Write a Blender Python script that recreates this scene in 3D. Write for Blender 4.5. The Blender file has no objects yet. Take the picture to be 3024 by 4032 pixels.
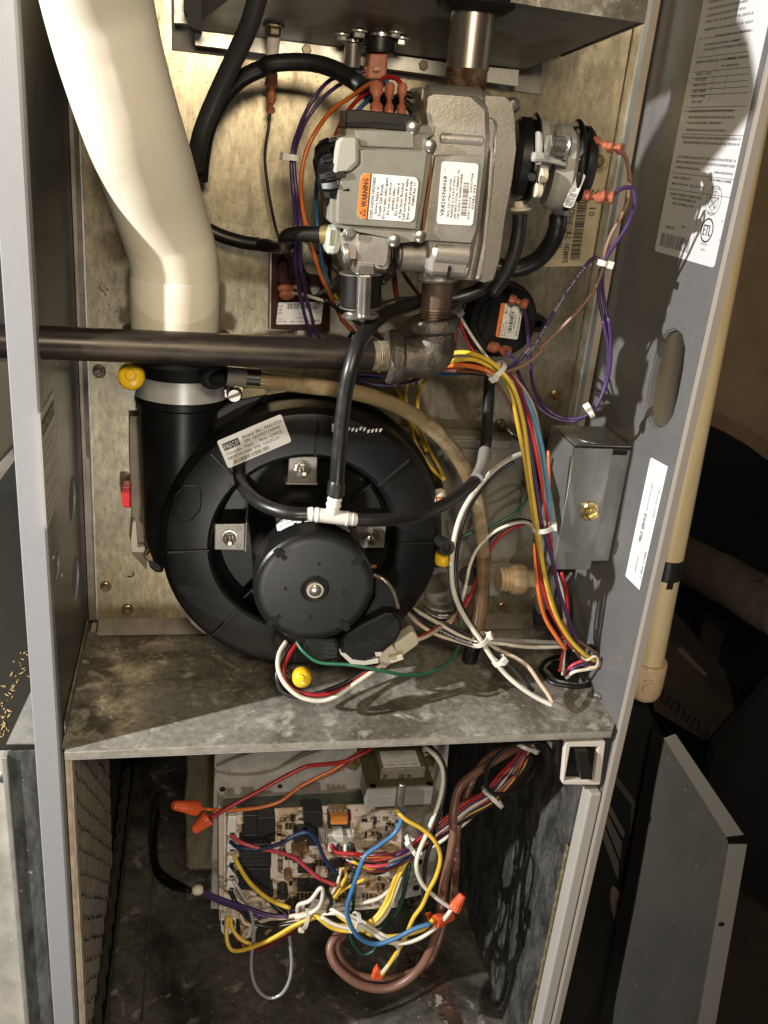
import bpy, bmesh, math, random
from mathutils import Vector, Matrix, Quaternion
from mathutils.geometry import tessellate_polygon
random.seed(7)
V = Vector
SC = bpy.context.scene
COL = SC.collection
# ------------------------------------------------------------------ camera
YAW, PITCH, ROLL = math.radians(12.564), math.radians(22.317), math.radians(5.473)
CAM = V((.09639, -.57287, .43348))
F_PX = 1962.12 * 3024 / 1659.0            # focal length in photograph pixels
fw = V((math.sin(YAW)*math.cos(PITCH), math.cos(YAW)*math.cos(PITCH), -math.sin(PITCH)))
r0 = V((math.cos(YAW), -math.sin(YAW), 0)); u0 = r0.cross(fw)
RT = r0*math.cos(ROLL) + u0*math.sin(ROLL); UP = -r0*math.sin(ROLL) + u0*math.cos(ROLL)
cd = bpy.data.cameras.new('camera'); cam = bpy.data.objects.new('camera', cd); COL.objects.link(cam)
cd.sensor_fit = 'VERTICAL'; cd.sensor_height = 36; cd.lens = F_PX/4032*36
cd.clip_start = .01; cd.clip_end = 50
m = Matrix((RT, UP, -fw)).transposed().to_4x4(); m.translation = CAM; cam.matrix_world = m
SC.camera = cam
# ------------------------------------------------------------------ light
SC.view_settings.view_transform = 'Standard'; SC.view_settings.look = 'None'
SC.view_settings.exposure = 0.08; SC.view_settings.gamma = 1
w = bpy.data.worlds.new('World'); SC.world = w; w.use_nodes = True
bg = w.node_tree.nodes['Background']; bg.inputs[0].default_value = (1.0, .86, .70, 1); bg.inputs[1].default_value = .03
def lamp(name, kind, loc, target, power, color, size, spot=None, blend=.3):
    l = bpy.data.lights.new(name, kind); l.energy = power; l.color = color
    if kind == 'AREA': l.shape = 'RECTANGLE'; l.size, l.size_y = size
    else: l.shadow_soft_size = size
    if kind == 'SPOT': l.spot_size = math.radians(spot); l.spot_blend = blend
    o = bpy.data.objects.new(name, l); COL.objects.link(o); o.location = loc
    o.rotation_euler = (V(target)-V(loc)).to_track_quat('-Z', 'Y').to_euler()
    return o
lamp('work_lamp', 'SPOT', (-1.00, -.372, .66), (.35, .03, -.05), 150, (1.0, .97, .93), .012, 95)
lamp('room_lamp', 'AREA', (.12, -.78, .66), (.18, .17, .38), 5.2, (1.0, .83, .59), (.18, .12))
lamp('low_fill_lamp', 'AREA', (.16, -.66, -.10), (.22, .12, -.20), 1.5, (1.0, .95, .87), (.04, .04))  # fill light added low in front, for the board and filter
# ------------------------------------------------------------------ pixel tools
ZN = {'d': (0, 0, 3024/1659.), 'z1': (0, 0, 1100/1659.), 'z2': (1000, 0, 1000/1659.), 'z3': (1900, 0, 1124/1659.),
      'z4': (0, 1200, 1100/1622.), 'z5': (900, 1200, 1100/1622.), 'z6': (1700, 1200, 1324/1659.),
      'z7': (0, 2500, 1100/1588.), 'z8': (700, 2850, 1200/1659.), 'z9': (1700, 2600, 1324/1659.),
      'zl': (2400, 0, 624/1315.), 'zs': (2250, 2100, 774/1659.), 'zt': (2200, 3000, 824/1659.), 'zw': (1900, 2700, 600/1659.)}
def ray(z, x, y):
    ox, oy, s = ZN[z]
    return fw + RT*((ox+x*s-1512)/F_PX) - UP*((oy+y*s-2016)/F_PX)
def at(z, x, y, Y=None, X=None, Z=None):
    """world point seen at a picture position, on the plane Y=, X= or Z="""
    d = ray(z, x, y)
    ax, v = (1, Y) if Y is not None else (0, X) if X is not None else (2, Z)
    return CAM + d*((v-CAM[ax])/d[ax])
# ------------------------------------------------------------------ materials
MATS = {}
def rgb(c): return (c[0], c[1], c[2], 1)
def mat(name, c, rough=.5, metal=0., c2=None, sc=40, lo=.4, hi=.6, det=6, bump=0., bsc=None, rough2=None, stretch=None,
        spots=None, coat=0., spec=.5, dist=.0, c3=None, sc3=6, lo3=.5, hi3=.65, grain=None):
    if name in MATS: return MATS[name]
    m = bpy.data.materials.new(name); MATS[name] = m; m.use_nodes = True
    nt = m.node_tree; N = nt.nodes; L = nt.links; b = N['Principled BSDF']
    b.inputs['Base Color'].default_value = rgb(c); b.inputs['Roughness'].default_value = rough
    b.inputs['Metallic'].default_value = metal; b.inputs['Specular IOR Level'].default_value = spec
    if coat: b.inputs['Coat Weight'].default_value = coat; b.inputs['Coat Roughness'].default_value = .1
    if c2 is None and not bump and spots is None and c3 is None and grain is None: return m
    tc = N.new('ShaderNodeTexCoord'); mp = N.new('ShaderNodeMapping'); L.new(tc.outputs['Object'], mp.inputs[0])
    if stretch: mp.inputs['Scale'].default_value = stretch
    def noise(s, d=det, di=0.):
        n = N.new('ShaderNodeTexNoise'); n.inputs['Scale'].default_value = s; n.inputs['Detail'].default_value = d
        n.inputs['Roughness'].default_value = .65; n.inputs['Distortion'].default_value = di
        L.new(mp.outputs[0], n.inputs['Vector']); return n
    def ramp(src, a, z):
        r = N.new('ShaderNodeMapRange'); r.inputs[1].default_value = a; r.inputs[2].default_value = z
        L.new(src, r.inputs[0]); return r.outputs[0]
    col = None
    if c2 is not None:
        n = noise(sc, det, dist); f = ramp(n.outputs[0], lo, hi)
        mx = N.new('ShaderNodeMix'); mx.data_type = 'RGBA'; L.new(f, mx.inputs[0])
        mx.inputs[6].default_value = rgb(c); mx.inputs[7].default_value = rgb(c2); col = mx.outputs[2]
        if rough2 is not None:
            rr = N.new('ShaderNodeMapRange'); rr.inputs[3].default_value = rough; rr.inputs[4].default_value = rough2
            L.new(f, rr.inputs[0]); L.new(rr.outputs[0], b.inputs['Roughness'])
    if c3 is not None:
        n = noise(sc3, 8, .6); f = ramp(n.outputs[0], lo3, hi3)
        mx = N.new('ShaderNodeMix'); mx.data_type = 'RGBA'; L.new(f, mx.inputs[0])
        if col: L.new(col, mx.inputs[6])
        else: mx.inputs[6].default_value = rgb(c)
        mx.inputs[7].default_value = rgb(c3); col = mx.outputs[2]
    if spots is not None:
        sv, sz, thr = spots
        v = N.new('ShaderNodeTexNoise'); v.inputs['Scale'].default_value = sz; v.inputs['Detail'].default_value = 2
        L.new(tc.outputs['Object'], v.inputs['Vector']); f = ramp(v.outputs[0], thr, thr+.04)
        mx = N.new('ShaderNodeMix'); mx.data_type = 'RGBA'; L.new(f, mx.inputs[0])
        if col: L.new(col, mx.inputs[6])
        else: mx.inputs[6].default_value = rgb(c)
        mx.inputs[7].default_value = rgb(sv); col = mx.outputs[2]
    if grain is not None:
        ga, gs = grain; n = N.new('ShaderNodeTexNoise'); n.inputs['Scale'].default_value = gs; n.inputs['Detail'].default_value = 6; n.inputs['Roughness'].default_value = .75
        L.new(mp.outputs[0], n.inputs['Vector']); r = N.new('ShaderNodeMapRange'); r.inputs[1].default_value = .32; r.inputs[2].default_value = .68
        r.inputs[3].default_value = 1-ga; r.inputs[4].default_value = 1+ga; L.new(n.outputs[0], r.inputs[0])
        mx = N.new('ShaderNodeMix'); mx.data_type = 'RGBA'; mx.blend_type = 'MULTIPLY'; mx.inputs[0].default_value = 1
        if col: L.new(col, mx.inputs[6])
        else: mx.inputs[6].default_value = rgb(c)
        L.new(r.outputs[0], mx.inputs[7]); col = mx.outputs[2]
    if col: L.new(col, b.inputs['Base Color'])
    if bump:
        n = noise(bsc or sc*2, 5); bp = N.new('ShaderNodeBump'); bp.inputs['Strength'].default_value = bump
        bp.inputs['Distance'].default_value = .001; L.new(n.outputs[0], bp.inputs['Height']); L.new(bp.outputs[0], b.inputs['Normal'])
    return m
GALV = mat('galvanised_steel', (.52, .455, .32), .27, .94, c2=(.25, .22, .16), sc=80, lo=.34, hi=.66, bump=.06, rough2=.40, grain=(.30, 240), det=9,
           stretch=(1, 1, .4), spots=((.16, .13, .085), 620, .665), c3=(.36, .32, .24), sc3=7, lo3=.45, hi3=.62)
GALV2 = mat('galvanised_bright', (.62, .61, .57), .36, .6, c2=(.44, .44, .41), sc=60, bump=.04, rough2=.45)
SHELF = mat('galvanised_oxidised', (.37, .365, .325), .38, .45, c2=(.165, .152, .122), sc=11, lo=.44, hi=.60, bump=.2, rough2=.58, dist=.9, grain=(.38, 150),
            c3=(.62, .60, .53), sc3=44, lo3=.54, hi3=.66, spots=((.62, .59, .5), 300, .71))
FLOORM = mat('galvanised_shaded_floor', (.17, .16, .135), .42, .4, c2=(.042, .038, .03), sc=9, lo=.4, hi=.62, bump=.12, dist=.4, grain=(.35, 120),  # oxidised shelf steel, darkened for the compartment's lack of light
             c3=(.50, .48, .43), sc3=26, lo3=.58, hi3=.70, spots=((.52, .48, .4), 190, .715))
DUCTM = mat('duct_steel', (.30, .31, .31), .36, .7, c2=(.15, .16, .16), sc=45, lo=.42, hi=.6, bump=.05, stretch=(1, 1, .3), grain=(.4, 160), spots=((.7, .7, .66), 150, .72))
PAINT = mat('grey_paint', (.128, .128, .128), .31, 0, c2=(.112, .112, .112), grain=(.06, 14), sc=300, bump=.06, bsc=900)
PAINTL = mat('grey_paint_lit', (.285, .292, .308), .45, 0, c2=(.275, .282, .298), sc=260, bump=.04, bsc=900)  # cabinet paint again, lightened for the lit jamb front
PAINTD = mat('grey_paint_shaded', (.06, .06, .056), .36, 0, c2=(.05, .05, .046), sc=20)  # cabinet paint again, darkened to carry the left wall's shade
BLK = mat('black_plastic', (.0045, .0045, .005), .36, 0, c2=(.009, .0088, .008), spec=.36, sc=18, lo=.45, hi=.75, rough2=.5, bump=.03, bsc=300)
BLKM = mat('black_enamel', (.0075, .0075, .0075), .34, 0, c2=(.012, .0115, .0105), spec=.4, sc=35, lo=.5, hi=.75, rough2=.5, spots=((.045, .042, .036), 900, .74))
BLKR = mat('black_rough', (.0045, .0045, .0045), .6, spec=.35)
RUB = mat('rubber_hose', (.012, .012, .0115), .36, 0, c2=(.028, .027, .024), sc=35, lo=.5, hi=.7, rough2=.5)
RUBD = mat('black_hose', (.005, .005, .005), .40, 0, c2=(.009, .009, .0085), sc=30)
IRON = mat('black_iron_pipe', (.026, .021, .017), .33, .35, c2=(.085, .062, .043), sc=16, lo=.5, hi=.66, det=9, rough2=.55, bump=.1,
           stretch=(.25, 1, 1), c3=(.018, .015, .012), sc3=26, lo3=.5, hi3=.62)
FIT = mat('cast_iron_fitting', (.125, .11, .095), .42, .7, c2=(.06, .055, .05), sc=60, bump=.7, bsc=420, c3=(.2, .175, .145), sc3=30)
RUST = mat('rusty_thread', (.16, .075, .03), .7, .3, c2=(.33, .27, .21), sc=80, bump=.2)
NIP = mat('weathered_zinc_pipe', (.36, .34, .31), .34, .85, c2=(.24, .2, .17), sc=14, stretch=(3, 3, .5), c3=(.22, .11, .05), sc3=30, lo3=.56, hi3=.66)
CAST = mat('cast_aluminium', (.50, .475, .44), .36, .8, c2=(.40, .375, .345), sc=30, bump=.16, bsc=520, rough2=.46)
CASTD = mat('cast_aluminium_dull', (.36, .345, .32), .45, .6, c2=(.28, .265, .245), sc=60, bump=.15, bsc=520)
VALVE = mat('grey_green_plastic', (.225, .22, .185), .42, 0, c2=(.20, .195, .165), sc=90, bump=.03, bsc=500)
VALVE2 = mat('grey_plastic_light', (.36, .355, .315), .4)
PSW = mat('grey_switch_plastic', (.33, .325, .30), .35, c2=(.28, .275, .25), sc=30)
CHR = mat('zinc_plated_steel', (.60, .58, .54), .28, .9, c2=(.45, .43, .40), sc=50)
BRASS = mat('brass_screw', (.30, .22, .11), .35, .8, c2=(.16, .11, .06), sc=120)
BRASSB = mat('bright_brass', (.62, .50, .24), .25, .9)
DKSC = mat('dark_screw', (.11, .09, .06), .4, .7, c2=(.2, .17, .12), sc=140)
PVC = mat('cream_pvc', (.72, .68, .59), .32, 0, c2=(.68, .63, .52), sc=9, bump=.01, bsc=60, spots=((.50, .41, .28), 60, .735), c3=(.62, .54, .40), sc3=16, lo3=.60, hi3=.72)
CPVC = mat('tan_cpvc', (.66, .50, .31), .42, 0, c2=(.58, .43, .26), sc=22)
CPVCP = mat('yellow_cpvc_pipe', (.72, .60, .37), .38, 0, c2=(.62, .50, .29), sc=14, stretch=(3, 3, .6))
MILK = mat('milky_nylon', (.66, .65, .60), .35); CREAM = mat('cream_nylon', (.55, .50, .40), .4)
TEEM = mat('white_tee_plastic', (.70, .69, .66), .3)
DRAIN = mat('stained_clear_hose', (.21, .155, .085), .22, 0, c2=(.42, .34, .22), sc=14, lo=.5, hi=.62, c3=(.12, .055, .02), sc3=14, lo3=.52, hi3=.68, det=8, coat=.3)
DRAIN2 = mat('rust_stained_hose', (.12, .062, .03), .25, 0, c2=(.25, .16, .09), sc=18, coat=.3)
MAROON = mat('maroon_potting', (.035, .012, .010), .2, c2=(.05, .018, .012), sc=30)
TERM = mat('pink_terminal_sleeve', (.42, .145, .085), .32, c2=(.32, .10, .055), sc=90)
NUT = mat('orange_wire_nut', (.66, .10, .028), .42, c2=(.55, .075, .02), sc=120)
YEL = mat('yellow_cap', (.78, .49, .015), .3); REDC = mat('red_cap', (.42, .012, .015), .35)
PAPER = mat('white_label', (.78, .79, .80), .42); PAPERD = mat('matte_label', (.74, .69, .61), .5)
TAN = mat('tan_label', (.43, .36, .235), .5, c2=(.38, .31, .20), sc=30); INK = mat('black_ink', (.02, .02, .02), .5)
INKG = mat('grey_ink', (.10, .10, .11), .5); ORANGE = mat('orange_label', (.80, .22, .03), .45); PAPERG = mat('grey_label', (.56, .565, .575), .3)
SILK = mat('silk_mark', (.12, .09, .06), .5)
BOARD = mat('circuit_board', (.68, .59, .51), .42, c2=(.56, .42, .28), sc=26, lo=.52, hi=.55, det=2, c3=(.32, .22, .13), sc3=120, lo3=.62, hi3=.65)
CHIP = mat('ic_black', (.022, .021, .021), .35); RES = mat('resistor_tan', (.22, .13, .07), .4); RES2 = mat('component_black', (.03, .028, .026), .35)
FUSE = mat('orange_fuse', (.62, .23, .04), .25); TIN = mat('tinned_metal', (.55, .54, .5), .3, .9)
OLIVE = mat('transformer_wrap', (.16, .145, .10), .5, c2=(.13, .12, .08), sc=60)
LAM = mat('lamination_steel', (.40, .385, .35), .4, .6, c2=(.3, .29, .26), sc=200, stretch=(.1, .1, 3)); LAMD = mat('dark_lamination', (.05, .045, .03), .5)
INSUL = mat('foil_scrim_insulation', (.035, .036, .035), .42, .2, c2=(.14, .138, .13), sc=30, lo=.42, hi=.72, det=12, dist=.9, stretch=(1, 1.5, .7), bump=.6, bsc=70, grain=(.45, 190))
FIBRE = mat('yellow_fibreglass', (.17, .14, .065), .9, c2=(.07, .06, .03), sc=200)
CARD = mat('filter_cardboard', (.62, .53, .41), .8, c2=(.44, .36, .27), sc=50); MESHM = mat('filter_mesh', (.07, .055, .04), .6)
TANW = mat('tan_wall', (.62, .45, .29), .8, c2=(.50, .35, .21), sc=6); DARKW = mat('dark_surface', (.012, .012, .016), .7)
DOORG = mat('door_inside_paint', (.165, .173, .172), .4, c2=(.135, .142, .141), sc=12, grain=(.10, 300), stretch=(1, 1, .5), spots=((.30, .31, .31), 120, .725))
DOORE = mat('door_edge_paint', (.30, .295, .28), .42); BLKD = mat('black_door', (.012, .0115, .011), .35)
WRAP = mat('dusty_duct_wrap', (.13, .105, .085), .8, c2=(.09, .07, .055), sc=14); BOXB = mat('brown_carton', (.09, .072, .055), .8, c2=(.07, .056, .042), sc=8)
HEADER = mat('grey_header_plastic', (.20, .19, .16), .4, c2=(.16, .15, .125), sc=12); WOODC = mat('wood_shaving', (.42, .30, .13), .7); BAND = mat('band_steel', (.62, .62, .60), .33, .45, c2=(.52, .52, .50), sc=14, stretch=(3, 3, .6))
RUSTP = mat('rust_patch', (.065, .025, .012), .8, c2=(.02, .010, .007), sc=60, bump=.4, c3=(.25, .22, .18), sc3=45, lo3=.55, hi3=.6)
TILE = mat('brown_floor', (.10, .085, .065), .6, c2=(.08, .066, .05), sc=12); TAPE = mat('black_tape', (.02, .018, .018), .35)
GREYC = mat('grey_clear_collar', (.17, .15, .13), .2); BADGE = mat('bronze_badge', (.22, .17, .14), .35, .5)
WC = {k: mat('wire_'+k, c, .36, c2=tuple(x*.82 for x in c), sc=60) for k, c in dict(
    yellow=(.68, .46, .045), white=(.66, .62, .54), black=(.014, .014, .015), red=(.34, .014, .018), purple=(.055, .028, .105), blue=(.045, .155, .33),
    orange=(.62, .15, .03), brown=(.12, .05, .03), green=(.02, .12, .06), grey=(.24, .23, .22), navy=(.012, .03, .095), lightblue=(.10, .29, .48),
    pink=(.52, .06, .08), cream=(.55, .44, .33), tan=(.24, .135, .095), maroon=(.12, .015, .018), darkgreen=(.01, .05, .035)).items()}
# ------------------------------------------------------------------ object tools
LOC = {}
def link(name, me, mats, parent=None, bevel=0, smooth=False, ang=None):
    if not isinstance(mats, (list, tuple)): mats = [mats]
    for q in mats: me.materials.append(q)
    me.name = name
    c = V((0, 0, 0))
    if me.vertices:
        lo = V([min(v.co[i] for v in me.vertices) for i in range(3)]); hi = V([max(v.co[i] for v in me.vertices) for i in range(3)]); c = (lo+hi)/2
        me.transform(Matrix.Translation(-c))
    o = bpy.data.objects.new(name, me); COL.objects.link(o)
    if parent is not None:
        o.parent = parent; o.location = c-LOC[parent.name]
    else: o.location = c
    LOC[o.name] = c
    if smooth:
        me.polygons.foreach_set('use_smooth', [True]*len(me.polygons))
        if ang is not None: me.set_sharp_from_angle(angle=math.radians(ang))
    if bevel:
        b = o.modifiers.new('bevel', 'BEVEL'); b.width = bevel; b.segments = 2; b.limit_method = 'ANGLE'; b.angle_limit = math.radians(35)
    return o
def tag(o, label=None, cat=None, group=None, kind=None):
    if label: o['label'] = label
    if cat: o['category'] = cat
    if group: o['group'] = group
    if kind: o['kind'] = kind
    return o
def thing(name, loc, label, cat, group=None):
    o = bpy.data.objects.new(name, None); COL.objects.link(o); o.location = loc; o.empty_display_size = .02; LOC[o.name] = V(loc)
    return tag(o, label, cat, group)
def mesh(vs, fs):
    me = bpy.data.meshes.new('m'); me.from_pydata([tuple(v) for v in vs], [], fs); me.update(); return me
def fixn(me):
    b = bmesh.new(); b.from_mesh(me); bmesh.ops.recalc_face_normals(b, faces=b.faces); b.to_mesh(me); b.free(); return me
def prism(name, pts, ext, mt, parent=None, bevel=0, holes=(), smooth=False):
    """outline (3D points on one plane) given real thickness along ext"""
    ext = V(ext); loops = [list(pts)]+[list(h) for h in holes]; vs = []; fs = []; idx = []
    for lp in loops:
        idx.append(list(range(len(vs), len(vs)+len(lp)))); vs += [V(p) for p in lp]
    n = len(vs); vs += [v+ext for v in vs[:n]]
    if len(loops) == 1 and len(pts) < 5: fs += [idx[0], [i+n for i in reversed(idx[0])]]
    else:
        flat = [i for l in idx for i in l]
        for t in tessellate_polygon([[V(p) for p in lp] for lp in loops]):
            fs += [[flat[i] for i in t], [flat[i]+n for i in reversed(t)]]
    for l in idx:
        for a in range(len(l)): b2 = (a+1) % len(l); fs.append([l[a], l[b2], l[b2]+n, l[a]+n])
    return link(name, fixn(mesh(vs, fs)), mt, parent, bevel, smooth)
def pprism(name, z, pts, Y, depth, mt, parent=None, bevel=0, holes=()):
    return prism(name, [at(z, x, y, Y=Y) for x, y in pts], (0, depth, 0), mt, parent, bevel, [[at(z, x, y, Y=Y) for x, y in h] for h in holes])
def box(name, lo, hi, mt, parent=None, bevel=0):
    x0, y0, z0 = lo; x1, y1, z1 = hi
    return prism(name, [(x0, y0, z0), (x1, y0, z0), (x1, y0, z1), (x0, y0, z1)], (0, y1-y0, 0), mt, parent, bevel)
def obox(name, c, ax, ay, az, mt, parent=None, bevel=0):
    """box from centre and three half-extent vectors"""
    c, ax, ay, az = V(c), V(ax), V(ay), V(az)
    return prism(name, [c-ax-ay-az, c+ax-ay-az, c+ax+ay-az, c-ax+ay-az], az*2, mt, parent, bevel)
def frame(d):
    d = V(d).normalized(); a = V((0, 0, 1)) if abs(d.z) < .9 else V((1, 0, 0)); u = d.cross(a).normalized(); return d, u, d.cross(u)
def lathe_me(p0, d, prof, seg=32, rib=0, ribn=0, sq=1.):
    d, u, v = frame(d); p0 = V(p0); vs = []; fs = []
    for t, r in prof:
        for k in range(seg):
            a = 2*math.pi*k/seg; rr = r*(1+(rib if (ribn and (k*ribn//seg*2 % 2 == 0) and (k % 2 == 0)) else 0))
            vs.append(p0+d*t+u*(rr*math.cos(a))+v*(rr*sq*math.sin(a)))
    for i in range(len(prof)-1):
        for k in range(seg): k2 = (k+1) % seg; fs.append([i*seg+k, i*seg+k2, (i+1)*seg+k2, (i+1)*seg+k])
    if prof[0][1] > 0: fs.append(list(range(seg)))
    if prof[-1][1] > 0: fs.append([(len(prof)-1)*seg+k for k in reversed(range(seg))])
    me = mesh(vs, fs); b = bmesh.new(); b.from_mesh(me); bmesh.ops.remove_doubles(b, verts=b.verts, dist=1e-7)
    bmesh.ops.recalc_face_normals(b, faces=b.faces); b.to_mesh(me); b.free(); return me
def lathe(name, p0, d, prof, mt, parent=None, seg=32, rib=0, ribn=0, ang=35, sq=1.):
    return link(name, lathe_me(p0, d, prof, seg, rib, ribn, sq), mt, parent, 0, True, ang)
def cyl(name, a, b, r, mt, parent=None, seg=24, r2=None, ch=.0006):
    a, b = V(a), V(b); l = (b-a).length; r2 = r if r2 is None else r2; ch = min(ch, l*.3, r*.4)
    return lathe(name, a, b-a, [(0, 0), (0, r-ch), (ch, r), (l-ch, r2), (l, r2-ch), (l, 0)], mt, parent, seg, ang=30)
def spline(pts, n=8):
    pts = [V(p) for p in pts]
    if len(pts) < 3: return pts
    P = [pts[0]*2-pts[1]]+pts+[pts[-1]*2-pts[-2]]; out = []
    for i in range(1, len(P)-2):
        a, b, c, d = P[i-1:i+3]
        for k in range(n):
            t = k/n; out.append(.5*((2*b)+(c-a)*t+(2*a-5*b+4*c-d)*t*t+(3*b-a-3*c+d)*t**3))
    out.append(pts[-1]); return out
def tube_me(pts, r, seg=10, n=7, raw=False):
    P = pts if raw else spline(pts, n); vs = []; fs = []; nrm = None; N = len(P)
    for i, p in enumerate(P):
        t = (P[min(i+1, N-1)]-P[max(i-1, 0)]); t = t.normalized() if t.length > 1e-9 else V((1, 0, 0))
        if nrm is None: nrm = frame(t)[1]
        nrm = (nrm-t*nrm.dot(t)).normalized(); bi = t.cross(nrm); rr = r(i/(N-1)) if callable(r) else r
        for k in range(seg): a = 2*math.pi*k/seg; vs.append(p+nrm*(rr*math.cos(a))+bi*(rr*math.sin(a)))
    for i in range(N-1):
        for k in range(seg): k2 = (k+1) % seg; fs.append([i*seg+k, i*seg+k2, (i+1)*seg+k2, (i+1)*seg+k])
    fs.append(list(reversed(range(seg)))); fs.append([(N-1)*seg+k for k in range(seg)])
    return fixn(mesh(vs, fs))
def tube(name, pts, r, mt, parent=None, seg=14, n=8):
    return link(name, tube_me(pts, r, seg, n), mt, parent, 0, True, 50)
def zp(z, pts, Y0=None):
    """picture polyline with a depth Y per point (carried on when left out)"""
    out = []; y = Y0
    for p in pts:
        if len(p) > 2: y = p[2]
        out.append(at(z, p[0], p[1], Y=y))
    return out
def wire(label, c, pts, r=.00135, group=None, name='wire', cat='wire'):
    return tag(link(name, tube_me(pts, r, 8, 6), WC[c] if isinstance(c, str) else c, None, 0, True), label, cat, group)
# screws share their mesh
def hexhead():
    vs = []; fs = []
    def ring(r, t, n, ph=0): i = len(vs); vs.extend(V((r*math.cos(ph+2*math.pi*k/n), t, r*math.sin(ph+2*math.pi*k/n))) for k in range(n)); return list(range(i, i+n))
    def side(a, b): 
        for k in range(len(a)): k2 = (k+1) % len(a); fs.append([a[k], a[k2], b[k2], b[k]])
    a = ring(1, 0, 18); b = ring(1, -.18, 18); c = ring(.8, -.3, 18); side(a, b); side(b, c); fs.append(c)
    d = ring(.68, -.29, 6); e = ring(.68, -.75, 6); f = ring(.58, -.85, 6); side(d, e); side(e, f); fs.append(f)
    return fixn(mesh(vs, fs))
def slothead():
    me = hexhead(); b = bmesh.new(); b.from_mesh(me)
    for s in (-1, 1):
        bmesh.ops.create_cube(b, size=1, matrix=Matrix.Translation((s*.30, -.86, 0)) @ Matrix.Diagonal((.38, .3, .85, 1)))
    b.to_mesh(me); b.free(); return me
SCM = {'hex': hexhead(), 'slot': slothead()}
def scm(kind, mt):
    k = (kind, mt.name)
    if k not in SCM: me = SCM[kind].copy(); me.materials.append(mt); me.name = 'screw_'+kind; SCM[k] = me
    return SCM[k]
def screw(p, nrm, r, parent, kind='slot', mt=None, rot=.6, name='screw'):
    o = bpy.data.objects.new(name, scm(kind, mt or BRASS)); COL.objects.link(o)
    q = V((0, -1, 0)).rotation_difference(V(nrm).normalized()); o.rotation_mode = 'QUATERNION'
    o.rotation_quaternion = q @ Quaternion((0, 1, 0), rot); o.scale = (r, r, r); p = V(p)
    if parent is not None: o.parent = parent; o.location = p-LOC[parent.name]
    else: o.location = p
    LOC[o.name] = p; return o
FRONT = (0, -1, 0)
# ------------------------------------------------------------------ lettering
TG = {}
def textgeo(s):
    if s not in TG:
        c = bpy.data.curves.new('t', 'FONT'); c.body = s; c.size = 1; c.resolution_u = 1; c.fill_mode = 'FRONT'
        o = bpy.data.objects.new('t', c); dg = bpy.context.evaluated_depsgraph_get(); me = bpy.data.meshes.new_from_object(o)
        vs = [(v.co.x, v.co.y) for v in me.vertices]; fs = [list(p.vertices) for p in me.polygons]
        bpy.data.objects.remove(o); bpy.data.curves.remove(c); bpy.data.meshes.remove(me)
        x0 = min([v[0] for v in vs] or [0]); x1 = max([v[0] for v in vs] or [1]); TG[s] = ([(a-x0, b) for a, b in vs], fs, x1-x0)
    return TG[s]
class Sheet:
    """a label: one mesh, paper plus flat print; fn(u,v,h) maps metres right/down on the sheet and height to 3D"""
    def __init__(s, fn, w, h): s.fn = fn; s.w = w; s.h = h; s.v = []; s.f = []; s.m = []; s.mats = []
    def mi(s, m):
        if m not in s.mats: s.mats.append(m)
        return s.mats.index(m)
    def poly(s, pts, m, lift=.00005):
        i = len(s.v); s.v += [s.fn(a, b, lift) for a, b in pts]; s.f.append(list(range(i, i+len(pts)))); s.m.append(s.mi(m))
    def rect(s, x, y, w, h, m, lift=.00014): s.poly([(x, y), (x+w, y), (x+w, y+h), (x, y+h)], m, lift)
    def base(s, m, rad=None, n=4):
        rad = rad if rad is not None else min(s.w, s.h)*.08; P = []
        for cx, cy, a0 in ((s.w-rad, rad, -90), (s.w-rad, s.h-rad, 0), (rad, s.h-rad, 90), (rad, rad, 180)):
            for k in range(n+1): a = math.radians(a0+90*k/n); P.append((cx+rad*math.cos(a), cy+rad*math.sin(a)))
        i = len(s.v); L = len(P); s.v += [s.fn(a, b, .0001) for a, b in P]+[s.fn(a, b, -.00005) for a, b in P]
        s.f.append(list(range(i, i+L))); s.m.append(s.mi(m))
        for k in range(L): k2 = (k+1) % L; s.f.append([i+k, i+k2, i+L+k2, i+L+k]); s.m.append(s.mi(m))
    def text(s, t, x, y, size, m=None, width=None, lift=.0002, bold=0):
        vs, fs, w = textgeo(t); k = size; kx = (width/w if width else size); 
        for dx in ((0, bold) if bold else (0,)):
            i = len(s.v); s.v += [s.fn(x+a*kx+dx, y-b*k, lift+dx*.01) for a, b in vs]
            for f in fs: s.f.append([i+q for q in f]); s.m.append(s.mi(m or INK))
    def bars(s, x, y, w, h, n=30, m=None, horiz=False):
        rnd = random.Random(n); t = 0
        while t < w-1e-5:
            a = w/n*rnd.choice((.3, .5, .9)); 
            if t+a > w: break
            s.rect(x+t, y, a, h, m or INK, .0002) if not horiz else s.rect(x, y+t, h, a, m or INK, .0002); t += a+w/n*rnd.choice((.35, .6, .8))
    def circle(s, cx, cy, ro, ri, m, n=28, ky=1):
        for k in range(n):
            a, b = 2*math.pi*k/n, 2*math.pi*(k+1)/n
            if ri > 0: s.poly([(cx+ro*math.cos(a), cy+ro*ky*math.sin(a)), (cx+ro*math.cos(b), cy+ro*ky*math.sin(b)), (cx+ri*math.cos(b), cy+ri*ky*math.sin(b)), (cx+ri*math.cos(a), cy+ri*ky*math.sin(a))], m, .0002)
        if ri <= 0: s.poly([(cx+ro*math.cos(2*math.pi*k/n), cy+ro*ky*math.sin(2*math.pi*k/n)) for k in range(n)], m, .0002)
    def lines(s, x, y, w, size, rows, m=None, lead=1.35):
        for i, t in enumerate(rows): s.text(t, x, y+size*lead*i, size, m)
    def done(s, name, parent=None):
        me = mesh(s.v, s.f); o = link(name, me, s.mats, parent)
        me.polygons.foreach_set('material_index', s.m); return o
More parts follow.
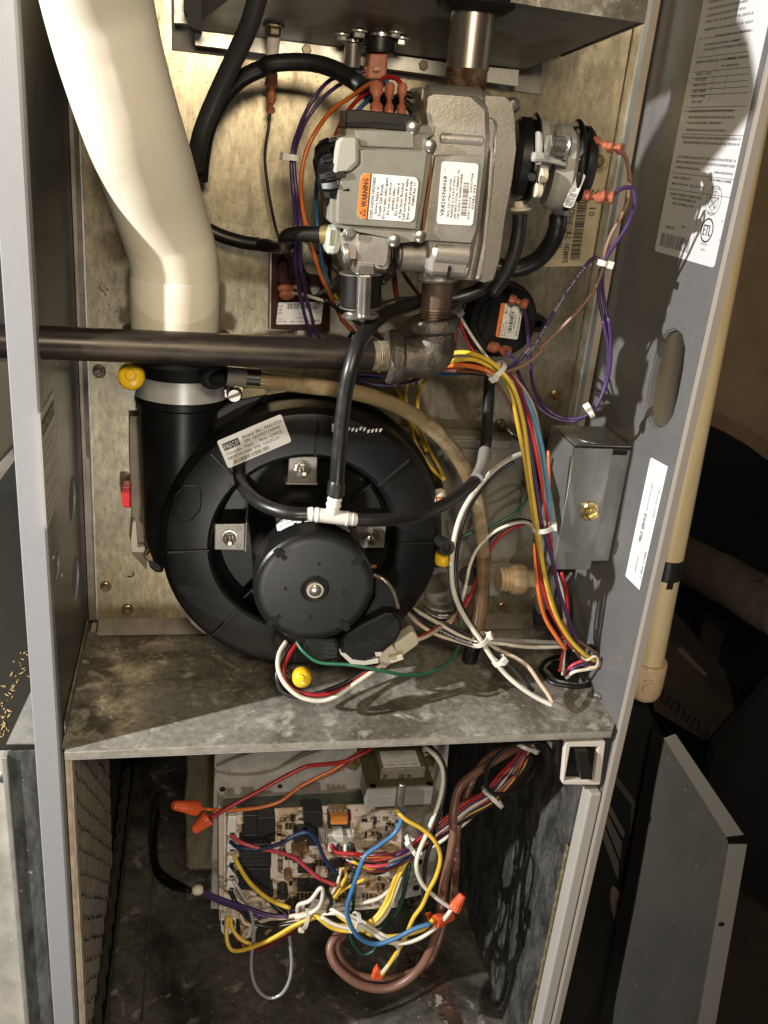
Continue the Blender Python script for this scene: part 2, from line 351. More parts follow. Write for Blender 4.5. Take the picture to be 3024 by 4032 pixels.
def quadsheet(TL, TR, BL, out):
    """flat sheet in the plane of three corners; out = direction the print faces"""
    TL, TR, BL = V(TL), V(TR), V(BL); ux = (TR-TL); w = ux.length; ux = ux/w; uy = BL-TL; h = uy.length; uy = uy/h
    n = ux.cross(uy).normalized(); n = n if n.dot(V(out)) > 0 else -n
    return Sheet(lambda a, b, l: TL+ux*a+uy*b+n*l, w, h)
# small fittings used many times
def terminal(parent, a, b, r=.0031, mt=None, name='terminal'):
    a, b = V(a), V(b); l = (b-a).length
    return lathe(name, a, b-a, [(0, 0), (0, r*.9), (l*.06, r*1.05), (l*.30, r*1.0), (l*.42, r*.55), (l*.60, r*.52), (l*.72, r*.95), (l*.95, r*1.0), (l, r*.85), (l, 0)], mt or TERM, parent, 14, sq=.7)
def nut(label, a, b, r=.0052, group='orange wire nuts on the low voltage wires', name='wire_nut'):
    a, b = V(a), V(b); l = (b-a).length; me = lathe_me(a, b-a, [(l*.12, 0), (.0, r*.8), (0, r), (l*.08, r*1.04), (l*.35, r*.93), (l*.40, r*.86), (l*.95, r*.60), (l, r*.5), (l, 0)], 28, .07, 14)
    return tag(link(name, me, NUT, None, 0, True, 25), label, 'wire nut', group)
def tie(label, p, along, r, head, group='white cable ties around the wires', mt=None):
    p = V(p); d, u, v = frame(along); t = thing('cable_tie', p, label, 'cable tie', group); w2 = .0019
    prof = [(-w2, r), (-w2, r+.0011), (w2, r+.0011), (w2, r)]; seg = 22; vs = []; fs = []
    for tt, rr in prof:
        for k in range(seg): a = 2*math.pi*k/seg; vs.append(p+d*tt+u*(rr*math.cos(a))+v*(rr*math.sin(a)))
    for i in range(4):
        for k in range(seg): k2 = (k+1) % seg; j = (i+1) % 4; fs.append([i*seg+k, i*seg+k2, j*seg+k2, j*seg+k])
    link('strap', fixn(mesh(vs, fs)), mt or MILK, t, 0, True, 40)
    h = V(head); h = (h-d*h.dot(d)).normalized(); s = d.cross(h)
    obox('head', p+h*(r+.0022), h*.0022, d*.0026, s*.0030, mt or MILK, t, .0006)
    return t

def legend(parent, pts, r, text, mt, start=.1, size=.0019, gap=.012, reps=3):
    """small print running along a wire on the side that faces the room"""
    P = spline(pts, 14); L = [0.]
    for a, b in zip(P, P[1:]): L.append(L[-1]+(b-a).length)
    def pos(s):
        s = min(max(s, 0), L[-1]-1e-6); i = 0
        while L[i+1] < s: i += 1
        t = (s-L[i])/(L[i+1]-L[i]); return P[i].lerp(P[i+1], t), (P[i+1]-P[i]).normalized()
    vs, fs, w = textgeo(text); V2 = []; F2 = []; s0 = start*L[-1]
    for k in range(reps):
        if s0+w*size > L[-1]: break
        i = len(V2)
        for a, b in vs:
            p, t = pos(s0+a*size); n = (V((CAM.x, CAM.y, CAM.z))-p); n = (n-t*n.dot(t)).normalized(); sd = t.cross(n)
            h = (b-.35)*size; V2.append(p+n*math.sqrt(max(r*r-h*h, 0))*1.0+n*.00012-sd*h*(-1))
        F2 += [[i+q for q in f] for f in fs]; s0 += w*size+gap
    if F2: link('printed_legend', mesh(V2, F2), mt, parent)
# ================================================================== furnace cabinet
W = .44; D0 = .173
cab = thing('furnace_cabinet', (.22, .2, -.5), 'open grey steel furnace cabinet with galvanised shelf and back panel', 'furnace')
def ell(z, x0, x1, y0, y1, n=24, X=0.):
    a = at(z, (x0+x1)/2, y0, X=X); b = at(z, (x0+x1)/2, y1, X=X); c = (a+b)/2; rz = (a-b).length/2
    l = at(z, x0, (y0+y1)/2, X=X); r = at(z, x1, (y0+y1)/2, X=X); ry = abs(r.y-l.y)/2; cy = (l.y+r.y)/2
    return [V((X, cy+ry*math.cos(2*math.pi*k/n), c.z+rz*math.sin(2*math.pi*k/n))) for k in range(n)]
holes = [ell('z4', 398, 440, 1000, 1262), ell('z4', 416, 460, 1466, 1718), ell('z4', 313, 348, 1436, 1598)]
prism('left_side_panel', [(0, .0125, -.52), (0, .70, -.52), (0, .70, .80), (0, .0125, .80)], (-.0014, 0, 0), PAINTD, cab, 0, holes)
for x, y in ((305, 1466), (355, 1570)):
    p = at('z4', x, y, X=0.); cyl('rivet', p, p+V((.0012, 0, 0)), .0016, GALV2, cab, 10)
# left jamb: a folded flange, rounded fold, return edge
prism('left_jamb', [(-.0175, .003, -.52), (-.0165, .0005, -.52), (-.0015, .0, -.52), (0, .001, -.52), (0, .012, -.52), (-.0016, .012, -.52), (-.0016, .0024, -.52), (-.0158, .0024, -.52)], (0, 0, 1.32), PAINTL, cab)
oval = [at('z6', x, y, X=W) for x, y in ((1203, 112), (1236, 140), (1251, 215), (1240, 320), (1215, 450), (1190, 545), (1160, 595), (1118, 617), (1085, 600), (1060, 550), (1054, 490), (1068, 390), (1095, 270), (1122, 180), (1160, 128))]
prism('right_side_panel', [(W, .0045, -.52), (W, .70, -.52), (W, .70, .80), (W, .0045, .80)], (.0014, 0, 0), PAINT, cab, 0, [oval])
prism('right_jamb', [(W, .004, -.52), (W, .0006, -.52), (W+.0012, 0, -.52), (W+.007, 0, -.52), (W+.0074, .003, -.52), (W+.0074, .018, -.52), (W+.0064, .018, -.52), (W+.0060, .004, -.52)], (0, 0, 1.32), mat('jamb_edge_paint', (.27, .24, .21), .55), cab)
# rim of the oval slot
rim = []
ov_c = sum(oval, V())/len(oval)
prism('oval_rim', [p+(p-ov_c)*.0+V((.0015, 0, 0)) for p in oval], (.004, 0, 0), PAINT, cab, 0, [[ov_c+(p-ov_c)*.965+V((.0015, 0, 0)) for p in oval]])
# shelf with turned down lip
shelf_pts = [(.0006, .172, 0), (.0006, .006, 0), (.004, .001, 0), (.434, .0, 0), (.4394, .008, 0), (.4394, .172, 0)]
gh = [at('z6', x, y, Z=0.) for x, y in ((560, 1790), (600, 1750), (680, 1745), (760, 1770), (800, 1810), (790, 1850), (720, 1868), (620, 1850))]
prism('shelf', shelf_pts, (0, 0, -.0012), SHELF, cab, 0, [gh])
prism('shelf_lip', [(.003, .0002, -.0014), (.4345, .0002, -.0014), (.4345, .0012, -.0075), (.003, .0012, -.0075)], (0, .001, 0), mat('lip_steel', (.52, .49, .43), .4, .3, c2=(.40, .37, .31), sc=40, grain=(.2, 200)), cab)
prism('shelf_hem', [(.003, .0010, -.0078), (.4345, .0010, -.0078), (.4345, .012, -.0086), (.003, .012, -.0086)], (0, 0, -.0008), GALV2, cab)
# side flanges of the shelf
prism('shelf_side_flange', [(.0008, .02, .0006), (.0008, .172, .0006), (.0008, .172, .012), (.0008, .02, .012)], (.001, 0, 0), SHELF, cab)
# back panel and its lower turned flange
xl = at('z4', 515, 340, Y=D0).x; xr = at('z3', 655, 1700, Y=D0).x; PXL = .0105; PXR = .4222
zb = .012
prism('back_panel', [(PXL, D0, zb), (PXR, D0, zb), (PXR, D0, .66), (PXL, D0, .66)], (0, .001, 0), GALV, cab)
prism('back_panel_foot', [(PXL, D0-.0002, zb+.0004), (PXR, D0-.0002, zb+.0004), (PXR, D0-.010, .0012), (PXL, D0-.010, .0012)], (0, .0008, .0008), mat('dimmed_foot_steel', (.20, .18, .145), .5, .3, c2=(.13, .115, .09), sc=50, grain=(.3, 200)), cab)  # foot: panel steel darkened so it doesn't catch the lamp
prism('panel_hem', [(PXL-.0012, D0-.0035, .014), (PXL, D0-.0035, .014), (PXL, D0, .014), (PXL-.0012, D0, .014)], (0, 0, .64), GALV2, cab)
prism('side_flange', [(.0006, .186, .004), (PXL+.001, .186, .004), (PXL+.001, .187, .004), (.0006, .187, .004)], (0, 0, .65), mat('brown_tinted_steel', (.33, .29, .25), .4, .5, c2=(.24, .2, .17), sc=30), cab)
prism('channel', [(.0045, .179, .165), (.0085, .176, .165), (.0095, .178, .165), (.0055, .182, .165)], (0, 0, .5), GALV2, cab)
prism('channel', [(.0085, .176, .028), (.0115, .174, .028), (.0115, .178, .028), (.0085, .180, .028)], (0, 0, .035), GALV2, cab)
prism('right_flange', [(PXR+.0004, .158, .02), (PXR+.0022, .158, .02), (PXR+.0026, D0+.004, .02), (PXR+.0008, D0+.004, .02)], (0, 0, .64), GALV2, cab)
prism('right_flange', [(PXR+.0035, .163, .02), (PXR+.0085, .163, .02), (PXR+.0085, D0+.004, .02), (PXR+.0035, D0+.004, .02)], (0, 0, .64), mat('blue_sheen_steel', (.30, .34, .36), .3, .7), cab)  # bluish sheen of this flange is put into its colour
prism('right_flange', [(PXR+.0095, .167, .02), (.4385, .167, .02), (.4385, .1685, .02), (PXR+.0095, .1685, .02)], (0, 0, .64), mat('tan_edge_steel', (.42, .36, .30), .45, .3), cab)
prism('dark_filler', [(-.001, .205, .0), (.441, .205, .0), (.441, .205, .80), (-.001, .205, .80)], (0, .002, 0), BLKR, cab)  # black filler sheet standing in for the dark gap behind the panel
# panel seam (upper sheet overlaps lower at the right)
a = at('z5', 1100, 742, Y=D0-.0012); b = at('z6', 560, 640, Y=D0-.0012)
prism('seam', [a, V((PXR, a.y, a.z)), V((PXR, a.y, a.z-.009)), V((a.x, a.y, a.z-.009))], (0, .001, 0), GALV, cab, .0004)
for z, x, y, r, kind, mt in (('z4', 575, 388, .0052, 'slot', DKSC), ('z4', 614, 1637, .0048, 'slot', BRASS), ('z4', 740, 1771, .0050, 'slot', BRASS), ('z6', 613, 443, .0050, 'slot', BRASS),
        ('z6', 343, 592, .0050, 'hex', BRASS), ('z6', 342, 697, .0050, 'hex', BRASS), ('z6', 347, 1490, .0048, 'slot', BRASS), ('z3', 668, 935, .0055, 'slot', BRASS),
        ('z2', 340, 326, .0055, 'hex', DKSC), ('z2', 1100, 428, .0055, 'hex', DKSC), ('z5', 415, 155, .0052, 'hex', GALV2), ('z4', 800, 890, .0048, 'hex', DKSC), ('z4', 825, 1262, .0048, 'hex', BRASS),
        ('z5', 1390, 1668, .0042, 'slot', BRASS)):
    screw(at(z, x, y, Y=D0-.0010-(.016 if z == 'z2' else .0)), FRONT, r, cab, kind, mt, random.random()*3)
for pts in ([(590, 1700), (600, 1722), (618, 1732)], [(630, 1716), (645, 1720)], [(622, 1740), (628, 1756)], [(640, 1800), (650, 1820)]):
    tube('pen_mark', [at('z1', x, y, Y=D0-.0002) for x, y in pts], .0004, BLKR, cab, 5, 3)
tube('pen_mark', [at('z4', x, y, Y=D0-.0002) for x, y in ((738, 1575), (755, 1580), (773, 1570), (776, 1553))], .0006, BLKR, cab, 5, 3)
# installation label on the left wall
TL, TR, BL, BR = (at('z4', x, y, X=.0002) for x, y in ((226, 578), (312, 487), (270, 1240), (343, 1110)))
y0 = TR.y; yf = min(TL.y, BL.y); zt_, zb_ = at('z4', 312, 487, X=0).z, at('z4', 343, 1110, X=0).z
s = Sheet(lambda a, b, l: V((.0004+l, yf+a, zt_-b)), y0-yf, zt_-zb_); s.base(PAPERD, .001)
s.rect(.004, .005, s.w-.008, .011, INK); s.text('INSTALLATION', .006, .0135, .0085, PAPERD, width=s.w-.011, lift=.0004)
for k in range(17):
    if k not in (3, 5): s.text(('Installation must conform to local', 'codes and be made by a qualified', 'installer or service agency', 'in accordance with instructions')[k % 4], .005, .024+k*.0063, .0052, INKG, width=(s.w-.012)*(1, .8, .95, .6)[k % 4])
s.done('installation_label', cab)
# big rating label on the right wall (u runs from the back to the front)
yb = at('zl', 367, 2125, X=W).y; yf = at('zl', 885, 2160, X=W).y; zbot = (at('zl', 367, 2135, X=W).z+at('zl', 885, 2165, X=W).z)/2
s = Sheet(lambda a, b, l: V((W-.0002-l, yb-a, .72-b)), yb-yf, .72-zbot); s.base(PAPERG, .003)
def RL(t, x, y, x2, hpx, m=INKG, bold=0):
    p = at('zl', x, y, X=W); q = at('zl', x2, y, X=W); h = (at('zl', x, y-hpx, X=W)-p).length
    u = yb-p.y; v = .72-p.z
    if t == '-': s.rect(u, v, (p.y-q.y), .0004, m)
    else: s.text(t, max(u, .002), v, h*1.15, m, width=min(p.y-q.y, s.w-u-.002), bold=bold)
rows = [('FOR INSTALLATION IN RESIDENCE', 830, 30, 1150), ('UTILITY ROOM ALCOVE BASEMENT', 815, 90, 1140), ('CLEARANCE INCHES TOP SIDES', 800, 145, 1120), ('AND 1 IN. AT FRONT FOR SERVICE', 800, 195, 1180), ('MINIMUM CLEARANCE FOR VENT', 790, 260, 1180), ('INSTALLATION CLASS  MINIMUM', 880, 310, 1160), ('FOR INSTALLATION IN CONFINED', 790, 385, 1080), ('INSTALLER DOIT SUIVRE LE MANUEL', 785, 425, 1140), ('MINIMUM CLEARANCES - DEGAGEMENTS MINIMUM', 720, 530, 1145),
        ('UPFLOW', 980, 500, 1045), ('UP / HORIZONTAL', 930, 560, 1075), ('SIDES / COTES', 725, 630, 845), ('TOP / DESSUS', 715, 675, 805), ('BACK / COTE', 705, 720, 800), ('REAR / ARRIERE', 695, 770, 800), ('FRONT / AVANT', 685, 812, 800), ('VENT / EVENT', 680, 858, 770),
        ('* FOR INSTALLATION ON COMBUSTIBLE FLOORING', 655, 935, 1025), ('ONLY WHEN INSTALLED ON SPECIAL BASE PART N.', 655, 985, 1040), ('* POUR LES PLANCHERS COMBUSTIBLES', 635, 1030, 930), ("N'INSTALLER QUE SUR LE SOCLE SPECIAL N.", 640, 1088, 965),
        ('THIS APPLIANCE REQUIRES A SPECIAL VENTING SYSTEM. REFER TO', 600, 1150, 1120), ('INSTALLATION INSTRUCTIONS FOR PARTS LIST AND METHOD OF', 615, 1190, 1110), ('CET APPAREIL NECESSITE UN SYSTEME EVACUATION SPECIAL. LA', 570, 1310, 1095), ("METHODE D'INSTALLATION ET LA LISTE DES PIECES FIGURENT DANS", 555, 1350, 1075), ("LE MANUEL D'INSTALLATION", 545, 1395, 745),
        ('DESIGN CERTIFIED TO:', 530, 1480, 680), ('HOMOLOGUEE SELON LA', 870, 1440, 1052), ('ANSI Z21.47b-2006   CSA 2.3b-2006', 517, 1530, 780), ('CENTRAL FURNACE / CALORIFERE', 828, 1500, 1045), ('MANUFACTURED BY / FABRIQUE PAR', 505, 1615, 770), ('ALLIED AIR ENTERPRISES, INC.', 520, 1652, 730), ('WEST COLUMBIA, SC 29170', 522, 1695, 710), ('MADE IN U.S.A.', 470, 1890, 548), ('PN 4', 600, 1890, 630)]
for t, x, y, x2 in rows: RL(t, x, y, x2, 24, bold=.0002)
for x, y, x2 in ((745, 325, 1180), (718, 480, 1145), (705, 600, 1160), (690, 650, 1160), (685, 700, 1155), (680, 745, 1150), (670, 790, 1150), (645, 890, 1140), (620, 920, 1060), (605, 1110, 1120), (515, 1430, 1065), (490, 1562, 1035)): RL('-', x, y, x2, 1)
def vline(x, y, x2, y2):
    p = at('zl', x, y, X=W); q = at('zl', x2, y2, X=W); s.rect(yb-p.y, .72-p.z, .0004, p.z-q.z, INKG)
for q in ((900, 480, 848, 850), (790, 1540, 675, 2120), (745, 325, 718, 470), (985, 600, 955, 800)): vline(*q)
def ringc(x, y, ry, ri, m, ky=1.0):
    p = at('zl', x, y, X=W); r = (at('zl', x, y-ry, X=W)-p).length; s.circle(yb-p.y, .72-p.z, r, r*ri, m); return yb-p.y, .72-p.z, r
u, v, r = ringc(868, 1665, 118, .95, INKG); s.circle(u, v, r*.66, r*.62, INKG)
st = [(u+r*.62*math.sin(math.radians(144*k)), v-r*.62*math.cos(math.radians(144*k))) for k in range(6)]
for k in range(5):
    (a, b), (c, d) = st[k], st[k+1]; l = math.hypot(c-a, d-b); nx, ny = -(d-b)/l*.0003, (c-a)/l*.0003; s.poly([(a+nx, b+ny), (c+nx, d+ny), (c-nx, d-ny), (a-nx, b-ny)], INKG, .0002)
s.text('e', u-.0012, v+.0016, .005, INKG); s.text('DESIGN', u-r*.5, v-r*.72, r*.24, INKG, width=r); s.text('CERTIFIED', u-r*.55, v+r*.92, r*.24, INKG, width=r*1.1)
u, v, r = ringc(812, 1912, 98, .86, INK)
s.text('ETL', u-r*.62, v+r*.42, r*1.25, INK, width=r*1.25, bold=.0004); s.text('VERIFIED', u-r*.6, v+r*1.2, r*.22, INKG, width=r*1.2); s.text('47924', u-r*.35, v+r*1.68, r*.28, INKG)
for t, y in (('CAN', 1845), ('PER', 1885), ('ET', 2010)): RL(t, 930, y, 960, 22)
p = at('zl', 440, 1930, X=W); q = at('zl', 690, 1930, X=W); pb = at('zl', 425, 2040, X=W); s.bars(yb-p.y, .72-p.z, p.y-q.y, p.z-pb.z, 34, INKG)
s.done('rating_label', cab)
# field service strip
def fsx(p): return [at('z6', x, y, X=W-.0002) for x, y in p]
cor = fsx([(1085, 754), (1165, 798), (1025, 1407), (956, 1338), (1078, 765)])
prism('service_label', cor, (-.00015, 0, 0), PAPER, cab)
A_, B_, C_ = fsx([(985, 1330), (1105, 760), (1160, 820)])
sh = quadsheet(fsx([(960, 1330)])[0]+V((-.0003, 0, 0)), fsx([(1085, 760)])[0]+V((-.0003, 0, 0)), fsx([(1030, 1400)])[0]+V((-.0003, 0, 0)), (-1, 0, 0))
sh.text('FIELD SERVICE', sh.w*.34, sh.h*.46, .0062, INK, width=sh.w*.24, bold=.0002); sh.text('1807K20336', sh.w*.09, sh.h*.56, .0045, INKG, width=sh.w*.13); sh.text('(S) SERIAL NUMBER', sh.w*.07, sh.h*.93, .0048, INKG, width=sh.w*.24)
sh.text('G2D93CT060D12B-2', sh.w*.60, sh.h*.44, .0042, INKG, width=sh.w*.24); sh.text('G2D93CT060D12B-2', sh.w*.58, sh.h*.88, .0045, INKG, width=sh.w*.26)
sh.done('service_print', cab)
# tan panel label with barcodes behind the valve
pprism('panel_label', 'z3', [(592, 1003), (720, 1008), (672, 1290), (632, 1546), (312, 1550), (400, 1200)], D0-.0002, -.00015, TAN, cab)
sh = quadsheet(*(at('z3', x, y, Y=D0-.0006) for x, y in ((690, 1010), (612, 1545), (430, 1010))), FRONT)
sh.text('2', sh.w*.16, sh.h*.16, .009, INK); sh.text('10', sh.w*.36, sh.h*.17, .009, INK); sh.bars(sh.w*.30, sh.h*.22, sh.w*.64, sh.h*.22, 56, INK); sh.text('G2D93CT060D12B-2   14588495', sh.w*.20, sh.h*.62, .0078, INK, width=sh.w*.76, bold=.0002); sh.bars(sh.w*.5, sh.h*.68, sh.w*.3, sh.h*.12, 26, INK)
sh.done('panel_print', cab)
# galvanised mounting plate left of the blower, drilled hex plate, white clip
pprism('side_plate', 'z4', [(750, 648), (860, 648), (870, 1300), (850, 1540), (765, 1445), (765, 1220), (752, 900)], D0-.008, .0015, mat('brown_plate', (.14, .115, .085), .4, .5, c2=(.20, .17, .13), sc=20), cab, .0004)
# ------------------------------------------------ lower compartment
ZF = -.445
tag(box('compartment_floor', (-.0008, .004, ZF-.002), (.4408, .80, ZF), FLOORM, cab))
prism('lower_back', [(-.001, .78, ZF+.001), (.441, .78, ZF+.001), (.441, .78, -.012), (-.001, .78, -.012)], (0, .002, 0), BLKR, cab)
a = at('z7', 800, 2200, Z=ZF+.001); b = at('z7', 872, 1290, Z=ZF+.001)
prism('floor_seam', [a, a+V((.0015, 0, 0)), b+V((.0015, 0, 0)), b], (0, 0, .0012), FLOORM, cab)
rr = random.Random(9); vs = []; fs = []
for k in range(330):
    t = rr.random(); x = 1410+rr.gauss(0, 30)+ (t-.5)*230; y = 1270+t*380+rr.gauss(0, 18)
    c = at('z8', x, y, Z=ZF+.0004+rr.random()*.0003); R_ = abs(rr.gauss(0, .0016))+.0005; n_ = 7; i0 = len(vs)
    for q in range(n_): aa = 2*math.pi*q/n_; r_ = R_*rr.uniform(.5, 1.5); vs.append(c+V((r_*math.cos(aa)*1.2, r_*math.sin(aa), 0)))
    fs.append(list(range(i0, i0+n_)))
tag(link('rust_stain', mesh(vs, fs), RUSTP, cab), kind='stuff')
# insulation on the right wall, with its cut fibreglass edge
prism('insulation', [(.4385, .022, ZF+.004), (.4285, .022, ZF+.004), (.4285, .775, ZF+.004), (.4385, .775, ZF+.004)], (0, 0, ZF*-1-.020), INSUL, cab, .002)
fe = []; rr = random.Random(4)
nz = 60
vs = []; fs = []
for k in range(nz+1):
    z = ZF+.006+k*.300/nz; j = rr.uniform(-.0008, .0008); vs += [V((.4380, .0195+j*.4, z)), V((.4268+j, .0178+j*.5, z)), V((.4266+j, .0225, z)), V((.4380, .0225, z))]
for k in range(nz): 
    for q in range(4): q2 = (q+1) % 4; fs.append([4*k+q, 4*k+q2, 4*k+4+q2, 4*k+4+q])
link('insulation_edge', fixn(mesh(vs, fs)), FIBRE, cab)
zr2 = at('z9', 800, 655, Y=.004).z
prism('lower_right_edge', [(.4285, .003, ZF+.003), (.4392, .003, ZF+.003), (.4392, .0170, ZF+.003), (.4270, .0170, ZF+.003)], (0, 0, zr2-ZF-.003), mat('edge_paint', (.34, .32, .30), .45), cab, .0015)
# filter rail with slots on the left
zr = at('z7', 560, 2000, X=.004).z
p0 = at('z7', 520, 2060, X=.012); p1 = at('z7', 712, 1080, X=.012)
prism('filter_rail', [(.004, .02, ZF+.055), (.014, .02, ZF+.055), (.014, .60, ZF+.02), (.004, .60, ZF+.02)], (0, 0, .0015), BLKR, cab)
for k in range(13):
    f = k/13; yy = .04+k*.034
    obox('rail_slat', (.0075, yy, ZF+.080-yy*.06), (.003, .009, 0), (0, .0015, .020), (.0006, 0, 0), mat('rail_steel', (.09, .085, .07), .5, .5), cab)
prism('rail_edge', [(.013, .02, ZF+.050), (.0145, .02, ZF+.050), (.0145, .60, ZF+.014), (.013, .60, ZF+.014)], (0, 0, .012), mat('rail_steel', (.09, .085, .07), .5, .5), cab)
# ------------------------------------------------ air filter against the left wall
fil = thing('air_filter', (.004, .14, ZF+.06), 'dusty cardboard air filter with a diamond wire face standing against the left wall', 'air filter')
fy0, fy1, fz0, fz1 = .016, .27, ZF+.090, -.012
prism('media', [(.0006, fy0, fz0), (.0045, fy0, fz0), (.0045, fy1, fz0), (.0006, fy1, fz0)], (0, 0, fz1-fz0), CARD, fil)
vs = []; fs = []
def bar(a, b, t=.0004):
    a, b = V(a), V(b); d = (b-a).normalized(); n = V((1, 0, 0)); sd = d.cross(n)*t; i = len(vs)
    vs.extend([a-sd, a+sd, a+n*.0012, b-sd, b+sd, b+n*.0012]); fs.extend([[i, i+2, i+5, i+3], [i+1, i+4, i+5, i+2], [i, i+1, i+2], [i+3, i+5, i+4]])
dy, dz = .024, .0125
ny = int((fy1-fy0)/dy)+1; nzz = int((fz1-fz0)/dz)+1
def J(i, j, o): rr = random.Random(i*977+j*31+o); return rr.uniform(-.0018, .0018)
for i in range(ny):
    for j in range(nzz):
        y = fy0+i*dy+(dy/2 if j % 2 else 0); z = fz0+j*dz
        if y+dy/2 > fy1 or z+dz > fz1: continue
        pA = (.0046, y+J(i, j, 0), z+J(i, j, 1)); pB = (.0046, y+dy/2+J(i, j, 4), z+dz+J(i, j, 5)); pC = (.0046, y-dy/2+J(i-1, j, 4), z+dz+J(i-1, j, 5))
        bar(pA, pB)
        if y-dy/2 > fy0: bar(pA, pC)
link('wire_face', fixn(mesh(vs, fs)), MESHM, fil)
prism('frame_strip', [(.0047, fy0-.004, fz0), (.0062, fy0-.004, fz0), (.0062, fy0+.007, fz0), (.0047, fy0+.007, fz0)], (0, 0, fz1-fz0), CARD, fil)
# ================================================================== things outside the cabinet
# left: sheet metal duct, dark ledge with wood shavings
du = thing('return_duct', (-.1, .1, -.4), 'shiny galvanised return duct standing left of the furnace jamb', 'duct')
e0 = at('z7', 32, 668, Y=.035); e1 = at('z7', 190, 2212, Y=.035)
xd = (e0.x+e1.x)/2; zt = e0.z
box('front_sheet', (xd, .035, -.75), (-.0195, .037, zt), DUCTM, du)
box('side_sheet', (-.42, .041, -.75), (xd-.0002, .043, zt-.004), mat('lit_duct_sheet', (.55, .53, .47), .4, .25, c2=(.40, .38, .33), sc=24, c3=(.66, .62, .52), sc3=6, spots=((.75, .72, .66), 160, .72)), du)  # bright reflection of the sheet put into a pale base colour
prism('top_sheet', [at('z7', x, y, Z=zt-.0002) for x, y in ((38, 622), (215, 622), (215, 230), (188, 300))], (0, 0, .001), GALV2, du)
prism('seam_fold', [(xd-.0045, .031, -.75), (xd-.0005, .031, -.75), (xd-.0005, .041, -.75), (xd-.0045, .041, -.75)], (0, 0, .75+zt-.002), GALV2, du, .0008)
p = at('z7', 22, 806, Y=.0405); lathe('rivet', p, FRONT, [(0, .0052), (.002, .0048), (.0035, .003), (.004, 0)], CHR, du, 16)
lg = tag(box('ledge', (-.9, .0445, zt-.020), (-.004, .55, zt-.0015), mat('dark_ledge', (.03, .028, .022), .4), None), 'dark ledge behind the return duct strewn with wood shavings', 'ledge')
vs = []; fs = []; rr = random.Random(11)
for k in range(75):
    yy_ = 60+rr.random()**.7*520; q = at('z7', 190-(yy_-60)*.34+rr.gauss(-40, 32), yy_, Z=zt-.001)
    if q.x > -.006 or q.y < .046 or q.x < -.2: continue
    a = rr.uniform(0, 3.14); l = rr.uniform(.0005, .003); ww = rr.uniform(.0003, .0011)
    d = V((math.cos(a), math.sin(a), 0))*l; e = V((-math.sin(a), math.cos(a), 0))*ww; i = len(vs); vs += [q-d, q+e, q+d+V((0, 0, .001)), q-e]; fs += [[i, i+1, i+2, i+3]]
tag(link('wood_shavings', mesh(vs, fs), WOODC), 'pale wood shavings scattered along the dark ledge', 'shavings', kind='stuff')
tag(prism('room_wall', [(-1.6, .56, -1.2), (-.0035, .56, -1.2), (-.0035, .56, 1.4), (-1.6, .56, 1.4)], (0, .01, 0), mat('dark_green_wall', (.022, .023, .020), .45), None), kind='structure')
st = thing('timber_offcut', (-.1, .3, .1), 'brown dusty board leaning behind the left jamb', 'board')
pprism('board', 'z4', [(-60, 980), (75, 840), (86, 900), (-60, 1100)], .30, .004, mat('grey_dusty_board', (.20, .18, .15), .6, c2=(.13, .12, .10), sc=30), st)
pprism('board', 'z4', [(-60, 330), (45, 330), (78, 800), (-60, 960)], .34, .004, mat('brown_board', (.05, .038, .022), .6), st)
# right: background wall, floor, wrapped duct, carton, doors
tag(prism('room_wall', [(.46, 1.42, -1.6), (3.2, 1.42, -1.6), (3.2, 1.42, 2.2), (.46, 1.42, 2.2)], (0, .01, 0), TANW, None), kind='structure')
tag(box('floor', (-2, -2.0, -1.25), (3.5, 2.5, -1.22), TILE, None), kind='structure')
dk = tag(pprism('draped_cloth', 'z6', [(1330, 560), (1375, 600), (1480, 660), (1570, 700), (1700, 800), (1900, 900), (2000, 2900), (1000, 2900), (1050, 1500), (1200, 1000)], 1.25, .12, mat('dark_blue_cloth', (.006, .007, .014), .8), None, .01), 'dark blue cloth draped in the shadow behind the furnace on the right', 'cloth')
wp = tag(tube('wrapped_pipe', [at('zs', 700, 30, Y=.95), at('zs', 930, 200, Y=.85), at('zs', 1180, 330, Y=.75), at('zs', 1450, 480, Y=.66), at('zs', 1800, 690, Y=.56)], lambda t: .042+.014*math.sin(t*23)*.06, WRAP, None, 20, 10), 'dusty brown wrapped pipe running away to the right behind the white drain pipe', 'pipe')
tb = tube('seam_band', [at('zs', 1640, 395, Y=.56), at('zs', 1560, 400, Y=.6), at('zs', 1490, 440, Y=.62), at('zs', 1450, 520, Y=.63), at('zs', 1465, 590, Y=.64)], .0018, WRAP, wp, 6)
bx = thing('carton', at('zs', 1050, 1400, Y=.80), 'brown carton with large dark lettering lying in the dark beyond the right jamb', 'carton')
C = [at('zs', x, y, Y=.80) for x, y in ((690, 880), (800, 870), (1405, 1560), (1215, 1800), (700, 1500), (640, 1150))]
prism('carton_face', C, (.06, .16, .01), BOXB, bx)
TLc, TRc = at('zs', 730, 1180, Y=.7985), at('zs', 1290, 1680, Y=.7985); BLc = at('zs', 640, 1330, Y=.7985)
sh = quadsheet(TLc, TRc, BLc, FRONT); sh.text('Luminar', 0, sh.h*.95, sh.h*1.25, mat('faded_ink', (.03, .025, .02), .7), width=sh.w*1.0); sh.done('carton_print', bx)
pprism('carton_seam', 'zs', [(890, 990), (930, 960), (1150, 1190), (1120, 1210)], .797, .002, mat('carton_light', (.20, .16, .12), .8), bx)
tag(pprism('plastic_lid', 'zs', [(1150, 690), (1335, 780), (1300, 850), (1255, 960), (1240, 1100), (1110, 1000), (1105, 880)], 1.0, .01, mat('dull_grey_plastic', (.05, .045, .038), .6), None), 'dull grey plastic lid half hidden in the dark behind the carton', 'lid')
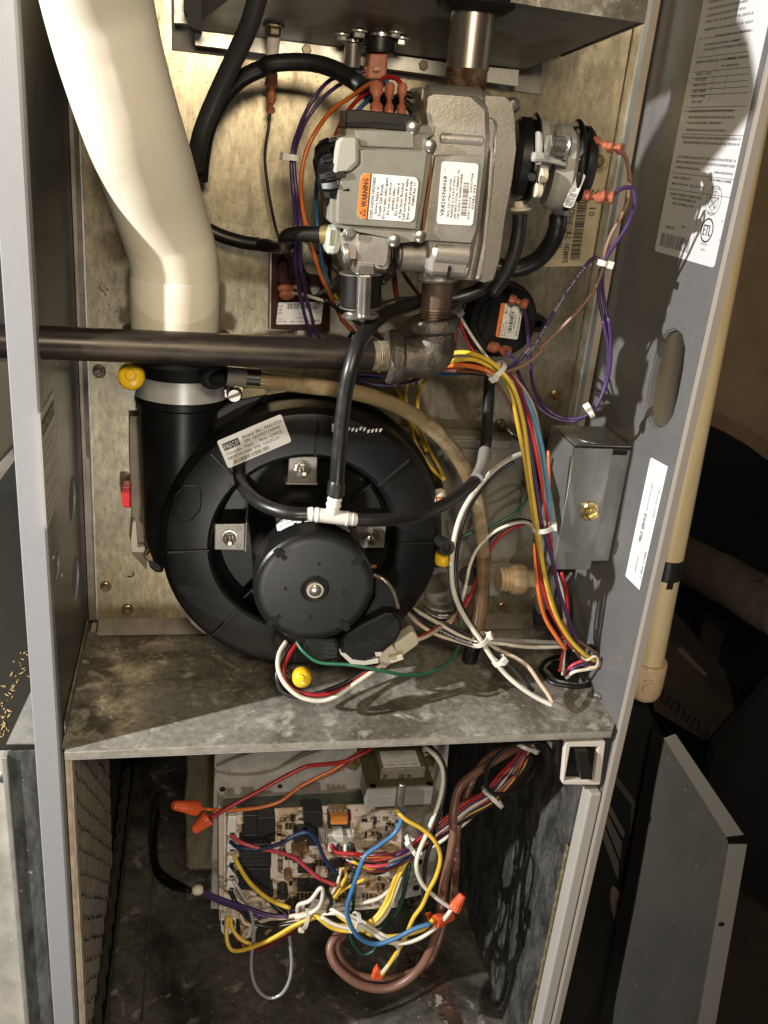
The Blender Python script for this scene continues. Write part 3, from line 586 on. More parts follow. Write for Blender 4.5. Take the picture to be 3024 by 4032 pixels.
dkp = tag(pprism('dark_board', 'zs', [(1215, 1800), (1760, 1180), (2100, 1400), (2100, 3400), (1500, 3000), (1100, 2300)], .70, .02, mat('dark_board_face', (.022, .024, .026), .5), None), 'dark board leaning behind the grey furnace door', 'board')
# black appliance door
YD = .16
bd = thing('black_appliance_door', at('z9', 800, 1790, Y=YD), 'black appliance door with louvred slots and an oval bronze badge beyond the jamb', 'door')
pprism('door_skin', 'z9', [(900, 150), (1050, 190), (1145, 385), (1080, 800), (950, 1400), (860, 2000), (500, 2000), (600, 1700), (700, 1400), (690, 1100)], YD, .02, BLKD, bd, .002)
q = [at('z9', x, y, Y=YD-.0012) for x, y in ((868, 560), (895, 545), (1006, 700), (990, 862), (976, 862), (986, 712))]
prism('handle_rim', q, (0, .003, 0), mat('door_rim', (.05, .046, .04), .4), bd)
for pp in ([(868, 690), (955, 850), (945, 880), (862, 735)], [(862, 745), (940, 900), (930, 985), (850, 790)], [(846, 800), (925, 1000), (920, 1090), (838, 860)]):
    pprism('louvre', 'z9', pp, YD-.004, .004, mat('louvre_grey', (.075, .07, .06), .5), bd, .0005)
c = at('z9', 918, 1225, Y=YD-.001); ux = at('z9', 955, 1245, Y=YD-.001)-c; uz = at('z9', 903, 1112, Y=YD-.001)-c
prism('badge', [c+ux*math.cos(2*math.pi*k/28)+uz*math.sin(2*math.pi*k/28) for k in range(28)], (0, -.003, 0), BADGE, bd, .0012)
prism('badge_rim', [c+V((0, -.0030, 0))+ux*math.cos(2*math.pi*k/28)+uz*math.sin(2*math.pi*k/28) for k in range(28)], (0, -.0012, 0), mat('badge_rim', (.30, .22, .2), .3, .6), bd, 0, [[c+V((0, -.0030, 0))+(ux*math.cos(2*math.pi*k/28)+uz*math.sin(2*math.pi*k/28))*.88 for k in range(28)]])
for dz in (.35, .25, .15): 
    m0 = c+uz*dz+V((0, -.0036, 0)); prism('badge_mark', [m0-ux*.35, m0+ux*.3, m0+ux*.3+uz*.03, m0-ux*.35+uz*.03], (0, -.0006, 0), mat('badge_ink', (.05, .04, .035), .5), bd)
# grey furnace door leaning, seen from inside
gd = thing('furnace_door', at('z9', 1200, 1790, Y=.10), 'removed grey furnace door leaning to the right with folded rim and corner notch', 'door')
def gp(x, y, Y): return at('z9', x, y, Y=Y)
def DY(x, y): return .06+.10*(1450-x)/500*.6
face = [(1150, 388), (1453, 872), (1465, 906), (1296, 1990), (870, 1990), (905, 1700), (1000, 1230), (1050, 950), (1072, 815), (1085, 790), (1082, 760), (1100, 640)]
O = gp(1300, 1200, .10); N0 = V((.10, -1, .12)).normalized()
def pl(x, y, lift=0.):
    d = ray('z9', x, y); Oo = O+N0*lift; return CAM+d*((Oo-CAM).dot(N0)/d.dot(N0))
prism('door_skin', [pl(*p) for p in face], -N0*.0012, DOORG, gd)
prism('top_rim', [pl(1145, 385), pl(1204, 364, .004), pl(1541, 862, .004), pl(1453, 872)], -N0*.001, DOORE, gd, .0006)
hc = (1430, 1303); hl = [pl(hc[0]+17*math.cos(2*math.pi*k/14), hc[1]+12*math.sin(2*math.pi*k/14), .002) for k in range(14)]
RM = [pl(1465, 908), pl(1556, 908, .004), pl(1366, 1990, .004), pl(1278, 1990)]
rn = (RM[1]-RM[0]).cross(RM[3]-RM[0]).normalized()
def onp(x, y): d = ray('z9', x, y); return CAM+d*((RM[0]-CAM).dot(rn)/d.dot(rn))
RM = [onp(1465, 908), onp(1556, 908), onp(1366, 1990), onp(1278, 1990)]
prism('side_rim', RM, rn*(.001 if rn.y > 0 else -.001), DOORE, gd, 0, [[onp(hc[0]+17*math.cos(2*math.pi*k/14), hc[1]+12*math.sin(2*math.pi*k/14)) for k in range(14)]])
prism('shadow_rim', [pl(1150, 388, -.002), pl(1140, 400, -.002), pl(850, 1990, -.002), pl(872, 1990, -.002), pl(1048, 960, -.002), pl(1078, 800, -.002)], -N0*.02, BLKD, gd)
# cream drain stand pipe with cap and tape, outside the right wall
YP = .115
a = at('zs', 660, 1085, Y=YP); b = at('z3', 1560, 700, Y=YP)
sp = thing('drain_standpipe', at('zs', 600, 1400, Y=YP), 'yellowish plastic drain pipe with rounded cap hanging outside the right jamb', 'pipe')
d_ = (b-a).normalized(); rp = .0125
c0 = at('zs', 600, 1385, Y=YP); c1 = at('zs', 667, 1075, Y=YP); dd = (c1-c0)
L_ = dd.length; ax_ = d_
rc = .0160
base = at('zs', 606, 1400, Y=YP)
lathe('cap', base, c1-base, [(0, 0), (.001, rc*.45), (.005, rc*.80), (.011, rc*.95), (.02, rc), ((c1-base).length-.001, rc*1.03), ((c1-base).length, rc*1.0), ((c1-base).length+.0002, rp*.95)], CPVC, sp, 40)
top = c1+ax_*.75
tube('pipe', [c1-ax_*.004, c1+ax_*.15, c1+ax_*.3, c1+ax_*.75], rp, CPVCP, sp, 32, 4)
t0, t1 = at('zs', 797, 370, Y=YP), at('zs', 838, 200, Y=YP)
pa = c1+ax_*((t0-c1).dot(ax_)); pb = c1+ax_*((t1-c1).dot(ax_)); cyl('tape', pa, pb, rp+.0006, TAPE, sp, 32)
obox('tape_tail', pa+V((-.002, -rp-.0004, -.002)), (.003, 0, 0), (0, .0004, 0), (.0, 0, .004), TAPE, sp)
pm = at('zs', 633, 1320, Y=YP-rc); lathe('moulded_disc', pm+V((0, .002, 0)), FRONT, [(0, .0036), (.0022, .0034), (.0026, 0)], CPVC, sp, 20)
sh = quadsheet(at('zs', 605, 1125, Y=YP-rc-.0004), at('zs', 720, 1125, Y=YP-rc-.0004), at('zs', 600, 1280, Y=YP-rc-.0004), FRONT)
for i, t in enumerate(('3/4', 'CPVC 4120', 'F 442', 'NSF-pw', 'D2846')): sh.text(t, sh.w*.12, sh.h*(.22+.19*i), sh.h*.14, mat('moulded_mark', (.36, .25, .14), .5))
sh.done('cap_lettering', sp)
q2 = [at('z6', 1150, 60, Y=.22), at('z6', 1122, 360, Y=.22), at('z6', 1092, 680, Y=.22)]
tag(tube('vertical_pipe', q2, .022, PVC, None, 24, 4), 'pale pipe glimpsed through the oval slot in the right wall', 'pipe')
# ================================================================== burner box at the top
bb = thing('burner_box', (.25, .1, .55), 'galvanised burner box overhanging the gas valve at the top', 'burner box')
fr = at('d', 1386, 46, Y=.03); br = at('d', 1135, 149, Y=.150); bl = at('d', 412, 62, Y=.150)
fl = fr+(bl-br)*.93; fl = V((fl.x, fr.y, fl.z+.004))
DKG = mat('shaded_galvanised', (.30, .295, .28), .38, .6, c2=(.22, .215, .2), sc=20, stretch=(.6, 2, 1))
up = V((0, 0, .16))
vs = [fr, br, bl, fl]; vs += [v+up for v in vs]
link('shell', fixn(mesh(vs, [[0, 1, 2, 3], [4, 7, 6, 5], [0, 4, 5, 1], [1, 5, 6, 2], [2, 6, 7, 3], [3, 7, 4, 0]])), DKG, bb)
dr = (fl-fr)
link('front_face', fixn(mesh([fr+V((.0015, -.0012, -.001)), fl+V((0, -.0012, -.001)), fl+up+V((0, -.0012, 0)), fr+up+V((.0015, -.0012, 0)), fr+V((.0015, -.0004, -.001)), fl+V((0, -.0004, -.001)), fl+up+V((0, -.0004, 0)), fr+up+V((.0015, -.0004, 0))],
    [[0, 1, 2, 3], [4, 7, 6, 5], [0, 4, 5, 1], [1, 5, 6, 2], [2, 6, 7, 3], [3, 7, 4, 0]])), SHELF, bb)
prism('side_face', [fr+V((.0012, 0, -.001)), fr+V((.0012, 0, .16)), V((fr.x+.0012, .17, fr.z+.16)), V((fr.x+.0012, .17, fr.z-.012))], (.0015, 0, 0), mat('tan_edge_steel', (.42, .36, .30), .45, .3), bb)
pprism('gasket_plate', 'd', [(369, -60), (371, 107), (1166, 203), (1173, 125), (1120, 110), (1120, 150), (420, 96), (420, 40), (410, -60)], .1705, .0022, mat('grey_gasket', (.21, .20, .175), .55), bb)
pprism('lower_rail', 'd', [(420, 66), (422, 97), (760, 138), (1118, 186), (1121, 151), (1000, 140), (700, 98)], .153, .0195, GALV2, bb)
pprism('lower_rail', 'z1', [(1034, -30), (1034, 135), (1130, 140), (1128, 60), (1100, -30)], .150, .02, GALV2, bb)
pprism('side_block', 'z1', [(1090, -40), (1090, 60), (1112, 78), (1120, 150), (1150, 172), (1200, 180), (1200, -40)], .12, .03, BLKR, bb)
def under(z, x, y):
    n = (br-fr).cross(bl-br).normalized(); d = ray(z, x, y); return CAM+d*((fr-CAM).dot(n)/d.dot(n))
for x, y, r in ((130, 182, .0075), (575, 238, .0052), (688, 215, .0056), (962, 262, .0058), (925, 225, .0045), (725, 320, .0050)):
    p = under('z2', x, y-14)+V((0, 0, .0004)); screw(p, (0, 0, -1), r, bb, 'hex', GALV2 if y > 200 else DKSC, random.random())
# igniter/sensor fittings hanging from the box
sn = thing('flame_sensor', under('z2', 130, 190), 'white ceramic flame sensor sticking out of the burner box at upper left', 'flame sensor')
cyl('ceramic', at('z2', 132, 190, Y=.128), at('z2', 116, 395, Y=.132), .0050, mat('ceramic', (.55, .50, .46), .45), sn, 20, .0040)
cyl('rod', at('z2', 132, 80, Y=.128), at('z2', 132, 195, Y=.128), .0042, CHR, sn, 16)
ig = thing('ignition_plug', at('z2', 815, 300, Y=.115), 'pinkish plug on a black collar hanging under the burner box', 'electrical plug')
cyl('ferrule', at('z2', 835, 130, Y=.117), at('z2', 830, 255, Y=.117), .0085, CHR, ig, 24)
cyl('flange', at('z2', 832, 190, Y=.117), at('z2', 832, 204, Y=.117), .0135, CHR, ig, 24)
cyl('collar', at('z2', 826, 240, Y=.117), at('z2', 820, 345, Y=.117), .0100, BLK, ig, 28)
cyl('collar_lip', at('z2', 821, 330, Y=.117), at('z2', 820, 348, Y=.117), .0106, BLK, ig, 28)
pprism('plug_body', 'z2', [(758, 348), (878, 352), (868, 492), (838, 520), (738, 515), (745, 430)], .108, .016, TERM, ig, .0015)
pprism('plug_latch', 'z2', [(780, 430), (828, 430), (826, 468), (778, 468)], .105, .004, mat('pale_terminal', (.50, .22, .13), .35), ig, .0008)
pprism('plug_wing', 'z2', [(722, 432), (775, 430), (770, 500), (720, 500)], .112, .008, TERM, ig, .001)
tp = thing('pressure_tap', at('z2', 645, 280, Y=.128), 'chrome pressure tap tube beside the ignition plug', 'metal tube')
cyl('tube', at('z2', 650, 262, Y=.128), at('z2', 640, 440, Y=.130), .0060, CHR, tp, 24); cyl('collar', at('z2', 651, 256, Y=.128), at('z2', 650, 284, Y=.128), .0075, CHR, tp, 24)
# gas pipe nipple into the box
YN = .048
nb = at('z2', 1378, 596, Y=YN); nt_ = at('z2', 1432, 95, Y=YN)
nn = thing('upper_gas_nipple', nb, 'weathered zinc gas nipple with rusty threads rising from the valve', 'pipe')
dn = (nt_-nb); Ln = dn.length; rn_ = .0137
cyl('pipe', nb+dn*.28, nt_+dn*.25, rn_, NIP, nn, 36)
pr = []
for k in range(12): t = Ln*.30*k/12; pr += [(t, rn_*.90), (t+Ln*.0125, rn_*1.0)]
lathe('threads', nb, dn, [(0, 0)]+pr+[(Ln*.30, rn_*.93), (Ln*.30, 0)], RUST, nn, 36, ang=20)
lathe('rubber_grommet', nt_+dn*.02, dn, [(0, rn_*.8), (0, .019), (.004, .0255), (.009, .0265), (.012, .0265), (.0125, .01)], BLKR, nn, 40)
# ================================================================== cream vent pipe
cl = [(440, -1000, -.080), (500, -480, -.048), (562, -80, -.022), (622, 200, -.010), (690, 450, -.001), (770, 710, .010), (854, 955, .026), (928, 1190, .043), (992, 1390, .0535), (1032, 1540, .0565), (1040, 1680, .057), (1039, 1955, .057)]
vp = thing('vent_pipe', at('z1', 1039, 1955, Y=.057), 'fat cream plastic vent pipe bending up to the upper left', 'vent pipe')
pc = zp('z1', cl); RP = .0287
tube('pipe', pc, RP, PVC, vp, 56, 10)
e_ = pc[-1]; lathe('socket', e_, (0, 0, 1), [(0, RP), (.0, RP+.0003), (.0335, RP+.0004), (.0345, RP)], PVC, vp, 56)
# ================================================================== inducer blower
CX, CZ = .181, .1300
bw = thing('inducer_blower', (CX, .12, .0), 'large black round inducer blower with outlet sleeve and clamp ring', 'blower')
HY = .078
R1 = .113; R2 = .073
lathe('volute', (CX, HY, CZ), (0, 1, 0), [(.0225, 0), (.0225, R2-.006), (.018, R2-.001), (.004, R2), (.0012, R2+.0015), (0, R2+.004), (0, R1-.010), (.0014, R1-.005), (.006, R1-.001), (.013, R1), (.034, R1), (.034, R1+.004), (.040, R1+.004), (.041, R1), (.078, R1-.002), (.083, R1-.008), (.083, 0)], BLK, bw, 96, ang=25)
for a in (88, 44, 2, 135, 183, 228, 268, 318):
    ca, sa = math.cos(math.radians(a)), math.sin(math.radians(a)); d = V((ca, 0, sa)); c = V((CX, HY-.0004, CZ))+d*((R1+R2)/2-.002)
    obox('rib', c, d*((R1-R2)/2-.004), V((-sa, 0, ca))*.0009, V((0, .0012, 0)), BLK, bw, .0004)
    obox('inner_rib', V((CX, HY+.017, CZ))+d*.060, d*.010, V((-sa, 0, ca))*.0007, V((0, .006, 0)), BLK, bw)
# raised pad on the left of the ring
q = [at('z4', x, y, Y=HY-.0002) for x, y in ((1075, 1045), (1160, 1048), (1172, 1110), (1165, 1190), (1110, 1255), (1040, 1275), (1015, 1225), (1008, 1110))]
qc = sum(q, V())/8; prism('raised_pad', q, (0, -.0007, 0), BLK, bw, .0004, [[qc+(p-qc)*.93 for p in q]])
# shroud: edge flange behind lower left, mounting ears
pprism('mounting_ear', 'z4', [(840, 1330), (910, 1318), (950, 1560), (905, 1560), (870, 1530), (835, 1400)], .12, .03, BLK, bw, .002)
screw(at('z4', 880, 1448, Y=.1195), FRONT, .0065, bw, 'hex', BRASS, .2)
pprism('mounting_ear', 'z5', [(1190, 1000), (1245, 1030), (1255, 1150), (1210, 1200), (1180, 1100)], .125, .03, BLK, bw, .002)
# outlet sleeve
ZO = at('z4', 1060, 575, Y=.088).z; XO = at('z4', 1052, 560, Y=.115).x; YO = .120; RO = .0318
lathe('outlet_sleeve', (XO, YO, CZ-.03), (0, 0, 1), [(0, RO*.72), (.02, RO*.90), (ZO-CZ+.01, RO*.99), (ZO-CZ+.022, RO), (ZO-CZ+.024, RO+.003), (ZO-CZ+.029, RO+.003), (ZO-CZ+.030, RO), (ZO-CZ+.03, 0)], BLK, bw, 56)
pprism('sleeve_web', 'z4', [(1250, 620), (1340, 560), (1560, 520), (1400, 660), (1200, 800), (1240, 700)], .10, .03, BLK, bw, .002)
# coupling with the clamp
cp = thing('rubber_coupling', (XO, YO, ZO+.02), 'black rubber coupling under the gas pipe held by a bright steel band', 'coupling')
lathe('boot', (XO, YO, ZO), (0, 0, 1), [(0, RO), (.0, RO+.003), (.006, RO+.0042), (.046, RO+.0042), (.048, RO+.001), (.048, 0)], BLKR, cp, 56)
lathe('band', (XO, YO, ZO+.0005), (0, 0, 1), [(0, RO+.0046), (0, RO+.0054), (.0160, RO+.0054), (.0160, RO+.0046)], BAND, cp, 64)
cs = at('z4', 1360, 517, Y=.092)
pprism('band_lug', 'z4', [(1300, 492), (1412, 490), (1400, 548), (1305, 540)], .094, .004, CHR, cp, .0004)
lathe('clamp_screw', cs, FRONT, [(-.002, 0), (-.002, .0058), (.004, .0056), (.0055, .0045), (.0055, 0)], CHR, cp, 24)
obox('screw_slot', cs+V((0, -.0057, 0)), (.0045, 0, .002), (-.0004, 0, .0008), (0, .0004, 0), DKSC, cp)
pprism('band_tail', 'z4', [(742, 470), (795, 468), (772, 552), (742, 540)], .088, .003, mat('pale_steel', (.55, .56, .5), .4, .5), cp)
vs_, fs_, w_ = textgeo('AIR FLOW')
sv = []; hh = .0085; A0 = math.radians(-138); k_ = math.radians(84)/w_
for lift in (0, .0009):
    for a, b in vs_: th = A0+a*k_; rr_ = RO+.0040+lift; sv.append(V((XO+rr_*math.cos(th), YO+rr_*math.sin(th), ZO+.026+b*hh)))
n_ = len(vs_); link('raised_lettering', mesh(sv, [f for f in fs_]+[[i+n_ for i in f] for f in fs_]), mat('rubber_letter', (.022, .022, .022), .5), cp)
lathe('collar_ring', (e_.x, e_.y+.0, e_.z-.004), (0, 0, 1), [(0, RP-.001), (0, RP+.0025), (.0015, RP+.0055), (.0035, RP+.0058), (.0045, RP+.002), (.0045, RP-.001)], BLKR, cp, 56)
lathe('neck', (e_.x, e_.y, ZO+.040), (0, 0, 1), [(0, RP), (e_.z-ZO-.042, RP)], BLKR, cp, 40)
# blower label and pale label scrap
s = quadsheet(at('d', 468, 953, Y=HY-.0004), at('d', 607, 894, Y=HY-.0004), at('d', 493, 1012, Y=HY-.0004), FRONT); s.base(PAPER)
s.rect(s.w*.05, s.h*.16, s.w*.25, s.h*.25, INK); s.text('FASCO', s.w*.065, s.h*.37, s.h*.24, PAPER, width=s.w*.22, lift=.0004)
for t, x, y, w_ in (('Blower  No.  7062-5720', .36, .26, .61), ('S/N  CK290711A0042', .36, .42, .56), ('Cassville  Plant     Rot  CWLE', .05, .58, .87), ('ARMSTRONG  P/N  100676-01', .05, .75, .80)): s.text(t, s.w*x, s.h*y, s.h*.145, INK, width=s.w*w_, bold=.0001)
s.bars(s.w*.12, s.h*.81, s.w*.56, s.h*.13, 38); s.done('blower_label', bw)
pprism('label_scrap', 'z5', [(600, 690), (632, 690), (632, 738), (600, 738)], HY-.0002, -.0002, PAPER, bw)
rr = random.Random(3)
for k in range(9):
    x = 690+k*23; q = at('z5', x, 735+rr.uniform(-6, 10), Y=HY-.0006); prism('glint_fleck', [q, q+V((.0012, 0, .0004)), q+V((.0016+rr.random()*.001, 0, .003)), q+V((.0002, 0, .0026))], (0, -.0003, 0), mat('silver_glint', (.45, .44, .4), .4), bw)  # pale flecks painted in as glints on the embossed marks
# motor
MX, MZ = at('d', 680, 1272, Y=.015).x, at('d', 680, 1272, Y=.015).z
mo = thing('blower_motor', (MX, .05, MZ), 'black round motor with a steel shaft bolted to the blower face', 'motor')
RM_ = .0445
lathe('motor_can', (MX, .030, MZ), (0, 1, 0), [(0, 0), (0, RM_-.001), (.003, RM_-.0015), (.055, RM_-.002), (.058, RM_-.005), (.0705, RM_-.006), (.0705, 0)], BLKM, mo, 72, ang=25)
lathe('end_cap', (MX, .0150, MZ), (0, 1, 0), [(0, 0), (0, RM_-.0075), (0, RM_-.0040), (.0006, RM_-.0018), (.0024, RM_-.0003), (.005, RM_), (.0150, RM_), (.0155, RM_-.0012)], BLKM, mo, 72, ang=25)
lathe('hub', (MX, .0150, MZ), FRONT, [(0, .0108), (.0006, .0106), (.0008, .0100), (.0003, .0088), (.0003, 0)], BLKR, mo, 40)
lathe('shaft_ring', (MX, .0146, MZ), FRONT, [(0, .0064), (.0024, .0062), (.0024, .0047), (.001, .0045)], mat('worn_steel', (.40, .34, .27), .3, .8), mo, 36)
lathe('shaft', (MX, .0146, MZ), FRONT, [(0, .0042), (.0030, .0042), (.0034, .0036), (.0034, 0)], CHR, mo, 32)
for x, y in ((525, 1506), (330, 1648), (667, 1670), (477, 1812)):
    p = at('z5', x, y, Y=.0147); lathe('rivet_hole', p, FRONT, [(0, .0013), (.0003, .0012), (.0003, 0)], BLKR, mo, 10)
for a in (133, 38, 308, 222):
    ca, sa = math.cos(math.radians(a)), math.sin(math.radians(a)); d = V((ca, 0, sa)); t = V((-sa, 0, ca)); c = V((MX, .0147, MZ))+d*(RM_-.0065)
    P = [(-.0052, -.0016), (-.0008, -.0016), (-.0008, -.0036), (.0030, -.0036), (.0030, -.0022), (.0062, -.0022), (.0062, .0022), (.0030, .0022), (.0030, .0036), (-.0008, .0036), (-.0008, .0016), (-.0052, .0016)]
    prism('crimp_tab', [c+d*a_+t*b_ for a_, b_ in P], (0, -.0006, 0), BLKR, mo)
for a in (118, 92, 60, 28, 150):
    ca, sa = math.cos(math.radians(a)), math.sin(math.radians(a)); d = V((ca, 0, sa)); t = V((-sa, 0, ca))
    for yy in ((.040, .082) if a in (92, 60, 118) else (.040,)):
        obox('vent_slot', V((MX, yy, MZ))+d*(RM_-.0018), t*.008, V((0, .0012, 0)), d*.0004, BLKR, mo, .0002)
# wrap label on the can
def wrapfn(u, v, l, a0=math.radians(128), y0=.046):
    th = a0-u/RM_; r_ = RM_-.0016+l; return V((MX+r_*math.cos(th), y0+.018-v-0*u, MZ+r_*math.sin(th)))
s = Sheet(wrapfn, .060, .025)
for k in range(24): s.rect(.060*k/24, 0, .060/24, .025, PAPER, .0006)
for k, t in enumerate(('FASCO', 'RU', 'CSA', '115V 60HZ 3.0A', 'THERMALLY', 'LR 47183')):
    s.text(t, .003+k*.0093, .008, .0055, INKG, width=.0082, lift=.0008); s.text('TYPE U62B1', .003+k*.0093, .014, .004, INKG, width=.008, lift=.0008); s.text('INS CL B 3450', .003+k*.0093, .020, .004, INKG, width=.008, lift=.0008)
s.done('motor_label', mo)
def bracket(c, d, nm):
    c = V(c); d = V(d); t = V((-d.z, 0, d.x))
    P = [c-t*.0115-d*.012, c+t*.0115-d*.012, c+t*.0110+d*.0115, c-t*.0110+d*.0115]
    b = prism('mounting_tab', P, (0, .0018, 0), CASTD, mo, .0008)
    prism('tab_foot', [c-t*.0125-d*.012, c+t*.0125-d*.012, c+t*.0125-d*.0135, c-t*.0125-d*.0135], (0, .012, 0), CASTD, mo, .0004)
    lathe('lock_nut', c+V((0, 0, 0)), FRONT, [(0, .0064), (.0012, .0062), (.0014, .0046), (.0036, .0044), (.0040, .0034), (.0040, 0)], CHR, mo, 24, .12, 24)
    lathe('stud', c, FRONT, [(0, .0024), (.011, .0022), (.0118, .0016), (.0118, 0)], mat('worn_steel', (.40, .34, .27), .3, .8), mo, 16)
    for s1 in (-1, 1): lathe('dimple', c+t*.0075*s1-d*.0075, FRONT, [(0, .0018), (.0004, .0014), (.0005, 0)], CASTD, mo, 10)
YB = .083
bracket(at('z5', 430, 952, Y=YB), (0, 0, 1), 0); bracket(at('z4', 1332, 1350, Y=YB), (-1, 0, 0), 0); bracket(at('z5', 830, 1340, Y=YB), (1, 0, 0), 0)
tube('mounting_bolt', [at('z5', 815, 1520, Y=.045), at('z5', 860, 1520, Y=.043)], .0016, mat('coppery_bolt', (.4, .16, .08), .35, .7), mo, 10)
# capacitor cover hanging off the motor
ca_ = thing('capacitor_cover', at('z5', 830, 1950, Y=.04), 'black oval capacitor cover with chipped edge under the motor', 'capacitor')
pprism('cover', 'z5', [(648, 1960), (680, 1915), (780, 1850), (900, 1790), (965, 1790), (1005, 1830), (1012, 1890), (980, 1950), (900, 2020), (830, 2065), (760, 2085), (690, 2070), (655, 2030)], .024, .030, BLKM, ca_, .004)
pprism('sleeve', 'z5', [(850, 1575), (900, 1600), (955, 1660), (998, 1790), (985, 1830), (900, 1800), (800, 1870), (760, 1860), (850, 1700)], .032, .03, BLK, ca_, .004)
tube('metal_strap', [at('z5', 845, 1568, Y=.034), at('z5', 905, 1600, Y=.030), at('z5', 955, 1665, Y=.030), at('z5', 985, 1760, Y=.030)], .0016, mat('worn_steel', (.40, .34, .27), .3, .8), ca_, 8)
for pp in ([(650, 2028), (680, 2025), (720, 2060), (800, 2072), (870, 2060), (870, 2080), (790, 2092), (710, 2085)], [(850, 2020), (888, 2018), (885, 2040), (856, 2042)]):
    pprism('chipped_edge', 'z5', pp, .0235, .008, mat('flaked_white', (.5, .47, .42), .7), ca_)
s = quadsheet(at('z5', 740, 1960, Y=.0236), at('z5', 940, 1840, Y=.0236), at('z5', 790, 2050, Y=.0236), FRONT)
for i, t in enumerate(('CONTAINS', 'CORROSIVE FLUID', 'PROTECTED BELOW')): s.text(t, 0, s.h*(.25+.28*i), s.h*.26, mat('embossed', (.03, .03, .03), .35), width=s.w*(.7, .95, .95)[i])
s.done('embossed_lettering', ca_)
pprism('base_block', 'z5', [(480, 1930), (640, 1940), (660, 2060), (620, 2100), (500, 2070), (430, 1990)], .035, .03, BLKM, ca_, .003)
s = quadsheet(at('z5', 560, 1955, Y=.0346), at('z5', 635, 1960, Y=.0346), at('z5', 552, 2050, Y=.0346), FRONT)
for i, t in enumerate(('702110572', 'A109042', 'THERM PROT', 'U62B1')): s.text(t, 0, s.h*(.2+.26*i), s.h*.22, mat('embossed2', (.05, .05, .048), .4), width=s.w)
s.done('stamped_lettering', ca_)
# header box behind the blower
hb = thing('header_box', (.2, .165, .05), 'grey plastic condensate header box behind the blower', 'drain header')
pprism('shell', 'd', [(308, 905), (1120, 948), (1132, 962), (1128, 1130), (1118, 1200), (1080, 1242), (940, 1300), (312, 1190)], .150, .0215, HEADER, hb, .003)
pprism('flange', 'z5', [(1050, 775), (1640, 790), (1640, 840), (1050, 825)], .146, .004, HEADER, hb, .001)
pprism('cleaned_band', 'z5', [(1130, 1530), (1640, 1500), (1640, 1640), (1560, 1690), (1120, 1680)], .1465, .004, mat('header_band', (.21, .20, .17), .45), hb, .001)
cyl('drain_boss', at('z5', 1395, 1572, Y=.140), at('z5', 1395, 1572, Y=.15), .009, BLKR, hb, 24)
cyl('drain_boss', at('z5', 1228, 1760, Y=.13), at('z5', 1210, 1640, Y=.13), .012, HEADER, hb, 24)
for k in range(3): lathe('boss_ring', at('z5', 1228, 1740+k*38, Y=.125), (0, 0, 1), [(0, .0122), (0, .0145), (.0022, .0145), (.0022, .0122)], CASTD if k < 2 else BLKR, hb, 28)
# white clip, red cap at lower left
pprism('white_clip', 'z4', [(768, 1262), (788, 1258), (800, 1410), (845, 1400), (848, 1440), (765, 1438), (757, 1400)], D0-.014, .01, mat('ivory_plastic', (.62, .58, .50), .4), hb, .0008)
rc_ = tag(pprism('red_cap', 'z4', [(708, 1054), (760, 1055), (758, 1184), (712, 1176), (702, 1115)], D0-.020, .014, REDC, None, .0012), 'small red plastic cap peeking out left of the blower', 'cap')
# CPVC drain elbow lower right behind hose
ce = thing('drain_fitting', at('z6', 380, 1350, Y=.13), 'tan plastic threaded drain fitting at the lower right of the header', 'pipe fitting')
a = at('z6', 330, 1355, Y=.135); b = at('z6', 520, 1352, Y=.135)
lathe('thread', a, b-a, [(0, 0), (0, .0105), (.002, .0115), (.004, .0105), (.006, .0115), (.008, .0105), (.010, .0115), (.012, .0105), (.014, .0115), (.017, .0105)], CPVC, ce, 28)
m0 = a+(b-a)*.28; lathe('hex_collar', m0, b-a, [(0, 0), (0, .0125), (.004, .0142), (.012, .0142), (.015, .0125)], CPVC, ce, 12, ang=15); cyl('tail_pipe', m0+(b-a)*.18, b, .0092, CPVC, ce, 28)
# ================================================================== gas pipe, elbow, lower nipple
gp_ = thing('gas_pipe', at('z4', 210, 220, Y=.030), 'long black iron gas pipe crossing in front of the cream vent', 'gas pipe')
a = at('z4', -60, 206, Y=.0165); b = at('z5', 825, 296, Y=.034); rg = .0106
tube('pipe', [a, a*.5+b*.5, b], rg, IRON, gp_, 36, 4)
c = at('z5', 950, 300, Y=.037); dt = c-b; Lt = dt.length; pr = []
for k in range(9): t = Lt*.28+Lt*.7*k/9; pr += [(t, rg*.86), (t+Lt*.04, rg*.98)]
lathe('threads', b-dt*.02, dt, [(0, 0), (0, rg*.97), (Lt*.26, rg*.96)]+pr+[(Lt, 0)], mat('sealed_thread', (.45, .41, .33), .4, .5, c2=(.26, .20, .13), sc=80), gp_, 36, ang=20)
el = thing('pipe_elbow', at('z5', 1190, 300, Y=.038), 'grainy cast iron elbow joining the gas pipe to the valve riser', 'pipe elbow')
h0 = at('z5', 918, 302, Y=.037); h1 = at('z5', 1005, 304, Y=.037); v0 = at('z5', 1190, 150, Y=.038); v1 = at('z5', 1187, 72, Y=.038); cn = at('z5', 1188, 303, Y=.038)
re = .0155
tube('bend', [h1-(h1-h0)*.2, h1+(cn-h1)*.35, h1+(cn-h1)*.72+(v0-cn)*.06, cn+(v0-cn)*.22-(cn-h1)*.06, cn+(v0-cn)*.62, v0], lambda t: re*(.86+.16*math.sin(math.pi*min(1, max(0, t)))), FIT, el, 40, 8)
dl = h1-h0; lathe('collar', h0, dl, [(0, .009), (0, re*1.13), (.002, re*1.22), (dl.length-.002, re*1.20), (dl.length, re*1.05), (dl.length, 0)], FIT, el, 40)
dl = v1-v0; lathe('collar', v0, dl, [(0, 0), (0, re*1.05), (.002, re*1.17), (dl.length-.002, re*1.17), (dl.length, re*1.08), (dl.length, .009)], FIT, el, 40)
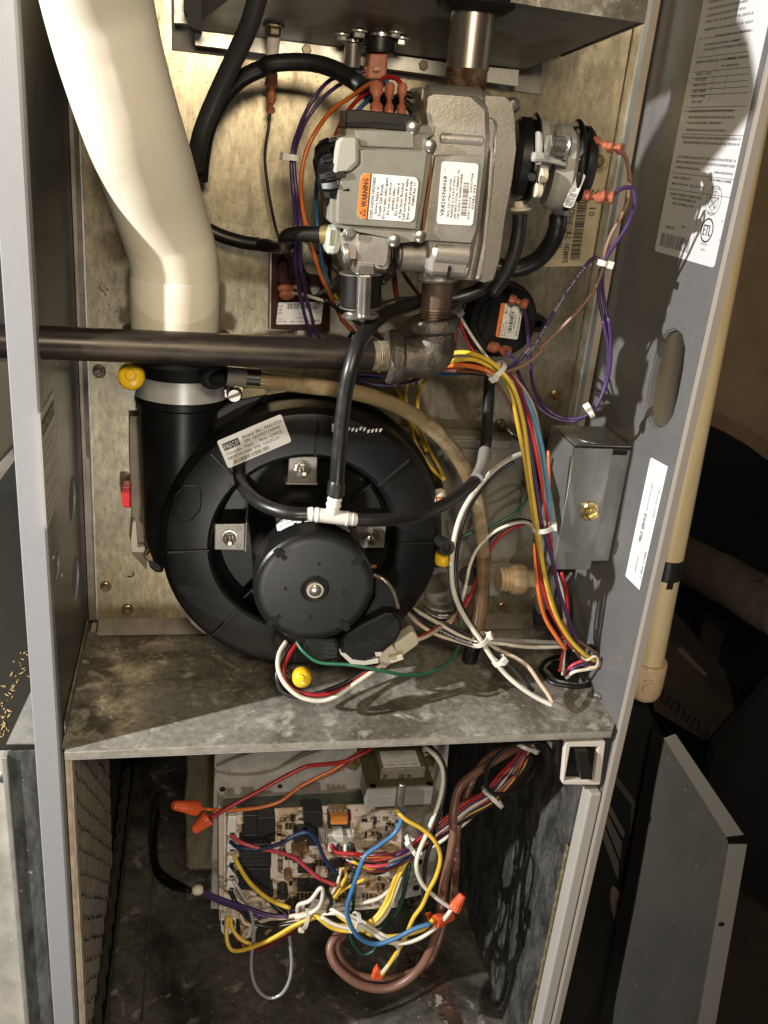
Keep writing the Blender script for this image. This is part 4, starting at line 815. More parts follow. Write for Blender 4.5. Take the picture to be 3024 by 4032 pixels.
for dx, dz in ((0, 0), (.003, .004)): obox('casting_mark', at('z5', 1150+dx*3000, 290, Y=.038-re*.98), (.0016, 0, .0022), (-.0004, 0, .0003), (0, .0004, 0), CASTD, el)
ln = thing('lower_gas_nipple', v1, 'short dark threaded nipple between elbow and gas valve', 'pipe')
t0 = at('z2', 1175, 2110, Y=.038); t1 = at('z2', 1205, 1825, Y=.038); dt = t1-t0; Lt = dt.length; rl = .0107; pr = []
for k in range(6): t = Lt*.40*k/6; pr += [(t, rl*.92), (t+Lt*.035, rl*1.02)]
lathe('threads', t0-dt*.05, dt, [(0, 0)]+pr+[(Lt*.43, rl*.94), (Lt*.43, 0)], mat('brown_thread', (.19, .12, .09), .45, .5, c2=(.1, .07, .05), sc=60), ln, 36, ang=20)
cyl('pipe', t0+dt*.36, t1+dt*.05, rl*1.0, mat('sooty_pipe', (.03, .026, .022), .5, .3, c2=(.09, .06, .04), sc=30), ln, 36)
lathe('sealant_ring', t0-dt*.06, dt, [(0, rl), (0, rl*1.12), (.0015, rl*1.16), (.003, rl*1.05)], mat('sealant', (.62, .58, .48), .5), ln, 30)
# ================================================================== gas valve
gv = thing('gas_valve', at('z2', 1200, 1830, Y=.04), 'cast aluminium gas valve with grey cover, warning and rating labels', 'gas valve')
pprism('casting', 'd', [(911, 192), (918, 186), (940, 185), (1000, 192), (1048, 205), (1090, 207), (1108, 222), (1113, 260), (1116, 325), (1108, 385), (1092, 470), (1080, 560), (1066, 606), (1046, 611), (1030, 606), (915, 601), (912, 560), (900, 560), (895, 520), (905, 300)], .028, .040, CAST, gv, .003)
pprism('casting_front', 'd', [(922, 200), (1036, 208), (1060, 230), (1062, 300), (1052, 400), (1044, 470), (1028, 540), (1018, 598), (920, 594), (926, 540), (918, 500), (925, 300), (918, 240)], .012, .017, CAST, gv, .004)
pprism('label_field', 'z2', [(1185, 1010), (1520, 1010), (1490, 1250), (1460, 1500), (1430, 1590), (1100, 1570), (1120, 1450)], .0085, .004, CASTD, gv, .0012)
ax0, ax1 = at('z2', 1100, 668, Y=.028), at('z2', 1490, 690, Y=.028)
cyl('inlet_boss', ax0, ax1, .0105, CAST, gv, 36, ch=.003)
lathe('inlet_socket', at('z2', 1374, 640, Y=.048), dn, [(0, .0165), (.0035, .0165), (.0045, .0155), (.0048, .012)], CAST, gv, 36)
for y0_, y1_, yy, rr_ in ((770, 800, .018, .006), (900, 930, .016, .005), (1640, 1660, .020, .010), (1740, 1760, .018, .006)):
    cyl('casting_rib', at('z2', 1190 if y0_ < 1000 else 1150, y0_, Y=yy), at('z2', 1500 if y0_ < 1000 else 1400, y0_+22, Y=yy), rr_, CAST, gv, 20, ch=.002)
pprism('rim_flange', 'z2', [(1500, 760), (1585, 770), (1600, 820), (1570, 1200), (1520, 1600), (1500, 1830), (1440, 1840), (1490, 1590), (1520, 1300), (1540, 1000), (1500, 850)], .0165, .02, CAST, gv, .003)
pprism('side_dome', 'z3', [(60, 660), (130, 660), (185, 800), (195, 920), (170, 1050), (120, 1140), (60, 1170)], .034, .03, CASTD, gv, .006)
cyl('outlet_boss', at('z2', 1200, 1600, Y=.038), at('z2', 1204, 1835, Y=.038), .0150, CAST, gv, 36, ch=.002)
cyl('side_plug', at('z2', 950, 1665, Y=.03), at('z2', 1110, 1670, Y=.03), .0105, CASTD, gv, 28)
cyl('side_plug', at('z2', 935, 1655, Y=.03), at('z2', 952, 1655, Y=.03), .0070, CASTD, gv, 20)
prism('pen_stroke', [at('z2', x, y, Y=.0116) for x, y in ((1255, 1825), (1275, 1825), (1290, 1760), (1285, 1735), (1268, 1740), (1262, 1780))], (0, -.0003, 0), RUBD, gv)
# grey plastic cover
pprism('cover', 'z2', [(600, 838), (1050, 862), (1062, 840), (1110, 815), (1190, 822), (1182, 880), (1130, 905), (1128, 990), (1166, 1000), (1130, 1230), (1088, 1490), (1080, 1575), (950, 1590), (905, 1560), (600, 1500), (540, 1485), (497, 1450), (500, 1330), (515, 1100), (540, 930), (560, 893), (595, 890)], .008, .036, VALVE, gv, .002)
pprism('cover_face', 'z2', [(690, 975), (1140, 990), (1108, 1240), (1066, 1500), (540, 1462), (545, 1250), (570, 1150), (640, 1120), (690, 1080)], .0045, .005, VALVE, gv, .0012)
pprism('cover_shoulder', 'z2', [(560, 895), (690, 898), (690, 1070), (640, 1120), (560, 1130), (520, 1200), (515, 1100), (540, 930)], .0035, .007, VALVE2, gv, .003)
pprism('cover_top', 'z2', [(650, 845), (1050, 868), (1052, 972), (700, 958)], .006, .008, VALVE, gv, .001)
pprism('terminal_block', 'z2', [(607, 716), (700, 716), (1058, 752), (1050, 862), (780, 840), (598, 832)], .010, .030, BLK, gv, .001)
pprism('block_recess', 'z2', [(612, 800), (790, 800), (985, 815), (985, 855), (600, 828)], .0085, .004, BLKR, gv, .0008)
for x, y in ((1155, 955), (1045, 835), (1088, 1545), (1635, 1285), (918, 1575)):
    p = at('z2', x, y, Y=.0055 if x < 1600 else .03); lathe('cover_screw', p+V((0, .004, 0)), FRONT, [(0, 0), (0, .0042), (.0025, .0042), (.0042, .0034), (.0048, .0018), (.0048, 0)], CHR, gv, 20)
for z, x, y in (('z3', 178, 612), ('z3', 128, 1130)): p = at(z, x, y, Y=.035); lathe('cover_screw', p+V((.0, .004, 0)), FRONT, [(0, 0), (0, .005), (.003, .005), (.0055, .003), (.006, 0)], CHR, gv, 18)
tube('gasket', [at('z2', 1152, 1010, Y=.010), at('z2', 1148, 1200, Y=.010), at('z2', 1118, 1380, Y=.010), at('z2', 1108, 1540, Y=.010)], .0011, mat('rust_line', (.22, .09, .035), .7), gv, 6)
# control knob with grips
k0 = at('z2', 412, 1170, Y=.026); k1 = at('z2', 540, 1140, Y=.024)
lathe('control_knob', k0, k1-k0, [(0, 0), (0, .010), (.0015, .0125), (.003, .0165), (.008, .0195), ((k1-k0).length, .020), ((k1-k0).length, 0)], BLK, gv, 40, .10, 10)
for a in range(0, 360, 30):
    d, u_, v_ = frame(k1-k0); rd = u_*math.cos(math.radians(a))+v_*math.sin(math.radians(a)); obox('knob_grip', k0+d*.0125+rd*.0195, d*.0062, rd*.0016, d.cross(rd)*.0018, BLK, gv, .0005)
# labels
s = quadsheet(at('z2', 672, 1425, Y=.0040), at('z2', 698, 1128, Y=.0040), at('z2', 1045, 1452, Y=.0040), FRONT); s.base(PAPER, .0035)
OP = [(0.0035, .0), (s.w-.0035, 0), (s.w-.001, .001), (s.w, .0035), (s.w, s.h*.165), (0, s.h*.165), (0, .0035), (.001, .001)]; s.poly(OP, ORANGE, .00018)
s.rect(0, s.h*.165, s.w, s.h*.022, INK, .00022); s.text('WARNING', s.w*.26, s.h*.14, s.h*.13, INK, width=s.w*.62, bold=.0003, lift=.0003)
tx, ty, tr = s.w*.13, s.h*.085, s.h*.062
s.poly([(tx-tr, ty+tr*.8), (tx+tr, ty+tr*.8), (tx, ty-tr*.9)], INK, .0003); s.poly([(tx-tr*.6, ty+tr*.55), (tx+tr*.6, ty+tr*.55), (tx, ty-tr*.5)], ORANGE, .0004); s.text('!', tx-tr*.12, ty+tr*.42, tr*1.0, INK, lift=.0005)
for i, (t, x, w_) in enumerate((('EXPLOSION HAZARD.', .03, .92), ('Severe Injury or', .12, .62), ('Death Can Result.', .08, .72), ('Do not take valve apart.', .03, .92), ('Do not use tools to', .12, .72), ('operate valve.', .22, .52), ('Do not use valve if', .12, .72), ('it has been flooded.', .08, .78), ('Call serviceman if valve', .03, .92), ('does not work properly.', .04, .88), ('394806 Rev. U', .36, .50))):
    s.text(t, s.w*x, s.h*(.262+.0705*i), s.h*.072, INK, width=s.w*w_, bold=.00015)
s.done('warning_label', gv)
s = quadsheet(at('z2', 1192, 1462, Y=.0080), at('z2', 1226, 1052, Y=.0080), at('z2', 1428, 1475, Y=.0080), FRONT); s.base(PAPER, .002)
for t, x, y, hh_, w_ in (('VR8205N8068', .13, .18, .15, .64), ('REG. 3.5/1.7"WC,HI/LOW', .13, .32, .085, .60), ('RANGE 3-3.7/0.9-3"WC', .12, .415, .085, .66), ('24V 60HZ TOTAL CURRENT .7A', .10, .51, .085, .78), ('USE CLASS 2 TRANSFORMER', .10, .60, .085, .72), ('0741 DSC8   20567768', .10, .885, .08, .74), ('47486-003', .26, .98, .09, .40)):
    s.text(t, s.w*x, s.h*y, s.h*hh_, INK, width=s.w*w_, bold=.00012)
s.bars(s.w*.16, s.h*.64, s.w*.54, s.h*.16, 34); s.text('IC3', s.w*.84, s.h*.12, s.h*.07, INKG)
s.done('rating_plate', gv)
# regulator underneath: milky cap, brass barb, aluminium block
pprism('milky_cap', 'z2', [(495, 1480), (585, 1482), (575, 1600), (560, 1668), (472, 1672), (485, 1560)], .014, .026, mat('milky_green_plastic', (.42, .45, .39), .3), gv, .004)
cyl('cap_ridge', at('z2', 500, 1495, Y=.014), at('z2', 492, 1600, Y=.014), .0012, mat('milky_green_plastic', (.42, .45, .39), .3), gv, 8)
cyl('brass_barb', at('z2', 440, 1535, Y=.034), at('z2', 495, 1535, Y=.032), .0062, mat('dull_brass', (.42, .31, .13), .35, .7), gv, 20)
pprism('regulator_block', 'z2', [(560, 1520), (640, 1500), (900, 1540), (898, 1640), (885, 1750), (870, 1768), (800, 1755), (730, 1700), (600, 1690), (570, 1640)], .014, .036, CAST, gv, .003)
pprism('regulator_plate', 'z2', [(690, 1530), (895, 1545), (880, 1700), (860, 1740), (670, 1720), (675, 1600)], .0105, .005, CASTD, gv, .001)
cyl('regulator_pin', at('z2', 580, 1655, Y=.014), at('z2', 615, 1650, Y=.014), .0065, CAST, gv, 20)
pprism('steel_clip', 'z2', [(680, 1722), (790, 1728), (792, 1800), (730, 1795), (655, 1790), (672, 1755)], .006, .02, CHR, gv, .001)
screw(at('z2', 625, 1520, Y=.010), FRONT, .0042, gv, 'hex', CHR)
# second-stage coil
co = thing('regulator_coil', at('z2', 700, 1900, Y=.028), 'black coil between chrome discs hanging under the valve regulator', 'solenoid coil')
ct, cbm = at('z2', 700, 1775, Y=.028), at('z2', 692, 2015, Y=.028)
cyl('winding', at('z2', 703, 1790, Y=.028), at('z2', 697, 2000, Y=.028), .0135, BLK, co, 36)
cyl('top_disc', at('z2', 703, 1776, Y=.028), at('z2', 703, 1790, Y=.028), .0145, CHR, co, 44)
cyl('bottom_disc', at('z2', 697, 1998, Y=.028), at('z2', 697, 2008, Y=.028), .0142, CHR, co, 44)
cyl('bottom_plate', at('z2', 694, 2058, Y=.022), at('z2', 694, 2069, Y=.022), .0125, CHR, co, 40)
cyl('post', at('z2', 722, 1800, Y=.004), at('z2', 712, 2062, Y=.006), .0046, CHR, co, 28)
cyl('post_foot', at('z2', 700, 2050, Y=.010), at('z2', 700, 2062, Y=.010), .0115, CHR, co, 36)
# ================================================================== pressure switches
ps = thing('valve_pressure_switch', at('z3', 400, 900, Y=.05), 'grey and black double pressure switch on the right side of the gas valve', 'pressure switch')
def disc(nm, x, y0, y1, w_, mt, Y=.048, tilt=6, seg=44, par=None, ch=.0015):
    a = at('z3', x, y0, Y=Y); b = at('z3', x, y1, Y=Y); c = (a+b)/2; r = (a-b).length/2; ax = V((1, -.14, 0)).normalized()
    l = (at('z3', x+w_, y0, Y=Y)-a).length
    return lathe(nm, c, ax, [(0, 0), (0, r-ch), (ch, r), (l-ch, r), (l, r-ch), (l, 0)], mt, par or ps, seg, ang=30)
disc('back_cap', 168, 672, 1150, 105, BLK, ch=.003); disc('black_rim', 262, 650, 1190, 24, BLK); disc('diaphragm_ring', 284, 682, 1178, 62, PSW)
disc('spacer', 335, 850, 1000, 60, PSW, .04)
disc('drum', 378, 712, 1215, 125, PSW, ch=.003); disc('drum_rim', 500, 688, 1224, 34, BLK); disc('outer_cap', 530, 725, 1170, 90, BLK, ch=.004)
pprism('cap_block', 'z3', [(545, 725), (640, 775), (650, 990), (600, 1005), (540, 960)], .030, .03, BLK, ps, .003)
pprism('bridge', 'z3', [(300, 880), (500, 900), (505, 975), (360, 940), (290, 945)], .012, .006, PSW, ps, .002)
pprism('bridge', 'z3', [(322, 760), (345, 765), (352, 860), (345, 960), (322, 960)], .014, .006, PSW, ps, .002)
cyl('chrome_bolt', at('z3', 385, 845, Y=.006), at('z3', 495, 850, Y=.006), .0058, CHR, ps, 24); cyl('bolt_head', at('z3', 378, 845, Y=.006), at('z3', 400, 846, Y=.006), .0072, CHR, ps, 6); cyl('bolt_head', at('z3', 475, 850, Y=.006), at('z3', 496, 851, Y=.006), .0078, CHR, ps, 24)
cyl('bolt_shadow_hole', at('z3', 291, 1030, Y=.0135), at('z3', 291, 1030, Y=.016), .0028, BLKR, ps, 14)
for x, y in ((350, 1018), (320, 1105)): cyl('nylon_spacer', at('z3', x-18, y, Y=.02), at('z3', x+22, y+4, Y=.02), .0045, CREAM, ps, 16)
cyl('port', at('z3', 222, 1165, Y=.050), at('z3', 222, 1225, Y=.050), .0050, CREAM, ps, 18); cyl('port_lip', at('z3', 222, 1205, Y=.050), at('z3', 222, 1222, Y=.050), .0075, CREAM, ps, 20); cyl('port', at('z3', 450, 1200, Y=.06), at('z3', 442, 1260, Y=.06), .0055, PSW, ps, 18)
s = quadsheet(at('z3', 462, 1200, Y=.020), at('z3', 552, 1000, Y=.020), at('z3', 535, 1215, Y=.020), FRONT)
s = quadsheet(at('z3', 465, 1200, Y=.022), at('z3', 548, 1002, Y=.022), at('z3', 520, 1212, Y=.022), FRONT); s.base(PAPER, .002)
s.bars(s.w*.04, s.h*.1, s.w*.38, s.h*.8, 16); s.text('34335388', s.w*.46, s.h*.6, s.h*.32, INK, width=s.w*.46); s.done('number_label', ps)
# round switch on the back panel
Y2 = .150
p2c = at('d', 1087, 694, Y=Y2); r2c = (at('d', 1165, 696, Y=Y2)-p2c).length
p2 = thing('round_pressure_switch', p2c, 'round black air pressure switch on the back panel below the gas valve', 'pressure switch')
lathe('body', p2c+V((0, .02, 0)), FRONT, [(0, 0), (0, r2c*.95), (.004, r2c*1.0), (.010, r2c*1.02), (.011, r2c*.97), (.018, r2c*.94), (.020, r2c*.88), (.020, 0)], BLK, p2, 60)
lathe('raised_plate', p2c, FRONT, [(0, r2c*.72), (.0012, r2c*.70), (.0012, 0)], BLK, p2, 48)
for z, x, y in (('z6', 210, 82), ('z6', 525, 93)):
    p = at(z, x, y, Y=Y2+.004); lathe('ear', p+V((0, .01, 0)), FRONT, [(0, 0), (0, .008), (.010, .0075), (.010, 0)], BLK, p2, 20); lathe('ear_ring', p, FRONT, [(0, .005), (.0016, .0048), (.0016, .003), (.0, .003)], BLKM, p2, 18)
screw(at('z6', 543, 88, Y=Y2+.018), FRONT, .005, p2, 'slot', BRASS)
s = quadsheet(at('z3', 75, 1957, Y=Y2-.0018), at('z3', 108, 1760, Y=Y2-.0018), at('z3', 203, 1974, Y=Y2-.0018), FRONT); s.base(PAPER, .0015)
s.poly([(.001, 0), (s.w-.001, 0), (s.w, .001), (s.w, s.h*.19), (0, s.h*.19), (0, .001)], ORANGE, .0002)
for t, x, y, h_, w_ in (('IS20344-3604', .05, .17, .12, .50), ('D742D4/C', .05, .30, .12, .38), ('0.10" WC PF', .05, .42, .12, .44), ('RU', .72, .36, .2, .16), ('MP2168', .64, .50, .10, .3), ('47865-001', .30, .78, .12, .42), ('Honeywell', .12, .95, .16, .72)): s.text(t, s.w*x, s.h*y, s.h*h_, INK, width=s.w*w_, bold=.0001)
s.bars(s.w*.18, s.h*.5, s.w*.66, s.h*.16, 22); s.done('switch_label', p2)
# ================================================================== maroon ignition module
im = thing('ignition_module', at('z2', 320, 1900, Y=.16), 'dark maroon module box with a white barcode label beside the vent', 'control module')
pprism('case', 'z2', [(112, 1640), (512, 1650), (495, 2170), (105, 2150)], .158, .0145, MAROON, im, .001)
pprism('side_strip', 'z2', [(106, 1640), (116, 1640), (110, 2160), (100, 2160)], .155, .0175, CASTD, im)
pprism('potting_block', 'z2', [(180, 1700), (235, 1705), (225, 1800), (260, 1870), (210, 1890), (160, 1860), (150, 1740)], .150, .009, MAROON, im, .002)
s = quadsheet(at('z2', 160, 1975, Y=.1575), at('z2', 455, 1973, Y=.1575), at('z2', 144, 2120, Y=.1575), FRONT); s.base(PAPER, .0015)
s.bars(s.w*.20, s.h*.05, s.w*.72, s.h*.26, 40); s.text('A0743', s.w*.48, s.h*.55, s.h*.11, INK); s.text('L150-0F', s.w*.38, s.h*.75, s.h*.12, INK, width=s.w*.28); s.text('46106-001', s.w*.32, s.h*.92, s.h*.14, INK, width=s.w*.45, bold=.0001); s.text('44941', s.w*.03, s.h*.76, s.h*.09, INK); s.text('3670183', s.w*.02, s.h*.90, s.h*.10, INK, width=s.w*.2); s.text('RU', s.w*.84, s.h*.93, s.h*.2, INK, bold=.0002)
s2 = s.fn; tw = textgeo('001')
i = len(s.v); s.v += [s2(s.w*.11-(-b)*-.0055*1.0, s.h*.55-a*.0055, .0002) for a, b in tw[0]]
for f in tw[1]: s.f.append([i+q for q in f]); s.m.append(s.mi(INK))
s.done('module_label', im)
for x, y in ((250, 1870), (380, 1620)): obox('spade', at('z2', x, y, Y=.152), (.006, 0, -.001), (0, .001, 0), (0, 0, .0016), BRASS, im)
# milky connector blob
mc = thing('milky_connector', at('z2', 400, 1720, Y=.12), 'milky white plastic wire connector behind the purple wires', 'connector')
pprism('housing', 'z2', [(318, 1595), (352, 1590), (372, 1660), (440, 1680), (490, 1760), (478, 1790), (505, 1850), (470, 1862), (430, 1800), (345, 1785), (318, 1700)], .120, .014, MILK, mc, .003)
pprism('latch', 'z2', [(330, 1650), (420, 1690), (400, 1730), (335, 1720)], .117, .004, MILK, mc, .001)
pprism('tail_block', 'z2', [(370, 1880), (430, 1875), (440, 1920), (380, 1925)], .125, .008, mat('pale_green_plastic', (.38, .42, .36), .4), mc, .001)
# ================================================================== hoses and tee
def hose(label, pts, r, mt, grp=None): return tag(tube('hose', pts, r, mt, None, 18, 10), label, 'hose', grp)
te = thing('tee_fitting', at('z5', 615, 1230, Y=-.004), 'white plastic tee joining three grey rubber tubes over the motor', 'tee fitting')
YT = -.004
def bf(pts, Y=YT): return [at('z5', x, y, Y=Y) for x, y in pts]
l0, r0_ = bf([(448, 1212), (748, 1248)]); mid = bf([(598, 1228)])[0]; tpv = bf([(622, 1098)])[0]
dx_ = r0_-l0; lathe('run', l0, dx_, [(0, 0), (0, .0040), (.004, .0052), (.004, .0044), (.008, .0054), (.0085, .0050), (dx_.length-.0085, .0050), (dx_.length-.008, .0054), (dx_.length-.004, .0044), (dx_.length-.004, .0052), (dx_.length, .0040), (dx_.length, 0)], TEEM, te, 28)
dv = tpv-mid; lathe('branch', mid, dv, [(0, .0046), (dv.length*.45, .0046), (dv.length*.5, .0054), (dv.length*.75, .0042), (dv.length*.75, .0052), (dv.length, .0040), (dv.length, 0)], TEEM, te, 28)
HG = 'grey rubber tubes meeting at the white tee'
RH = .0050
hose('grey rubber tube rising from the tee, in front of the gas pipe', [*zp('z5', [(622, 1112, YT), (628, 1040, YT), (640, 880, -.004), (662, 640, -.002), (680, 500, -.001), (708, 370, .0), (745, 250, .006), (800, 150, .018), (880, 75, .035), (975, 30, .050)]), *zp('z2', [(1080, 1972, .058), (1200, 1960, .062), (1330, 1945, .062), (1470, 1895, .060), (1580, 1810, .058)]), *zp('z3', [(62, 1690, .055), (140, 1580, .052), (190, 1450, .050), (212, 1330, .050), (217, 1245, .050)])], RH, RUB, HG)
lathe('hose_end', at('z5', 623, 1100, Y=YT), (0, 0, 1), [(0, .0052), (0, .0062), (.008, .0060), (.010, .0051)], RUB, te, 24)
hose('grey rubber tube curving from the tee left into the blower', zp('z5', [(455, 1216, YT), (380, 1214, -.003), (290, 1196, .002), (190, 1155, .014), (110, 1090, .035), (72, 1030, .060), (62, 980, .085), (70, 960, .095)]), RH*.95, RUB, HG)
hose('grey rubber tube sweeping from the tee to the right behind the wires', [*zp('z5', [(742, 1247, YT), (850, 1250, -.003), (980, 1243, .001), (1100, 1222, .010), (1230, 1172, .026), (1350, 1095, .045), (1430, 1020, .060), (1472, 940, .075), (1490, 840, .092), (1500, 700, .108), (1508, 560, .120), (1516, 440, .128), (1522, 380, .132)])], RH*.95, RUB, HG)
cc = thing('clear_coupler', at('z5', 1490, 900, Y=.07), 'clear tube coupler in the grey tube right of the blower', 'coupler')
tube('sleeve', zp('z5', [(1440, 1010, .0585), (1474, 935, .0745), (1489, 850, .0905)]), RH*1.06, mat('clear_grey', (.22, .21, .2), .12, coat=.5), cc, 20, 6)
dh = hose('stained amber drain hose arching over the blower down to the shelf', [*zp('z4', [(1330, 415, .058), (1420, 422, .060)]), *zp('z5', [(60, 428, .060), (200, 440, .060), (400, 462, .062), (600, 488, .064), (780, 520, .066), (940, 572, .070), (1100, 655, .076), (1230, 762, .084), (1320, 870, .090), (1385, 985, .094), (1430, 1110, .098), (1458, 1250, .102), (1474, 1400, .106), (1480, 1550, .110), (1468, 1720, .112), (1440, 1900, .112), (1412, 2010, .110)])], .0060, DRAIN)
tube('rust_section', zp('z5', [(1482, 1450, .107), (1480, 1560, .110), (1468, 1730, .112), (1444, 1890, .112)]), .00625, DRAIN2, dh, 20)
tube('end_sleeve', zp('z5', [(1425, 1960, .111), (1405, 2040, .110), (1395, 2090, .109)]), .0072, RUBD, dh, 20)
tube('black_band', zp('z4', [(1415, 420, .060), (1512, 428, .060)]), .0068, RUBD, dh, 20)
tube('clear_collar', zp('z4', [(1312, 412, .058), (1422, 421, .060)]), .0070, GREYC, dh, 20)
hb_ = thing('black_barb_elbow', at('z4', 1230, 400, Y=.06), 'black barbed elbow feeding the amber drain hose', 'elbow fitting')
tube('elbow', zp('z4', [(1230, 340, .075), (1222, 400, .068), (1245, 425, .062), (1320, 415, .058)]), .0060, BLK, hb_, 20)
lathe('elbow_disc', at('z4', 1236, 405, Y=.062), FRONT, [(-.006, 0), (-.006, .0105), (.002, .0105), (.004, .007), (.004, 0)], BLK, hb_, 30)
hose('short black hose curving from the pressure switch behind the valve', zp('z3', [(442, 1250, .060), (432, 1330, .060), (395, 1420, .066), (330, 1500, .074), (240, 1550, .080), (150, 1562, .084), (60, 1540, .088)]), .0064, RUBD)
hose('thick black cable dropping from the top behind the cream vent', zp('z1', [(1560, -120, .060), (1525, 0, .066), (1480, 150, .075), (1400, 330, .088), (1305, 530, .10), (1215, 740, .11), (1175, 880, .12), (1160, 1000, .13)]), .0062, mat('grey_black_cable', (.028, .029, .029), .42))
hose('black hose arching over to the valve terminals', [*zp('z1', [(1190, 1070, .142), (1200, 950, .138), (1235, 760, .130), (1320, 590, .120), (1430, 470, .112), (1560, 405, .108)]), *zp('z2', [(100, 420, .104), (250, 405, .100), (400, 415, .095), (530, 455, .088), (640, 520, .080), (740, 590, .070), (830, 660, .060), (890, 710, .052)])], .0056, RUBD)
hose('black hose running from behind the cream vent to the brass barb', [*zp('z1', [(1230, 1360, .150), (1330, 1405, .148), (1460, 1440, .145), (1600, 1455, .140)]), *zp('z2', [(60, 1598, .135), (150, 1608, .122), (215, 1600, .095), (205, 1565, .060), (235, 1535, .045), (310, 1528, .038), (445, 1532, .034)])], .0052, RUBD)
# flat black strap beside the terminals
tag(tube('strap', zp('z2', [(920, 650, .062), (960, 620, .060), (1030, 625, .058), (1070, 680, .058), (1060, 720, .06)]), .0022, BLKR), 'small black strap looping beside the valve terminals', 'strap')
tag(tube('strap', zp('z2', [(900, 690, .060), (960, 650, .056), (1050, 740, .056)]), .0026, BLKR), 'small black strap lying flat on the valve terminals', 'strap')
# yellow caps
def ycap(label, z, x, y, Y, r, d, l=.012):
    p = at(z, x, y, Y=Y); t = tag(lathe('yellow_cap', p, d, [(0, 0), (0, r*.9), (l*.15, r), (l*.75, r*.98), (l*.92, r*.8), (l, r*.55), (l, 0)], YEL, None, 32, ang=60), label, 'cap', None); return t
ycap('yellow plastic cap under the gas pipe at the left of the coupling', 'z4', 766, 405, .050, .0090, (0, -1, .05), .012)
lathe('nib', at('z4', 758, 408, Y=.0378), FRONT, [(0, .004), (.0012, .003), (.0014, 0)], YEL, bpy.data.objects['yellow_cap'], 16)
ycap('yellow rubber cap standing on the shelf below the motor', 'z5', 425, 2150, .022, .0074, (-.08, -.75, .25), .014)
lathe('nib', at('z5', 420, 2165, Y=.0095), (-.08, -.75, .25), [(0, .003), (.003, .0026), (.004, 0)], YEL, bpy.data.objects['yellow_cap.001'], 16)
ycap('tiny yellow cap tucked under the black stub right of the blower', 'z5', 1248, 1440, .070, .0068, (0, -.1, -1), .011)
sb = thing('black_stub', at('z5', 1260, 1410, Y=.06), 'open black tube stub on the right edge of the blower', 'tube stub')
a = at('z5', 1225, 1370, Y=.075); b = at('z5', 1270, 1412, Y=.052); dd = b-a; Ls = dd.length
lathe('stub', a, dd, [(0, 0), (0, .0050), (Ls*.5, .0056), (Ls, .0062), (Ls, .0040), (Ls-.006, .0038), (Ls-.006, 0)], RUB, sb, 24)
sp2 = thing('plug_stub', at('z5', 1225, 1120, Y=.08), 'brass plug stub at the right rim of the blower', 'plug')
cyl('stub', at('z5', 1222, 1090, Y=.09), at('z5', 1230, 1150, Y=.08), .0055, CREAM, sp2, 18); cyl('plug', at('z5', 1228, 1115, Y=.076), at('z5', 1230, 1160, Y=.074), .0035, mat('coppery_bolt', (.4, .16, .08), .35, .7), sp2, 14)
# ================================================================== junction box on the right wall
YJ = .070
f1 = at('z6', 697, 704, Y=YJ); f2 = at('z6', 610, 1306, Y=YJ); XL = (f1.x+f2.x)/2
w1 = at('z6', 1000, 720, X=W-.0006); w2 = at('z6', 882, 1286, X=W-.0006); YJ2 = w1.y
bk = at('z6', 582, 621, X=XL); YBK = bk.y
ZT = (f1.z+w1.z)/2; ZB = f2.z
jb = thing('junction_box', (W, .11, ZB), 'galvanised junction box with a brass screw on the right wall', 'junction box')
JM = mat('junction_galvanised', (.34, .345, .33), .34, .7, c2=(.22, .225, .22), sc=26, stretch=(1, 1, .5), rough2=.5)
box('back_box', (XL+.003, YJ+.003, ZB+.006), (W-.0006, YBK, ZT-.002), JM, jb, .001)
xm = at('z6', 892, 712, Y=YJ).x; xm2 = at('z6', 785, 1310, Y=YJ).x
prism('cover_front', [(XL, YJ, ZB), ((xm+xm2)/2, YJ, ZB), ((xm+xm2)/2, YJ, ZT), (XL, YJ, ZT)], (0, .0012, 0), JM, jb, .0004)
prism('cover_side', [(XL, YJ+.0013, ZB), (XL+.0012, YJ+.0013, ZB), (XL+.0012, YBK, ZB), (XL, YBK, ZB)], (0, 0, ZT-ZB), JM, jb, .0004)
prism('top_plate', [(XL+.0015, YJ+.004, ZT+.0002), (W-.001, YJ+.0035, ZT+.0002), (W-.001, YBK, ZT+.0002), (XL+.0015, YBK, ZT+.0002)], (0, 0, .0012), JM, jb, .0004)
kc = at('z6', 788, 662, Z=ZT+.0016); lathe('knockout', kc, (0, 0, 1), [(0, .0125), (.0006, .0122), (.0006, 0)], JM, jb, 32, sq=1)
screw(at('z6', 778, 1017, Y=YJ-.0002), FRONT, .0082, jb, 'slot', BRASSB, 1.0)
prism('edge_shadow_gap', [((xm+xm2)/2+.001, YJ+.0032, ZT-.006), (W-.004, YJ+.0032, ZT-.006), (W-.004, YJ+.0032, ZT-.0022), ((xm+xm2)/2+.001, YJ+.0032, ZT-.0022)], (0, -.0006, 0), BLKR, jb)
